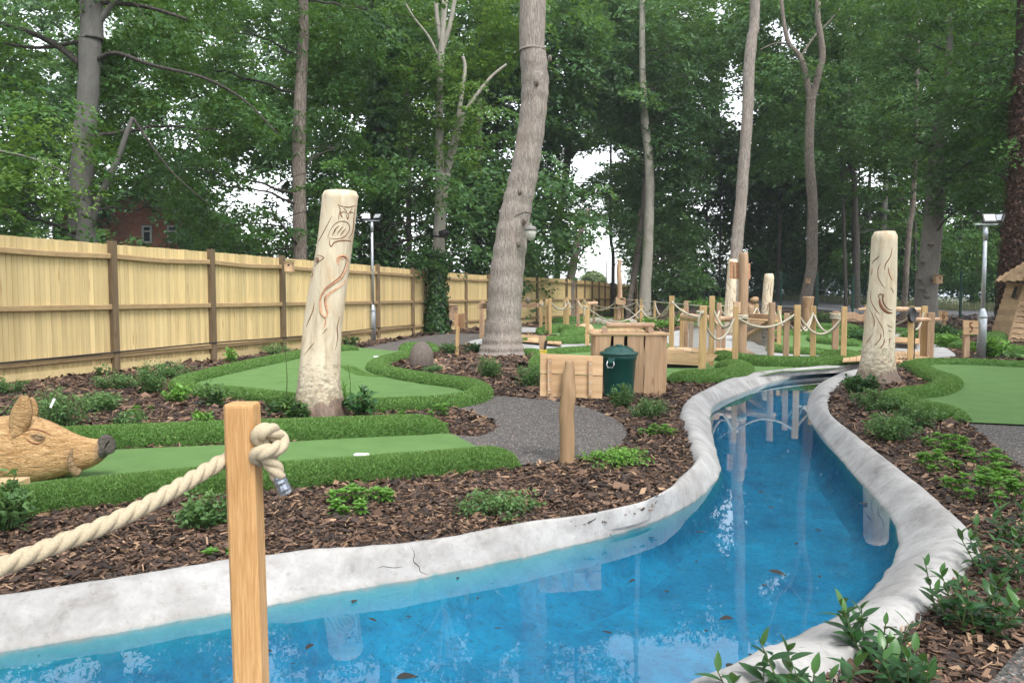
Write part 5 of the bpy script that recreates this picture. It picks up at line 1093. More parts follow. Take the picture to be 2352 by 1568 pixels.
# ================================================================== HUT AT THE RIGHT EDGE
hut = thing('shingled_hut', atY(*z4(1180, 945), 23.6) * [1, 1, 0], 'small leaning hut of wavy edged shingle boards with a shaggy roof at the right edge', 'hut')
def lerp(a, b, t): return a + (b - a) * t
def wall(b0, b1, t0, t1, rows_, m='shingle', name='shingle', lap=.055, split=1):
    nrm = np.cross(b1 - b0, t0 - b0); nrm /= np.linalg.norm(nrm); nrm = nrm if nrm[1] < 0 else -nrm
    for i in range(rows_):
        u0, u1 = i / rows_, (i + 1) / rows_ + .02; cuts = [0] + sorted(random.uniform(.25, .75) for _ in range(split - 1)) + [1]
        for a, b in zip(cuts[:-1], cuts[1:]):
            n_ = 8; lo, hi = [], []
            for j in range(n_):
                v = lerp(a + .004, b - .004, j / (n_ - 1)); w_ = random.uniform(-.028, .028)
                lo.append(lerp(lerp(b0, t0, u0), lerp(b1, t1, u0), v) + nrm * lap + np.array([0, 0, w_])); hi.append(lerp(lerp(b0, t0, u1), lerp(b1, t1, u1), v) + nrm * .004)
            lo, hi = np.array(lo), np.array(hi); V = np.concatenate([lo, hi, hi - nrm * .02, lo - nrm * .025]); j = np.arange(n_ - 1); fs = []
            for q in range(4): w2 = (q + 1) % 4; fs.append(np.stack([q * n_ + j, q * n_ + j + 1, w2 * n_ + j + 1, w2 * n_ + j], 1))
            g = G(); g.add(V, [np.concatenate(fs), [0, n_, 2 * n_, 3 * n_][::-1], [n_ - 1, 2 * n_ - 1, 3 * n_ - 1, 4 * n_ - 1]]); g.build(name, M[m], parent=hut)
B0, B1, B2 = atY(*z4(962, 938), 24.4), atY(*z4(1092, 942), 23.0), atY(*z4(1400, 960), 23.2); T0, T1, T2 = atY(*z4(1090, 548), 24.6), atY(*z4(1200, 556), 23.9), atY(*z4(1340, 560), 23.9)
B3 = atY(*z4(1480, 940), 25.5); T3 = atY(*z4(1400, 556), 25.2)
wall(B0, B1, T0, T1, 11); wall(B1, B2, T1, T2, 11, split=2); wall(B2, B3, T2, T3, 11)
g = G(); sweep(g, [B1 + [0, -.03, 0], T1 + [0, -.03, 0]], chamf(.05, .05, .01)); g.build('corner_strip', M['shingle'], parent=hut)
g = G(); hexa(g, [atY(*z4(1116, 640), 24.0), atY(*z4(1138, 640), 23.8), atY(*z4(1160, 566), 23.85), atY(*z4(1144, 566), 24.0)], (0, -.03, 0)); g.build('slot_window', M['void'], parent=hut)
E0, E1, E2, E3 = atY(*z4(1003, 522), 24.8), atY(*z4(1190, 512), 22.9), atY(*z4(1460, 522), 23), atY(*z4(1540, 520), 25.5); AP = atY(*z4(1330, 330), 24.5)
for a, b in ((E0, E1), (E1, E2), (E2, E3)): wall(a, b, lerp(a, AP, .93), lerp(b, AP, .93), 8, lap=.08, split=3, name='roof_shingle')

# ================================================================== BRICK HOUSE BEHIND THE FENCE
Yh = 52.0
hz = [atY(x, y, Yh) for x, y in ((225, 640), (440, 640), (440, 500), (325, 432), (225, 500))]
house = thing('brick_house', hz[0] * [1, 1, 0], 'red brick house gable with white framed windows half hidden by the trees', 'house')
g = G(); x0, x1 = hz[0][0] - 3, hz[1][0]; xm = hz[3][0]; ze, zr = hz[2][2], hz[3][2]
V = np.array([(x0, Yh + .06, 0), (x1, Yh + .06, 0), (x1, Yh + .06, ze), (xm, Yh + .06, zr), (x0, Yh + .06, ze - .0)]); V = np.concatenate([V, V + [0, 9, 0]])
g.add(V, [[0, 1, 2, 3, 4], [9, 8, 7, 6, 5], [0, 5, 6, 1], [1, 6, 7, 2], [4, 9, 5, 0]]); wl_ = g.build('wall', M['brickdark'], parent=house)
g = G(); wins = [(z := atY(*((900 / 1.742 + 0) / 1.633, (520 / 1.0) / 1.0), Yh))]
def inpx(px, py): return atY(px, py, Yh)
wlist = [(313, 332, 520, 556), (372, 392, 520, 556)]
wr = [(inpx(a, 0)[0], inpx(b, 0)[0], inpx(0, d)[2], inpx(0, c)[2]) for a, b, c, d in wlist]
bh, bl = .075, .225; r_ = 0; z = 2.0
while z < zr:
    x = x0 + (r_ % 2) * bl / 2
    while x < x1:
        lim = zr - (zr - ze) * abs(x + .1 - xm) / max((x1 - xm) if x > xm else (xm - x0), .1)
        if z < lim and not any(a - .1 < x + .1 < b + .1 and c - .05 < z < d + .05 for a, b, c, d in wr): box(g, (x + .107, Yh + .03, z + .03), (.213, .06, .063), tone=random.random())
        x += bl
    z += bh; r_ += 1
g.build('bricks', M['brick'], parent=house, kind='stuff')
for a, b, c, d in wr:
    g = G(); t_ = .07
    for cx, cz, sx_, sz in (((a + b) / 2, c, b - a, t_), ((a + b) / 2, d, b - a, t_), (a, (c + d) / 2, t_, d - c), (b, (c + d) / 2, t_, d - c), ((a + b) / 2, (c + d) / 2 + .2, b - a, .05)): box(g, (cx, Yh - .01, cz), (sx_ + .04, .08, sz + .04))
    w_ = g.build('window', M['white'], parent=house); g = G(); box(g, ((a + b) / 2, Yh + .02, (c + d) / 2), (b - a, .02, d - c)); g.build('pane', M['window'], parent=w_)
for s_, (xa, za) in ((-1, (x0 - .3, ze - .1)), (1, (x1 + .3, ze - .1))):
    g = G(); hexa(g, [(xm, Yh - .25, zr + .05), (xa, Yh - .25, za), (xa, Yh + 9.2, za), (xm, Yh + 9.2, zr + .05)], (0, 0, .12)); g.build('roof', M['roof'], parent=house)
    g = G(); hexa(g, [(xm, Yh - .3, zr + .02), (xa, Yh - .3, za), (xa, Yh - .3, za - .2), (xm, Yh - .3, zr - .18)], (0, .04, 0)); g.build('bargeboard', M['white'], parent=house)

# ================================================================== GREEN WIRE FENCE BY THE ROAD
wf = thing('wire_fence', (*near[30][:2], 0), 'dark green wire mesh fence with steel posts in front of the road', 'fence')
pts_f = []
for p_ in np.linspace(1545, 2700, 15):
    ry_, _ = road_at(p_); y = ry_ - 1.2; x = (p_ - 1176) / 1764 * y; pts_f.append(np.array([x, y, float(H(x, y))]))
for a in pts_f: g = G(); sweep(g, [a, a + [0, 0, 2.3]], chamf(.10, .10, .01)); g.build('post', M['fencegreen'], parent=wf)
g = G()
for a, b in zip(pts_f[:-1], pts_f[1:]):
    for z in np.linspace(.1, 2.2, 12): sweep(g, [a + [0, 0, z], b + [0, 0, z]], circ(3), .007, caps=False)
    for t in np.linspace(0, 1, 26)[1:-1]: q = a + (b - a) * t; sweep(g, [q, q + [0, 0, 2.25]], circ(3), .005, caps=False)
g.build('mesh', M['fencegreen'], parent=wf)

# ================================================================== LEAVES
def leaves(g, c, R_, nper, ln, wd, tn, droop=.25, tilt=.35, outw=None, seed=0, fold=False):
    r = np.random.default_rng(seed); N = len(c)
    if N == 0: return g
    n = np.column_stack([r.normal(0, tilt, N), r.normal(0, tilt, N), np.ones(N)])
    if outw is not None: n = n + outw * .6
    n /= np.linalg.norm(n, axis=1, keepdims=True)
    e1 = np.cross(n, np.column_stack([r.normal(size=N), r.normal(size=N), np.zeros(N)])); e1 /= np.linalg.norm(e1, axis=1, keepdims=True); e2 = np.cross(n, e1)
    Rr = np.broadcast_to(R_, (N,))
    rr = np.sqrt(r.random((N, nper))); th = r.uniform(0, 2 * math.pi, (N, nper)); ex = r.uniform(.55, 1, N)[:, None]
    a = rr * np.cos(th) * Rr[:, None]; b = rr * np.sin(th) * Rr[:, None] * ex; hgt = -droop * rr ** 2 * Rr[:, None] + r.normal(0, .07, (N, nper)) * Rr[:, None]
    p = c[:, None] + a[..., None] * e1[:, None] + b[..., None] * e2[:, None] + hgt[..., None] * n[:, None]
    p = p.reshape(-1, 3); m = len(p)
    nn = np.repeat(n, nper, 0) + r.normal(0, .42, (m, 3)); nn /= np.linalg.norm(nn, axis=1, keepdims=True)
    d = (np.cos(th)[..., None] * e1[:, None] + np.sin(th)[..., None] * e2[:, None]).reshape(-1, 3) + r.normal(0, .6, (m, 3)) + [0, 0, -.25]
    d -= nn * (d * nn).sum(1, keepdims=True); d /= np.maximum(np.linalg.norm(d, axis=1, keepdims=True), 1e-6); s = np.cross(nn, d)
    L = (ln * r.uniform(.65, 1.3, m))[:, None]; w = (wd * r.uniform(.7, 1.2, m))[:, None] / 2
    V = np.stack([p + s * w * 1.15, p + d * L * 1.1 + s * w * r.uniform(-.8, .8, (m, 1)), p - s * w * 1.15], 1).reshape(-1, 3)
    t = np.clip(np.repeat(np.broadcast_to(tn, (N,)), nper) + r.normal(0, .13, m), 0, 1)
    g.add(V, np.arange(m * 3).reshape(-1, 3), np.repeat(t, 3)); return g
# gaps in the canopy where the white sky shows, as directions from the viewpoint: the crowns are grown round them
HOLES = [(335, 500, 36, 36), (280, 492, 26, 30), (310, 505, 72, 52), (262, 545, 38, 22), (345, 548, 50, 20), (690, 395, 16, 20), (560, 455, 26, 16), (150, 60, 14, 16), (90, 25, 18, 12), (440, 130, 14, 14), (30, 150, 14, 16), (360, 330, 14, 12), (455, 220, 10, 12), (1250, 560, 8, 12), (1530, 120, 12, 10), (1640, 420, 10, 16), (2090, 470, 10, 10), (1925, 350, 10, 12), (2330, 350, 8, 8), (1160, 350, 9, 9), (1050, 110, 8, 8), (780, 250, 10, 9), (800, 120, 8, 10), (1560, -150, 130, 130), (1440, -60, 40, 50), (1690, -70, 50, 60), (1300, -200, 40, 50), (640, 400, 26, 20), (600, 440, 26, 36), (655, 475, 22, 26), (575, 350, 20, 18), (560, 380, 14, 16), (700, 180, 0, 0), (1385, 600, 62, 80), (1395, 640, 62, 42), (1350, 372, 48, 30), (1400, 350, 30, 20), (1330, 395, 22, 34), (1688, 175, 22, 80), (1690, 265, 26, 30), (1795, 65, 34, 26),
 (1832, 110, 20, 40), (1865, 200, 14, 30), (1970, 405, 22, 18), (2010, 415, 12, 18), (1660, 20, 20, 30), (840, 545, 0, 0), (1140, 600, 0, 0), (240, 55, 24, 40), (110, 170, 22, 20), (60, 100, 18, 20), (330, 190, 20, 14), (400, 240, 18, 12), (475, 90, 16, 22), (500, 200, 14, 14), (440, 330, 20, 16), (385, 265, 12, 20), (520, 300, 16, 14),
 (700, 350, 14, 14), (1250, 240, 12, 10), (1150, 480, 10, 12), (1560, 30, 26, 14), (1905, 60, 14, 18), (1100, 545, 14, 10), (1120, 590, 10, 10), (1590, 690, 0, 0), (1310, 470, 16, 18), (900, 20, 10, 12), (350, 520, 50, 30), (300, 490, 38, 36), (245, 530, 16, 30), (330, 545, 22, 16)]
kx = np.random.default_rng(12).normal(size=(14, 3)); ko = np.random.default_rng(13).uniform(0, 6.28, 14)
def n3(P, f): return np.sin((P * f) @ kx.T + ko).mean(1) * 3
def holes_ok(P, soft=1.0, rnd=None, holes=HOLES, R_=0.0):
    px, py = proj(P); k = np.ones(len(P), bool); ex = R_ * np.where(py < -20, .4, .14) * 1764 / np.maximum(P[:, 1], 5)
    for hx, hy, a, b in holes:
        if a: 
            q = ((px - hx) / (a * soft + ex)) ** 2 + ((py - hy) / (b * soft + ex)) ** 2; k &= q > rnd.uniform(.45, 1.25, len(P))
    return k
def crown_pts(cx, rr, n, r, clump=1.0, thr=-.35):
    """points in an ellipsoid, denser near its skin, with lumpy gaps"""
    out = []
    d = r.normal(size=(n * 3, 3)); d /= np.linalg.norm(d, axis=1, keepdims=True); rad = r.random((n * 3, 1)) ** .38
    P = np.asarray(cx) + d * rad * np.asarray(rr); f = n3(P, 1.0 / clump); P_ = P[f > thr]; d_ = (d * rad)[f > thr]
    return P_[:n], d_[:n], f[f > thr][:n]
NL = [0]
def crown(parent, blobs, mt, spd=1.3, nper=34, ln=.12, wd=.075, R_=.6, seed=0, name='crown', lo=.15, thr=-.35, droop=.3, soft=1.0, clump=1.0, minpy=None, tb=0.0):
    r = np.random.default_rng(seed + 100); g = G()
    for c, rr in blobs:
        n = int(spd * math.pi * max(rr[0], rr[1]) * rr[2] * (rr[1] ** .25)); P, d, f = crown_pts(c, rr, n, r, clump, thr); k = holes_ok(P, soft, r, R_=R_ * (soft > .1)) & (P[:, 2] > lo)
        _, py = proj(P); up = py < -40; k &= ~(up & (r.random(len(P)) < .5)) & ~((py < -20) & (f < .12))
        P, d, f = P[k], d[k], f[k]
        if not len(P): continue
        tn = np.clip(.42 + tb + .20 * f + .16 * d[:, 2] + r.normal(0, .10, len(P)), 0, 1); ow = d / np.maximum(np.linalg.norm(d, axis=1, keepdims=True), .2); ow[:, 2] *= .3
        leaves(g, P, R_ * r.uniform(.6, 1.25, len(P)), nper, ln, wd, tn, droop, .3, ow, seed=int(r.integers(1e9)))
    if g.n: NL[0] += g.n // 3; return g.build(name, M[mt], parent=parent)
def path_px(pl, Y): return np.array([atY(x, y, Y + (dy if (dy := (q[0] if (q := rest) else 0)) else 0)) for x, y, *rest in pl])
def trunk(parent, pl, Y, ws, m, k=12, name='trunk', sub=6, flare=0, seed=0, top=None):
    """pl: (px, py) pairs from the ground up; ws widths in the same pixels"""
    P = np.array([atY(x, y, Y) for x, y in pl]); rad = np.array(ws) / 2 / 1764 * Y
    if top is not None: P = np.vstack([P, P[-1] + top]); rad = np.append(rad, rad[-1] * .55)
    Pc = cr(P, sub); rc = np.interp(np.arange(len(Pc)) / sub, range(len(P)), rad)
    rn = np.random.default_rng(seed); rc = rc * (1 + .03 * np.sin(np.arange(len(Pc)) * 1.3 + seed))
    a = np.arange(k) * 2 * math.pi / k; g = G(); V = []
    for i in range(len(Pc)):
        fl = max(0, 1 - (Pc[i, 2] - Pc[0, 2]) / .8) if flare else 0; rr = rc[i] * (1 + .035 * np.sin(3 * a + Pc[i, 2]) + flare * fl * fl * (.5 + .5 * np.sin(5 * a + seed)))
        V.append(np.stack([Pc[i, 0] + rr * np.cos(a), Pc[i, 1] + rr * np.sin(a), np.full(k, Pc[i, 2])], 1))
    n = len(V); V = np.concatenate(V); i, j = np.meshgrid(np.arange(n - 1), np.arange(k), indexing='ij'); i = i.ravel(); j = j.ravel(); j2 = (j + 1) % k
    g.add(V, [np.stack([i * k + j, i * k + j2, (i + 1) * k + j2, (i + 1) * k + j], 1), list(range((n - 1) * k, n * k))]); g.build(name, M[m], parent=parent, smooth=True); return Pc, rc
def limb(parent, pts3, r0, r1, m, name='limb'):
    P = cr(pts3, 6); g = G(); sweep(g, P, circ(8), np.linspace(r0, r1, len(P))); return g.build(name, M[m], parent=parent, smooth=True)
def limb_px(parent, pl, Y, w0, w1, m, name='limb', dY=0):
    n = len(pl); return limb(parent, [atY(x, y, Y + dY * i / max(n - 1, 1)) for i, (x, y) in enumerate(pl)], w0 / 2 / 1764 * Y, w1 / 2 / 1764 * Y, m, name)
def auto_limbs(parent, Pc, rc, blobs, m, n, seed, droop=.1):
    r = np.random.default_rng(seed); g = G()
    for _ in range(n):
        c, rr = blobs[r.integers(len(blobs))]; d = r.normal(size=3); d /= np.linalg.norm(d); e = np.asarray(c) + d * np.asarray(rr) * r.uniform(.5, .95)
        zt = min(max(e[2] - r.uniform(.2, 1.4), Pc[0, 2] + 3.0), Pc[-1, 2]); m = 'bark_dark'; i = int(np.argmin(np.abs(Pc[:, 2] - zt))); s = Pc[i]; L = np.linalg.norm(e - s)
        mid = s + (e - s) * .5 + np.array([r.normal(0, .08) * L, r.normal(0, .08) * L, .06 * L]); P = cr([s, mid, e], 7); P = P + r.normal(0, .02, P.shape) * L * .3
        r0 = min(rc[i] * .3, .055); sweep(g, P, circ(6), np.linspace(r0, .012, len(P)))
        for _ in range(2):
            j = r.integers(5, len(P) - 2); e2 = P[j] + r.normal(0, 1, 3) * [.9, .9, .5]; sweep(g, cr([P[j], (P[j] + e2) / 2 + [0, 0, .1], e2], 3), circ(4), np.linspace(r0 * .4, .008, 7))
    if g.n: g.build('branches', M[m], parent=parent, smooth=True, kind='stuff')
def BL(px, py, Y, rx, ry, rz): return (atY(px, py, Y), (rx, ry, rz))
def tree(lab, base, Y, pl, ws, m, blobs, leaf, seed, limbs=16, kind='tree', **kw):
    fl = kw.pop('flare', .25); top = kw.pop('top', (0, 0, 9)); k = kw.pop('k', 12)
    b = atY(*base, Y); gz = float(H(b[0], Y)); t = thing(kind, [b[0], Y, gz], lab, 'tree', 'woodland trees round the course'); pl = list(pl)
    P0 = np.array([b[0], Y, gz - .05]); 
    P = np.array([atY(x, y, Y) for x, y in pl]); rad = np.array(ws) / 2 / 1764 * Y
    px0, py0 = proj(P0[None]); pl = [(float(px0[0]), float(py0[0]))] + pl; ws = [ws[0] * (1.25 if fl else 1.05)] + list(ws)
    Pc, rc = trunk(t, pl, Y, ws, m, k=k, flare=fl, seed=seed, top=top)
    if blobs and limbs: auto_limbs(t, Pc, rc, blobs, m, limbs, seed)
    if blobs: crown(t, blobs, leaf, seed=seed, **kw)
    return t, Pc, rc
hi = dict(nper=46, ln=.12, wd=.08, R_=.5, spd=5.2)
# T1 grey beech far left
t1, Pc, rc = tree('smooth grey beech trunk behind the fence at the far left with long dark limbs', (197, 640), 19, [(197, 600), (190, 540), (188, 420), (195, 300), (203, 200), (207, 90), (210, 0)], [58, 56, 50, 46, 44, 46, 48], 'bark_grey',
 [BL(60, 330, 17.5, 2.6, 2.2, 1.3), BL(20, 440, 17, 1.7, 1.4, 1.2), BL(100, 520, 18.3, 2.0, 1.2, .7), BL(70, 180, 21, 3.2, 2.5, 1.6), BL(60, 30, 20, 3.5, 2.5, 1.4), BL(330, 60, 21, 3.0, 2.5, 1.6), BL(400, 250, 21, 3.0, 2.2, 1.6), BL(300, 400, 22, 1.6, 1.6, 1.2), BL(200, -250, 20, 5.5, 5, 3)], 'leaf_a', 1, limbs=9, **hi)
limb_px(t1, [(205, 545), (222, 470), (262, 385), (290, 310), (305, 270)], 19, 17, 10, 'bark_grey'); limb_px(t1, [(305, 270), (345, 330), (400, 400), (480, 470)], 19, 7, 2, 'bark_dark')
limb_px(t1, [(188, 150), (130, 105), (70, 75), (-10, 50)], 19, 16, 8, 'bark_dark'); limb_px(t1, [(188, 95), (90, 110), (10, 100)], 19, 10, 5, 'bark_dark')
limb_px(t1, [(220, 140), (265, 122), (350, 150), (470, 180), (560, 230), (640, 310)], 19, 11, 3, 'bark_dark', dY=-1); limb_px(t1, [(225, 5), (330, 15), (430, 45)], 19, 12, 6, 'bark_dark'); limb_px(t1, [(222, 60), (250, 20), (280, -10)], 19, 16, 10, 'bark_grey')
# lighter bough in front of T1, hanging over the fence
cb2 = thing('tree', (-12.5, 15.6, 0), 'leafy bough with bright layered leaves at the left edge above the fence', 'tree', 'woodland trees round the course')
trunk(cb2, [(-260, 700), (-250, 400), (-200, 100)], 15.6, [30, 26, 20], 'bark_grey')
crown(cb2, [BL(30, 400, 15.5, 1.8, 1.0, 1.0), BL(-30, 470, 15.6, 1.6, 1, .7), BL(120, 330, 16, 1.2, .8, .5), BL(150, 440, 16.3, .8, .6, .5)], 'leaf_c', seed=40, nper=46, ln=.09, wd=.06, R_=.45, spd=4.2, tb=-.05)
limb_px(cb2, [(-240, 300), (-100, 330), (60, 360), (160, 400)], 15.6, 10, 3, 'bark_grey')
# T2
tree('straight brown ridged trunk behind the fence left of the owl trunk', (692, 640), 25, [(690, 600), (688, 450), (686, 330), (690, 220), (695, 120), (697, 0)], [32, 30, 30, 27, 25, 22], 'bark_mid',
 [BL(560, 130, 26, 3.4, 2.5, 2.2), BL(760, 120, 27, 3.0, 2.5, 2.2), BL(520, 290, 26, 1.8, 2, 1.6), BL(430, 430, 24, 2.0, 1.6, 1.1), BL(500, 510, 24, 2.0, 1.5, .9), BL(730, 330, 26, 1.7, 1.8, 1.2), BL(770, 420, 24, 1.1, 1, .9), BL(640, 545, 25, 1.6, 1.2, .6), BL(650, -180, 26, 6, 5, 4)], 'leaf_a', 2, limbs=10, **hi)
tt_ = S.collection.objects[-1]
# T3 ivy clad dark
t3, Pc, rc = tree('dark trunk thickly clad in ivy behind the fence and the left lamp post', (880, 640), 29, [(884, 600), (880, 450), (876, 300), (880, 150), (880, 60), (870, 0)], [40, 38, 36, 34, 32, 28], 'bark_dark',
 [BL(960, 120, 31, 3.0, 2.5, 3.2), BL(800, 60, 31, 2.6, 2.5, 2.2), BL(820, 280, 30, 2.4, 2, 2.4), BL(900, 480, 27.5, 3.2, 1.5, 1.8), BL(820, 560, 27.5, 2.6, 1.2, 1.2), BL(960, 560, 28, 2.0, 1.2, 1.2), BL(880, -200, 30, 5.5, 5, 4)], 'leaf_b', 3, limbs=20, nper=40, ln=.16, wd=.10, R_=.6, spd=4.4)
def ivy(parent, Pc, rc, z0, z1_, dens, ln, seed, extra=.12, mt='ivy', name='ivy'):
    r = np.random.default_rng(seed); k = (Pc[:, 2] > z0) & (Pc[:, 2] < z1_); idx = np.nonzero(k)[0]; n = int(dens * (z1_ - z0)); i = r.choice(idx, n); th = r.uniform(0, 2 * math.pi, n); rr = rc[i] + r.random(n) ** 2 * extra
    c = Pc[i] + np.column_stack([rr * np.cos(th), rr * np.sin(th), r.uniform(-.25, .25, n)]); o = np.column_stack([np.cos(th), np.sin(th), r.normal(0, .3, n)]); g = G(); p = c; m = n
    nn = o + r.normal(0, .35, (m, 3)); nn /= np.linalg.norm(nn, axis=1, keepdims=True); d = np.tile([0, 0, -1.0], (m, 1)) + r.normal(0, .5, (m, 3)); d -= nn * (d * nn).sum(1, keepdims=True); d /= np.linalg.norm(d, axis=1, keepdims=True); s = np.cross(nn, d); L = (ln * r.uniform(.6, 1.3, m))[:, None]
    V = np.stack([p, p + d * L * .3 + s * L * .5, p + d * L, p + d * L * .3 - s * L * .5], 1).reshape(-1, 3); g.add(V, np.arange(m * 4).reshape(-1, 4), np.repeat(np.clip(r.normal(.45, .22, m), 0, 1), 4)); return g.build(name, M[mt], parent=parent, kind='stuff')
ivy(t3, Pc, rc, 1.5, 12.5, 900, .17, 5, .35)
# T4 pale forked, ivy at foot
t4 = thing('tree', onH(1003, 766) , 'pale slim forked trunk with ivy round its foot, standing before the fence', 'tree', 'woodland trees round the course'); Y4 = float(t4['_o'][1])
Pc, rc = trunk(t4, [(1003, 766), (1003, 740), (1004, 680), (1006, 600), (1009, 540), (1013, 470), (1019, 400)], Y4, [44, 34, 31, 30, 27, 27, 33], 'bark_pale', k=16)
for pl, w0, w1 in (([(1012, 410), (1010, 340), (1009, 250), (1012, 140), (1015, 95), (1022, 0)], 20, 13), ([(1026, 400), (1036, 345), (1048, 290), (1060, 220), (1068, 158), (1063, 130)], 14, 7), ([(1028, 392), (1044, 337), (1056, 290), (1064, 260)], 14, 11), ([(1064, 262), (1100, 211), (1130, 175), (1163, 148)], 9, 5), ([(1014, 120), (1033, 60), (1045, 0), (1060, -40)], 12, 8), ([(1012, 95), (1004, 40), (1000, -20)], 12, 8), ([(1007, 130), (985, 85), (950, 40), (930, 5)], 7, 3)):
    limb_px(t4, pl, Y4, w0, w1, 'bark_pale')
crown(t4, [BL(1080, 130, 29, 2.2, 1.8, 2.2), BL(1110, 260, 28.5, 1.8, 1.6, 1.3), BL(960, 230, 29, 1.6, 1.5, 2.2), BL(1140, 60, 29, 2, 2, 1.8), BL(1075, 340, 28, 1.0, 1.2, .8), BL(1000, -120, 29, 4, 4, 3)], 'leaf_c', seed=4, nper=38, ln=.14, wd=.09, R_=.55, spd=3.8)
ivy(t4, Pc, rc, 0, 2.9, 1500, .12, 6, .22)
# T5 the big one
t5 = thing('tree', onH(1150, 816), 'biggest trunk, furrowed pinkish grey bark, rising from the mulch at mid picture', 'tree', 'woodland trees round the course'); Y5 = float(t5['_o'][1])
Pc, rc = trunk(t5, [(1150, 822), (1152, 800), (1154, 765), (1157, 700), (1164, 620), (1174, 550), (1186, 480), (1200, 420), (1215, 340), (1226, 250), (1229, 190), (1224, 120), (1223, 0)], Y5, [112, 98, 86, 79, 77, 74, 70, 66, 62, 60, 62, 59, 57], 'bark_big', k=40, sub=8, flare=.12, seed=3, top=(.3, 0, 10))
for px, py in ((1190, 560), (1194, 440), (1232, 190), (1262, 135), (1204, 508), (1212, 690)):
    g = G(); c = atY(px, py, Y5 - .33); blob(g, c, (.05, .08, .08), 1, .15, 7); g.build('knot', M['bark_mid'], parent=t5, smooth=True)
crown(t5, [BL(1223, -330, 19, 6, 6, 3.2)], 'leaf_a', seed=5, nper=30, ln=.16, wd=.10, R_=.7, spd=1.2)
# T6.. middle distance
mid_ = dict(nper=36, ln=.22, wd=.14, R_=.8, spd=3.2)
tree('dark leaning trunk beyond the fence, right of the biggest trunk', (1275, 640), 48, [(1278, 620), (1283, 520), (1298, 410), (1312, 300), (1322, 180), (1330, 60)], [17, 17, 17, 15, 13, 10], 'bark_dark', [BL(1330, 80, 50, 6, 5, 4.5), BL(1400, 180, 50, 5, 4, 3.2), BL(1300, 250, 48, 2.6, 3, 2.2), BL(1275, 470, 47, 2.2, 2, 2.2), BL(1290, 575, 47, 2.2, 2, 1.8), BL(1440, 420, 52, 2.6, 3, 2.2), BL(1330, -120, 50, 8, 7, 5)], 'leaf_b', 6, **mid_)
t6b, _, _ = tree('short bare looking trunk at the fence corner beside the far lamp post', (1308, 705), 44, [(1309, 690), (1311, 640), (1318, 600), (1326, 560)], [21, 20, 19, 15], 'bark_mid', [BL(1325, 545, 44, 1.6, 1.6, 1.0)], 'leaf_a', 7, limbs=8, top=(.6, 0, 2), **mid_)
t7, Pc, rc = tree('pale grey upright trunk beside the road with marks low on its bark', (1480, 700), 45, [(1482, 660), (1487, 600), (1490, 520), (1492, 430), (1489, 350), (1480, 260), (1475, 120)], [26, 24, 23, 22, 20, 18, 14], 'bark_pale', [BL(1480, 120, 47, 6.2, 4.5, 4.5), BL(1560, 240, 46, 3.6, 3, 3.6), BL(1440, 300, 45, 2.4, 2.5, 2.6), BL(1555, 400, 46, 2.8, 2.6, 3.0), BL(1450, 470, 48, 1.5, 2, 2.4), BL(1540, 560, 47, 3.2, 2.6, 2.2), BL(1500, -130, 47, 9, 7, 5)], 'leaf_b', 8, limbs=22, **mid_)
t7b, _, _ = tree('thin brown leaning pair of stems left of the pale roadside trunk', (1443, 712), 46, [(1448, 680), (1461, 620), (1470, 550), (1477, 470), (1480, 380)], [13, 11, 9, 8, 6], 'bark_mid', [], 'leaf_b', 9, flare=0, top=None)
limb_px(t7b, [(1445, 700), (1452, 640), (1462, 560), (1470, 480)], 46.4, 8, 4, 'bark_mid')
t8, Pc, rc = tree('tall slender pale trunk leaning right behind the tall signpost', (1690, 735), 29, [(1689, 690), (1689, 620), (1693, 551), (1702, 470), (1707, 400), (1713, 320), (1718, 230), (1720, 158), (1727, 88), (1735, 0)], [29, 28, 27, 26, 26, 25, 25, 25, 24, 22], 'bark_big', [BL(1740, -280, 30, 6, 6, 3.5)], 'leaf_b', 10, k=18, **mid_)
t9 = thing('tree', onH(1848, 712), 'brown curving trunk that forks high up, carrying a tiny bird box', 'tree', 'woodland trees round the course'); Y9 = 39.5; 
Pc, rc = trunk(t9, [(1840, 735), (1848, 699), (1855, 660), (1864, 610), (1865, 551), (1867, 480), (1863, 420), (1858, 350), (1860, 280), (1863, 225)], Y9, [28, 26, 25, 24, 24, 22, 22, 20, 20, 21], 'bark_mid', k=14)
for pl, w0, w1 in (([(1861, 232), (1848, 160), (1834, 126), (1812, 100), (1800, 50), (1795, 0)], 15, 8), ([(1865, 230), (1880, 170), (1889, 130), (1885, 85), (1878, 40), (1880, -20)], 17, 12), ([(1810, 100), (1780, 100), (1745, 115)], 4, 2), ([(1840, 130), (1870, 85), (1895, 60), (1930, 20)], 5, 2)): limb_px(t9, pl, Y9, w0, w1, 'bark_mid')
crown(t9, [BL(1790, 200, 41, 3.0, 2.6, 1.8), BL(1900, 30, 42, 3.4, 3, 2.2), BL(1720, 60, 43, 2.4, 3, 2.2), BL(1930, 200, 43, 2.6, 2.6, 3.6), BL(1800, 330, 43, 2.6, 2.4, 2.0), BL(1860, -150, 42, 7, 6, 4)], 'leaf_b', seed=11, **mid_)
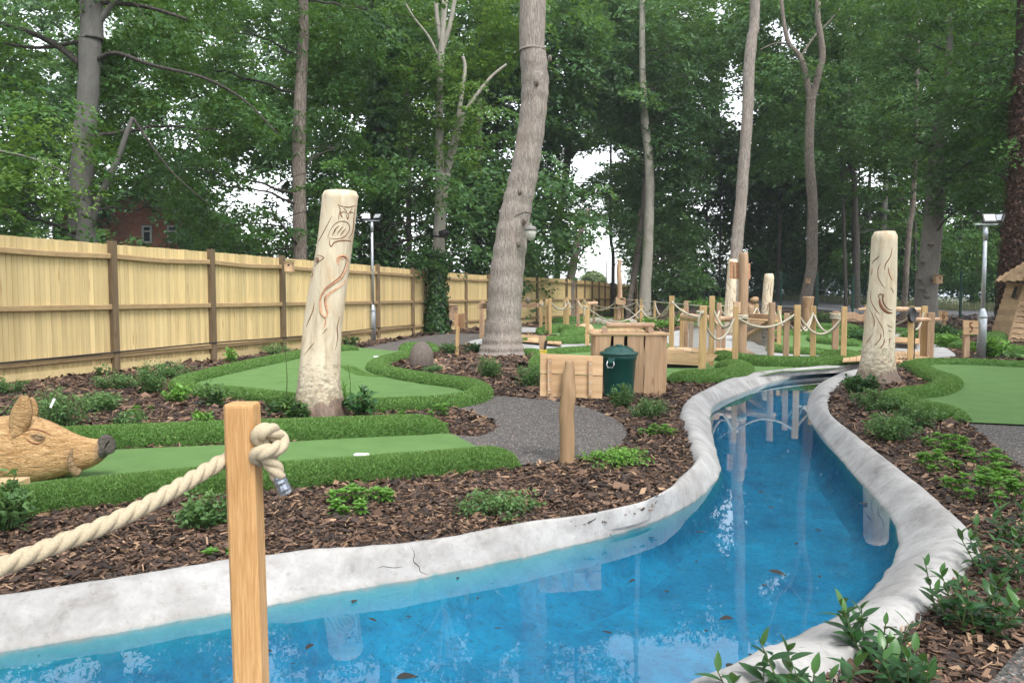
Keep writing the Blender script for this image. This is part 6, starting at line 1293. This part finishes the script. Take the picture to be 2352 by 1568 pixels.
t10, Pc, rc = tree('thick pale spotted trunk behind the number 6 sign with foliage from its top', (2126, 745), 33, [(2126, 705), (2129, 640), (2136, 582), (2143, 510), (2148, 459), (2150, 380), (2160, 250), (2180, 120)], [50, 47, 43, 42, 42, 34, 22, 14], 'bark_spot', [BL(2170, 300, 31.5, 2.6, 2.2, 2.0), BL(2200, 420, 31.5, 2.4, 2, 1.5), BL(2190, 140, 33, 3.2, 2.8, 2.6), BL(2080, 240, 34, 2.4, 2.5, 2.4), BL(2250, 300, 33, 2.6, 2.2, 2.2), BL(2100, 60, 35, 3.0, 2.6, 2.2), BL(2150, -150, 34, 6, 5, 4)], 'leaf_b', 12, limbs=24, k=18, nper=40, ln=.14, wd=.09, R_=.6, spd=4.8, tb=.05)
for px, py in ((2137, 560), (2118, 600), (2110, 640), (2140, 640), (2150, 510), (2128, 680), (2115, 662)):
    g = G(); c = atY(px, py, 32.55); blob(g, c, (.12, .12, .1), 1, .2, 6); g.build('burr', M['bark_mid'], parent=t10, smooth=True)
t11, Pc, rc = tree('dark trunk covered in red brown withered ivy at the right edge behind the hut', (2330, 740), 26.5, [(2326, 690), (2328, 620), (2335, 540), (2342, 459), (2348, 330), (2352, 200), (2356, 0)], [50, 46, 48, 46, 42, 38, 34], 'bark_red', [BL(2330, 100, 28, 2.8, 2.4, 3.2), BL(2300, 260, 29, 2.0, 2, 2.0), BL(2420, 300, 27, 2.5, 2, 3), BL(2310, 440, 30, 1.8, 1.6, 1.2), BL(2340, -200, 28, 6, 5, 4)], 'leaf_a', 13, nper=38, ln=.15, wd=.10, R_=.6, spd=4.0)
M['ivydead'] = foliage('ivy_withered', [(0, (.02, .010, .007)), (.5, (.06, .026, .017)), (1, (.17, .075, .045))], .1); ivy(t11, Pc, rc, .5, 9, 2200, .075, 7, .16, 'ivydead', 'withered_ivy')
for lab, b, Y, pl, ws, m, bl_, sd_ in [
 ('dark straight trunk in the shade right of the curving trunk', (1966, 720), 50, [(1966, 640), (1966, 551), (1963, 470), (1961, 404), (1945, 330)], [17, 16, 14, 12, 8], 'bark_dark', [BL(1960, 300, 50, 4, 3.6, 4), BL(2010, 480, 52, 4, 3, 2.2)], 14),
 ('slim textured trunk left of the thick spotted trunk', (2075, 720), 40, [(2077, 701), (2083, 600), (2089, 520), (2099, 440)], [13, 12, 12, 10], 'bark_mid', [BL(2040, 330, 42, 3, 3, 3)], 15),
 ('forked grey trunk in the shade left of the slim textured trunk', (2027, 700), 52, [(2027, 640), (2027, 540), (2031, 470), (2036, 400)], [20, 18, 14, 8], 'bark_grey', [BL(2030, 200, 54, 5, 4, 4)], 16),
 ('dim trunk behind the fence between the forked and the biggest trunk', (1094, 640), 40, [(1095, 610), (1096, 500), (1098, 380), (1100, 200)], [24, 22, 18, 14], 'bark_dark', [BL(1110, 430, 38, 2.0, 2, 2.6), BL(1080, 560, 37, 2.4, 1.6, 1.4), BL(1060, 470, 37, 2.0, 2, 2.0), BL(1120, 100, 42, 4, 4, 5)], 17),
 ('dim slim trunk behind the fence just left of the biggest trunk', (1140, 640), 46, [(1140, 600), (1139, 500), (1141, 400)], [12, 11, 9], 'bark_dark', [BL(1150, 300, 48, 3, 3, 4)], 18),
 ('dim trunk behind the fence just right of the biggest trunk', (1222, 650), 50, [(1222, 610), (1224, 500), (1230, 380), (1270, 200)], [14, 13, 11, 9], 'bark_dark', [BL(1270, 330, 52, 3.4, 3, 3.0), BL(1240, 560, 50, 2.4, 2, 2)], 19),
 ('twin dark stem high in the canopy right of the ivy clad trunk', (945, 640), 36, [(940, 560), (938, 400), (935, 230), (930, 80)], [12, 12, 11, 9], 'bark_dark', [BL(950, 380, 34, 2.2, 2, 2.4), BL(930, 60, 37, 3, 3, 3)], 20),
 ('slim tree trunk by the fence end, left of the far pole', (1408, 690), 58, [(1408, 640), (1408, 580), (1402, 520)], [8, 8, 7], 'bark_dark', [BL(1425, 540, 58, 1.6, 2, 2.4), BL(1420, 470, 58, 2.0, 2, 1.6)], 21)]:
    tree(lab, b, Y, pl, ws, m, bl_, 'leaf_d' if sd_ in (14, 15, 16) else 'leaf_b', sd_, limbs=10, nper=34, ln=.23, wd=.15, R_=.85, spd=3.0)
# small round pale tree far away through the gap
tr_ = thing('tree', (*atY(1362, 690, 95)[:2], 0), 'small round pale green tree far off in the gap between the woods', 'tree'); trunk(tr_, [(1362, 707), (1362, 660)], 95, [4, 4], 'bark_grey', top=None)
crown(tr_, [(atY(1362, 652, 95), (1.7, 1.7, 1.6)), (atY(1352, 668, 94), (1.3, 1.3, 1.0))], 'leaf_pale', seed=31, nper=30, ln=.22, wd=.16, R_=.35, spd=40, soft=0.0001, thr=-9)
tr_ = thing('tree', (*atY(1328, 690, 90)[:2], 0), 'tiny pale green bush tops seen over the fence left of the round pale tree', 'bush'); crown(tr_, [(atY(1328, 665, 90), (1.5, 1.2, .8)), (atY(1395, 668, 95), (1.4, 1.2, .7))], 'leaf_c', seed=32, nper=30, ln=.22, wd=.15, R_=.35, spd=36, soft=0.0001, thr=-9)

# the wood behind: one mass nobody could count
def wood_mass(name, blobs, mt, seed, lab, **kw):
    t = thing(name, (*np.mean([b[0] for b in blobs], 0)[:2], 0), lab, 'wood'); c = crown(None if 0 else t, blobs, mt, seed=seed, name='foliage', **kw); c['kind'] = 'stuff'; t['kind'] = 'stuff'; return t
r_ = np.random.default_rng(77)
bl_ = []
for px in range(-250, 1290, 95):
    for py, rz in ((600, 2.2), (500, 2.6), (380, 3.4), (220, 4.2), (40, 4.5)): bl_.append(BL(px + r_.uniform(-40, 40), py + r_.uniform(-30, 30), r_.uniform(38, 52), 3.2, 3, rz))
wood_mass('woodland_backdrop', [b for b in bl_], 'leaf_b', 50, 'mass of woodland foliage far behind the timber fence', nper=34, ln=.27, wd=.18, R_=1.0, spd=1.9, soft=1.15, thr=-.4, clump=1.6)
bl_ = []
for px in range(1430, 2620, 85):
    for py, rz in ((640, 2.0), (560, 2.6), (460, 3.5), (330, 4.2), (190, 4.6), (40, 5)): bl_.append(BL(px + r_.uniform(-40, 40), py + r_.uniform(-25, 25), r_.uniform(56, 72), 4.0, 3.5, rz))
wood_mass('woodland_backdrop', bl_, 'leaf_d', 51, 'dark mass of woodland foliage beyond the road', nper=34, ln=.34, wd=.23, R_=1.2, spd=2.0, soft=1.1, thr=-.55, clump=1.8)
bl_ = []
for px in range(1470, 2700, 80):
    for py in (655, 600, 545): bl_.append(BL(px + r_.uniform(-30, 30), py + r_.uniform(-12, 12), road_at(px)[0] + r_.uniform(13, 18), 3.0, 2, 1.7))
wood_mass('roadside_thicket', bl_, 'leaf_a', 52, 'low green thicket along the far side of the road', nper=30, ln=.18, wd=.11, R_=.7, spd=2.6, soft=.6, thr=-.7, lo=-9, clump=1.0)
# deep shade floor of the wood: many dim stems
g = G()
for _ in range(22):
    px = r_.uniform(1500, 2600); Y = r_.uniform(50, 66); a = atY(px, 690, Y); z = float(H(a[0], Y)); w = r_.uniform(.08, .22); ln_ = r_.normal(0, .5); sweep(g, [(a[0], Y, z), (a[0] + ln_ * .4, Y, z + 5), (a[0] + ln_, Y, z + 12)], circ(7), [w, w * .8, w * .5])
g.build('distant_stems', M['bark_dark'], kind='stuff', label='dim crowded stems in the shade of the wood beyond the road')
# unseen trees added at the sides and behind to shade the clearing and mirror
for k_, (x, y, r0) in enumerate([(16, 8, 6), (21, 18, 6.5), (17, -4, 6), (9, -12, 6), (-2, -15, 6), (-13, -9, 6), (-18, 1, 5), (-20, 10, 5), (27, 28, 7), (-8.5, 3.2, 6.5), (8.5, 3.6, 6.5), (-3, -6, 6)]):
    t = thing('tree', (x, y, 0), 'unseen woodland tree added outside the picture to shade the clearing', 'tree', 'unseen shade trees added beside and behind the viewpoint'); g = G(); sweep(g, cr([(x, y, -.1), (x + .2, y, 6), (x - .2, y + .3, 14)], 5), circ(12), np.linspace(.4, .15, 11)); g.build('trunk', M['bark_mid'], parent=t, smooth=True)
    crown(t, [((x, y, 11), (r0 * .9, r0 * .9, 6.5))], 'leaf_a', seed=60 + k_, nper=26, ln=.40, wd=.28, R_=1.0, spd=2.2, thr=-.9)
# weeds along the far verge
g = G(); n = 9000; pr = r_.uniform(1450, 2600, n); ry_, _ = road_at(pr); yy = ry_ + 9.3 + r_.random(n) ** 1.5 * 4; xx = (pr - 1176) / 1764 * yy; zz_ = H(xx, yy); h = r_.uniform(.2, .75, n); dx = r_.normal(0, .15, n); w = .03
V = np.stack([np.stack([xx - w, yy, zz_], 1), np.stack([xx + w, yy, zz_], 1), np.stack([xx + dx, yy, zz_ + h], 1)], 1).reshape(-1, 3); g.add(V, np.arange(n * 3).reshape(-1, 3), np.repeat(r_.random(n), 3)); g.build('verge_weeds', M['weed'], kind='stuff', label='tall dry weeds on the far verge of the road')

# ================================================================== PLANTS
def leafmesh(name, L, w, m, fold=.25, curl=.2, tn=.5, nseg=5):
    """one pointed leaf with a folded midrib, lying along +X"""
    g = G(); t = np.linspace(0, 1, nseg + 1); ww = w / 2 * np.sin(np.pi * t ** .8) ** .85; ww[0] = w * .05; ww[-1] = .0004; z = -curl * L * t ** 2
    mid = np.stack([t * L, 0 * t, z], 1); l = mid + np.stack([0 * t, ww, ww * fold], 1); r = mid + np.stack([0 * t, -ww, ww * fold], 1); n = nseg + 1; j = np.arange(nseg)
    g.add(np.concatenate([l, mid, r]), np.concatenate([np.stack([j, n + j, n + j + 1, j + 1], 1), np.stack([n + j, 2 * n + j, 2 * n + j + 1, n + j + 1], 1)]), tn); return g
LM = {}
def big_shrub(px, py, size, lab, seed, nst=6, mt='p_dark', up=.9, leafL=.075, stems=None, tonev=(.1, .9)):
    """foreground shrub: every leaf is an object of its own"""
    r = random.Random(seed); p = onH(px, py, 0); t = thing('evergreen_shrub', p, lab, 'shrub', 'glossy evergreen shrubs on the near right bank')
    if mt not in LM: LM[mt] = [leafmesh('leaf', 1, .34 + .03 * (q % 3), None, .25, .1 + .08 * (q % 4), tonev[0] + (tonev[1] - tonev[0]) * q / 5).mesh('leaf', M[mt], smooth=True) for q in range(6)]
    gs = G(); prop = []
    for s in range(nst):
        az = s * 2.4 + r.uniform(-.4, .4); le = r.uniform(.15, .75); h = size * .74 * r.uniform(.6, 1.05); d = np.array([math.cos(az) * le, math.sin(az) * le, 1.0]); d /= np.linalg.norm(d)
        b = p + np.array([math.cos(az), math.sin(az), 0]) * r.uniform(.01, .06) * size / .3; e = b + d * h; P = cr([b, b + d * h * .5 + np.array([0, 0, -.02]), e], 4); sweep(gs, P, circ(5), np.linspace(.0045, .002, len(P)))
        nl = int(h / .017)
        for i in range(nl):
            f = .22 + .78 * i / nl; q = P[int(f * (len(P) - 1))] * (1 - (f * (len(P) - 1)) % 1) + P[min(int(f * (len(P) - 1)) + 1, len(P) - 1)] * ((f * (len(P) - 1)) % 1)
            a2 = i * 2.4 + s; el = r.uniform(.25, .7) + .5 * (f > .85) + .3 * (f - .5); L = leafL * r.uniform(.7, 1.2) * (1.0 if f < .9 else .75)
            new = f > .86; me = LM[mt][r.randrange(4, 6) if new else r.randrange(0, 4)]; prop.append((q, (r.uniform(-.3, .3), -el, a2), L, me))
    gs.build('stem', M['stem'], parent=t, kind='stuff')
    for q, ro, L, me in prop: share('leaf', me, t, q, ro, (L, L, L))
    return t
def shrub(px, py, w, h, mt, lab, seed, leaf=.03, n=500, wr=.55, cat='shrub', upright=0.0, name='shrub', z=0, stems=10, stuff=True):
    r = np.random.default_rng(seed); p = onH(px, py); t = thing(name, p + [0, 0, z], lab, cat, None); g = G(); gs = G(); n = int(n * 1.5); leaf = leaf * 1.15
    tips = []
    for s in range(stems):
        az = r.uniform(0, 6.28); rad = w / 2 * math.sqrt(r.random()) ; e = p + np.array([math.cos(az) * rad, math.sin(az) * rad, z + h * r.uniform(.55, 1.05) * (1 - .35 * (rad / (w / 2)) ** 2)]); b = p + np.array([math.cos(az), math.sin(az), 0]) * rad * .3 * (1 - upright * .4); P = cr([b, (b + e) / 2 + r.normal(0, .06, 3) * w, e], 4); sweep(gs, P, circ(4), max(.002, leaf * .05)); tips.append(P)
    gs.build('stem', M['stem'], parent=t, kind='stuff')
    i = r.integers(0, stems, n); f = r.beta(2.2, 1.2, n); c = np.array([tips[a][min(int(b * 8), 8)] for a, b in zip(i, f)]) + r.normal(0, 1, (n, 3)) * [w * .07, w * .07, h * .05]
    c[:, 2] = np.maximum(c[:, 2], p[2] + .01)
    nn = r.normal(0, .5, (n, 3)) + [0, 0, 1]; nn /= np.linalg.norm(nn, axis=1, keepdims=True); d = r.normal(0, 1, (n, 3)) + [0, 0, .3]; d -= nn * (d * nn).sum(1, keepdims=True); d /= np.linalg.norm(d, axis=1, keepdims=True); s_ = np.cross(nn, d); L = (leaf * r.uniform(.6, 1.3, n))[:, None]
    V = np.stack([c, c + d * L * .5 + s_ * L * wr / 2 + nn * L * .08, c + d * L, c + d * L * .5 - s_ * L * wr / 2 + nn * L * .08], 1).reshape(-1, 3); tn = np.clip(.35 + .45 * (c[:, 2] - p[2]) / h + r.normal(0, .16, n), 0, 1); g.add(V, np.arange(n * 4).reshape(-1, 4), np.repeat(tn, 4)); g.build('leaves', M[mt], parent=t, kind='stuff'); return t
def rosettes(px, py, w, h, lab, seed, n=9, leaf=.05, mt='p_bright'):
    """low plant of leaf whorls"""
    r = np.random.default_rng(seed); p = onH(px, py); t = thing('leafy_plant', p, lab, 'plant', None); g = G(); gs = G()
    for k in range(n):
        az, rad = r.uniform(0, 6.28), w / 2 * math.sqrt(r.random()); c = p + np.array([math.cos(az) * rad, math.sin(az) * rad, h * r.uniform(.5, 1) * (1 - .4 * (2 * rad / w) ** 2)]); sweep(gs, [p + np.array([math.cos(az) * rad * .7, math.sin(az) * rad * .7, 0]), c], circ(4), .004)
        for tier, (m_, el, sc_) in enumerate(((8, .15, 1), (6, .55, .75), (4, 1.0, .45), (7, -.1, .9))):
            cc = c - [0, 0, .02 * (tier == 3) * 1.5]
            for q in range(m_):
                a = q * 2 * math.pi / m_ + tier + r.normal(0, .15); L = leaf * sc_ * r.uniform(.8, 1.2); e = el + r.normal(0, .15); d = np.array([math.cos(a) * math.cos(e), math.sin(a) * math.cos(e), math.sin(e)]); s = np.array([-math.sin(a), math.cos(a), 0]); nrm = np.cross(d, s); nrm *= np.sign(nrm[2]) or 1
                V = np.array([cc, cc + d * L * .45 + s * L * .24 + nrm * .003, cc + d * L * .8 + s * L * .16 - nrm * L * .06, cc + d * L - nrm * L * .14, cc + d * L * .8 - s * L * .16 - nrm * L * .06, cc + d * L * .45 - s * L * .24 + nrm * .003]); tn = float(np.clip(.35 + .2 * tier * (tier < 3) + r.normal(0, .15), 0, 1)); g.add(V, [[0, 1, 2, 3], [0, 3, 4, 5]], tn)
    gs.build('stem', M['stem'], parent=t, kind='stuff'); g.build('leaves', M[mt], parent=t, kind='stuff'); return t
# near right bank evergreens, leaf by leaf
big_shrub(1745, 1640, .26, 'near evergreen shrub at the bottom edge, leftmost on the concrete lip', 1, 5, leafL=0.084)
big_shrub(1850, 1650, .34, 'near evergreen shrub at the bottom edge, second from the left', 2, 7, leafL=0.088)
big_shrub(2010, 1520, .32, 'evergreen shrub leaning over the concrete lip with arching shoots', 3, 7, leafL=0.090)
big_shrub(2085, 1600, .26, 'spreading dark evergreen shrub at the bottom edge right of the arching one', 4, 9, leafL=0.086)
big_shrub(2195, 1440, .34, 'evergreen shrub beside the widest part of the pale lip', 5, 6, leafL=0.076)
big_shrub(2255, 1460, .34, 'tall dark evergreen shrub right of the widest part of the lip', 6, 7, leafL=0.076)
big_shrub(2295, 1330, .36, 'dark evergreen shrub near the right edge above the widest lip', 7, 7, leafL=0.076)
big_shrub(2345, 1250, .34, 'lighter evergreen shrub cut by the right edge', 8, 6, leafL=0.088)
big_shrub(1705, 1625, .12, 'small pale young shoot at the bottom edge of the stream lip', 9, 3, 'p_mid', leafL=.05)
# mid ground glossy and bushy ones
BP = [
 (5, 1225, .42, .36, 'p_mid', 'broad leaved shrub at the left edge beside the front lane', 30, .055, 500), (470, 1212, .34, .22, 'p_mid', 'low grey green shrub in the mulch left of the golden post', 31, .034, 700),
 (120, 985, .85, .48, 'p_mid', 'large feathery shrub directly behind the boar head', 32, .032, 2200), (25, 905, .5, .3, 'p_mid', 'small shrub at the left edge behind the boar', 33, .035, 500), (270, 895, .6, .30, 'p_mid', 'low flowering periwinkle patch near the fence', 34, .035, 900), (235, 945, .6, .28, 'p_mid', 'low leafy patch right of the large feathery shrub', 35, .035, 900),
 (355, 905, .55, .52, 'p_mid', 'rounded bright shrub left of the middle green kerb', 36, .035, 1500), (410, 925, .4, .28, 'p_bright', 'broad leaved plant beside the kerb corner', 37, .055, 260), (495, 935, .42, .36, 'p_mid', 'loose shrub in front of the middle green', 38, .045, 480), (300, 985, .4, .22, 'p_mid', 'small grey green plant behind the front lane kerb', 39, .04, 300),
 (470, 978, .3, .2, 'p_bright', 'little bright plant behind the kerb left of the golden post', 40, .05, 150), (830, 958, .35, .38, 'p_dark', 'dark glossy plant at the foot of the owl trunk', 41, .085, 130), (790, 950, .25, .5, 'p_bright', 'thin upright bright stems right of the owl trunk', 42, .035, 260), (530, 836, .45, .40, 'p_bright', 'broad leaved bright plant by the fence post', 43, .09, 120),
 (630, 815, .8, .28, 'p_mid', 'low bush at the fence foot left of the owl trunk', 44, .04, 700), (405, 870, .7, .3, 'p_mid', 'low ferny bush at the fence foot', 45, .04, 700), (805, 795, .5, .35, 'p_dark', 'small dark bush by the fence right of the owl trunk', 46, .06, 300), (240, 865, .3, .25, 'p_mid', 'bramble sprig against the dark fence post', 47, .06, 80),
 (680, 968, .45, .30, 'ivy', 'ivy tuft growing round the foot of the owl trunk', 48, .065, 260), (640, 952, .3, .2, 'ivy', 'ivy sprig left of the owl trunk foot', 49, .06, 120),
 (1125, 868, .45, .42, 'p_mid', 'loose bush in the mulch before the biggest trunk', 50, .035, 1100), (1212, 890, .45, .42, 'p_mid', 'grey green bush left of the signboard', 51, .035, 1000), (1035, 815, .6, .35, 'p_mid', 'bush beside the small folded sign', 52, .04, 800), (1090, 812, .6, .3, 'p_dark', 'dark low bush at the left root of the biggest trunk', 53, .05, 700), (990, 858, .5, .16, 'p_mid', 'low creeping plant beside the hairy carving', 54, .035, 500),
 (1200, 790, .5, .4, 'p_bright', 'green weeds at the right root of the biggest trunk', 55, .06, 260), (1430, 935, .38, .30, 'p_mid', 'small arching shrub in front of the dustbin', 56, .028, 900), (1490, 962, .45, .26, 'p_mid', 'spreading fine leaved shrub right of the dustbin', 57, .026, 1000), (1425, 1068, .6, .14, 'p_bright', 'bright creeping ground plant beside the sign foot', 58, .03, 900),
 (1150, 1180, .55, .16, 'p_mid', 'sprawling creeping plant in the near mulch below the path', 59, .028, 800), (1970, 905, .5, .32, 'p_dark', 'dark glossy shrub at the foot of the hair line trunk', 60, .06, 500), (2010, 945, .55, .30, 'p_mid', 'fine leaved shrub on the right bank below the hair line trunk', 61, .03, 1300), (2045, 1012, .5, .3, 'p_mid', 'fine leaved rounded shrub farther down the right bank', 62, .03, 1300), (2105, 985, .5, .28, 'p_mid', 'fine leaved shrub beside the curved kerb', 63, .03, 1200),
 (1960, 778, .9, .3, 'p_dark', 'dark bush beside the far green lane', 64, .07, 500), (1985, 785, 1.2, .5, 'p_dark', 'dark low planting right of the last rope post', 65, .07, 700), (2090, 790, .7, .4, 'p_mid', 'leafy plant in the mulch before the number 6 sign', 66, .1, 260), (2175, 800, .8, .5, 'p_bright', 'bright plant left of the number 5 sign', 67, .1, 260), (2280, 825, .8, .6, 'p_bright', 'pale broad leaved shrub right of the right lamp post', 68, .11, 260),
 (2165, 775, 1.2, .6, 'p_dark', 'dark bushes behind the number 5 sign', 69, .08, 600), (2330, 830, .8, .2, 'p_mid', 'low weeds behind the right green kerb', 70, .05, 300), (1500, 760, 1.2, .7, 'p_bright', 'yellow green shrub behind the crate and ropes', 71, .12, 420), (1560, 752, 1.2, .7, 'p_bright', 'second yellow green shrub behind the ropes right of the crate', 72, .12, 420),
 (1730, 765, 1.0, .6, 'p_mid', 'bush behind the wire netting at mid bridge', 73, .08, 500), (1790, 745, 1.4, .6, 'p_bright', 'leafy bush left of the curling line stump', 74, .1, 500), (1640, 720, 2.5, .9, 'p_bright', 'bright weeds on the bank before the road', 75, .12, 700), (1560, 712, 2.2, 1.0, 'p_mid', 'tall weeds on the bank left of the tall signpost', 76, .12, 500), (1250, 740, 1.2, .4, 'p_mid', 'low plants at the fence foot right of the biggest trunk', 77, .07, 300), (1395, 730, 1.4, .5, 'p_dark', 'dark low bush behind the bent mast', 78, .09, 300),
 (1145, 760, .8, .5, 'p_mid', 'young bush at the fence foot left of the biggest trunk', 79, .05, 400), (1120, 768, .4, .4, 'p_bright', 'bright weed left of the biggest trunk', 80, .06, 150), (1900, 742, 1.8, .5, 'p_mid', 'low plants on the bank before the road', 81, .1, 500)]
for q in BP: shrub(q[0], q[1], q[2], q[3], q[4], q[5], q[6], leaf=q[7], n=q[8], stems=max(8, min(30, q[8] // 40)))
# ivy and fern like sapling by the owl trunk
for i, (x, y, h, lab) in enumerate([(655, 948, .9, 'tall thin fern leaved sapling left of the owl trunk'), (800, 935, .55, 'thin bamboo like sprig right of the owl trunk')]):
    p = onH(x, y); t = thing('sapling', p, lab, 'sapling'); g = G(); P = cr([p, p + [.03, 0, h * .5], p + [.0, 0, h]], 6); sweep(g, P, circ(5), np.linspace(.008, .003, len(P))); g.build('stem', M['stem'], parent=t); g = G(); r = np.random.default_rng(i)
    for k in range(22):
        c = P[int(2 + k / 22 * (len(P) - 3))]; a = k * 2.4; d = np.array([math.cos(a), .5 * math.sin(a), .15]); L = .22 * (1 - .4 * k / 22)
        for j in range(9):
            b = c + d * L * (j + 1) / 9 + [0, 0, -.05 * (j / 9) ** 2]; s = np.array([-d[1], d[0], 0]) 
            for sg_ in (-1, 1): e = b + s * sg_ * .03 + d * .01 + [0, 0, -.005]; g.add(np.array([b, (b + e) / 2 + d * .007, e, (b + e) / 2 - d * .007]), [[0, 1, 2, 3]], float(r.uniform(.2, .9)))
    g.build('leaves', M['p_bright'], parent=t, kind='stuff')
RO = [(815, 1172, .40, .16, 'bright whorled plant in the mulch right of the golden post', 14, .055), (862, 1160, .26, .13, 'small bright whorled plant beside the larger one right of the golden post', 6, .05), (1012, 960, .38, .16, 'bright plant on the mulch tongue by the path', 8, .055), (1012, 985, .30, .12, 'second bright plant on the mulch tongue, nearer the front kerb', 6, .05),
 (950, 948, .8, .10, 'low row of pale leaves along the middle kerb', 10, .05), (1510, 1003, .34, .14, 'bright whorled plant left of the narrow stream', 9, .055), (1480, 1000, .12, .06, 'tiny plant beside the whorled one left of the stream', 3, .04), (2180, 1038, .48, .17, 'bright whorled plant highest on the right bank', 14, .06), (2150, 1082, .34, .18, 'compact bright plant below the highest one on the right bank', 9, .06),
 (2258, 1068, .34, .16, 'bright plant nearest the right path corner', 9, .06), (2292, 1100, .34, .14, 'bright plant touching the right path edge', 9, .06), (2265, 1150, .52, .22, 'largest bright plant on the right bank', 18, .06), (2330, 1120, .2, .12, 'small bright plant at the right edge of the bank', 5, .05), (320, 955, .3, .14, 'small bright plant amid the left bed', 6, .045), (505, 1275, .16, .04, 'pale fallen sprig on the mulch left of the golden post', 3, .05), (700, 958, .4, .12, 'ivy like leaves at the owl trunk foot', 9, .055)]
for i, q in enumerate(RO): rosettes(q[0], q[1], q[2], q[3], q[4], 200 + i, q[5], q[6])
# plant tag behind the boar's ear
g = G(); c = onH(118, 960) ; hexa(g, [atY(x, y, 7.4) for x, y in ((113, 935), (118, 937), (128, 916), (122, 914))], (0, .003, 0)); g.build('plant_tag', M['white'], label='white plastic plant tag stuck beside the boar ear', cat='plant tag')
# fallen bits on the water
r = np.random.default_rng(5); lm = [leafmesh('leaf', 1, .35 + .15 * q, None, .3, .1).mesh('fallen_leaf', M['debris']) for q in range(3)]
spots = [(625, 1495, .05), (910, 1558, .09), (1135, 1443, .04), (930, 1415, .035), (1618, 1222, .07), (1765, 1310, .10), (1685, 1420, .07), (1750, 1345, .04), (1870, 1215, .05), (1830, 1245, .04), (1740, 1108, .04), (1765, 1165, .05), (1755, 1130, .05), (1985, 1160, .10), (1845, 1105, .04), (1100, 1370, .03), (1600, 1290, .04), (1720, 1500, .05), (810, 1385, .06), (845, 1420, .05), (1395, 1230, .06), (1505, 1235, .05), (1050, 1330, .05), (720, 1478, .05), (1870, 910, .05), (1670, 1535, .07), (1405, 1455, .06), (1530, 1360, .04), (1660, 1010, .05), (1460, 1330, .05), (1880, 1320, .04), (1620, 1450, .03)]
for x, y, s in spots:
    p = onz(x, y, WZ + .004); ob = share('fallen_leaf', lm[r.integers(3)], None, p, (r.uniform(-.1, .1), 0, r.uniform(0, 6.28)), (s, s, s)); tag(ob, 'dark fallen leaf or bark flake floating on the blue water', 'leaf', 'dark flakes floating on the blue water')
g = G(); n = 420; x = r.uniform(-4, 3, n); y = r.uniform(2.2, 9, n); k = inpoly(x, y, water_poly); x, y = x[k], y[k]; n = len(x); a = r.uniform(0, 6.28, n); L = r.uniform(.003, .011, n); w = L * r.uniform(.2, .6, n); c = np.stack([x, y, np.full(n, WZ + .003)], 1); A = np.stack([np.cos(a) * L, np.sin(a) * L, 0 * a], 1); B = np.stack([-np.sin(a) * w, np.cos(a) * w, 0 * a], 1)
g.add(np.stack([c - A, c - B, c + A, c + B], 1).reshape(-1, 3), np.arange(n * 4).reshape(-1, 4)); g.build('floating_specks', M['debris'], kind='stuff', label='tiny dark specks of litter floating on the blue water')
# far lamp post and pale gatepost through the gap
g = G(); p = atY(1393, 690, 62) * [1, 1, 0]; lathe(g, [(.05, 0), (.04, 4.2)], p, 8); g.build('distant_pole', M['white'], label='thin white pole beyond the fence end', cat='pole')
g = G(); p = atY(1379, 690, 68) * [1, 1, 0]; sweep(g, [p, p + [0, 0, 2.5]], chamf(.45, .3, .05)); g.build('distant_pillar', M['white'], label='short pale pillar beyond the fence end', cat='pillar')
for o in list(ORG):
    if '_o' in o: del o['_o']


# thin air of the wood
if HAZE:
    hm = bpy.data.materials.new('haze'); hm.use_nodes = True; nt = hm.node_tree; nt.nodes.clear(); o = nd(nt, 'ShaderNodeOutputMaterial'); v = nd(nt, 'ShaderNodeVolumePrincipled', Density=HAZE); v.inputs['Color'].default_value = (.82, .9, .97, 1); nt.links.new(v.outputs[0], o.inputs['Volume'])
    g = G(); box(g, (0, 0, 15), (7600, 7600, 34)); g.build('haze', hm, kind='stuff', label='pale thin haze in the air of the wood')
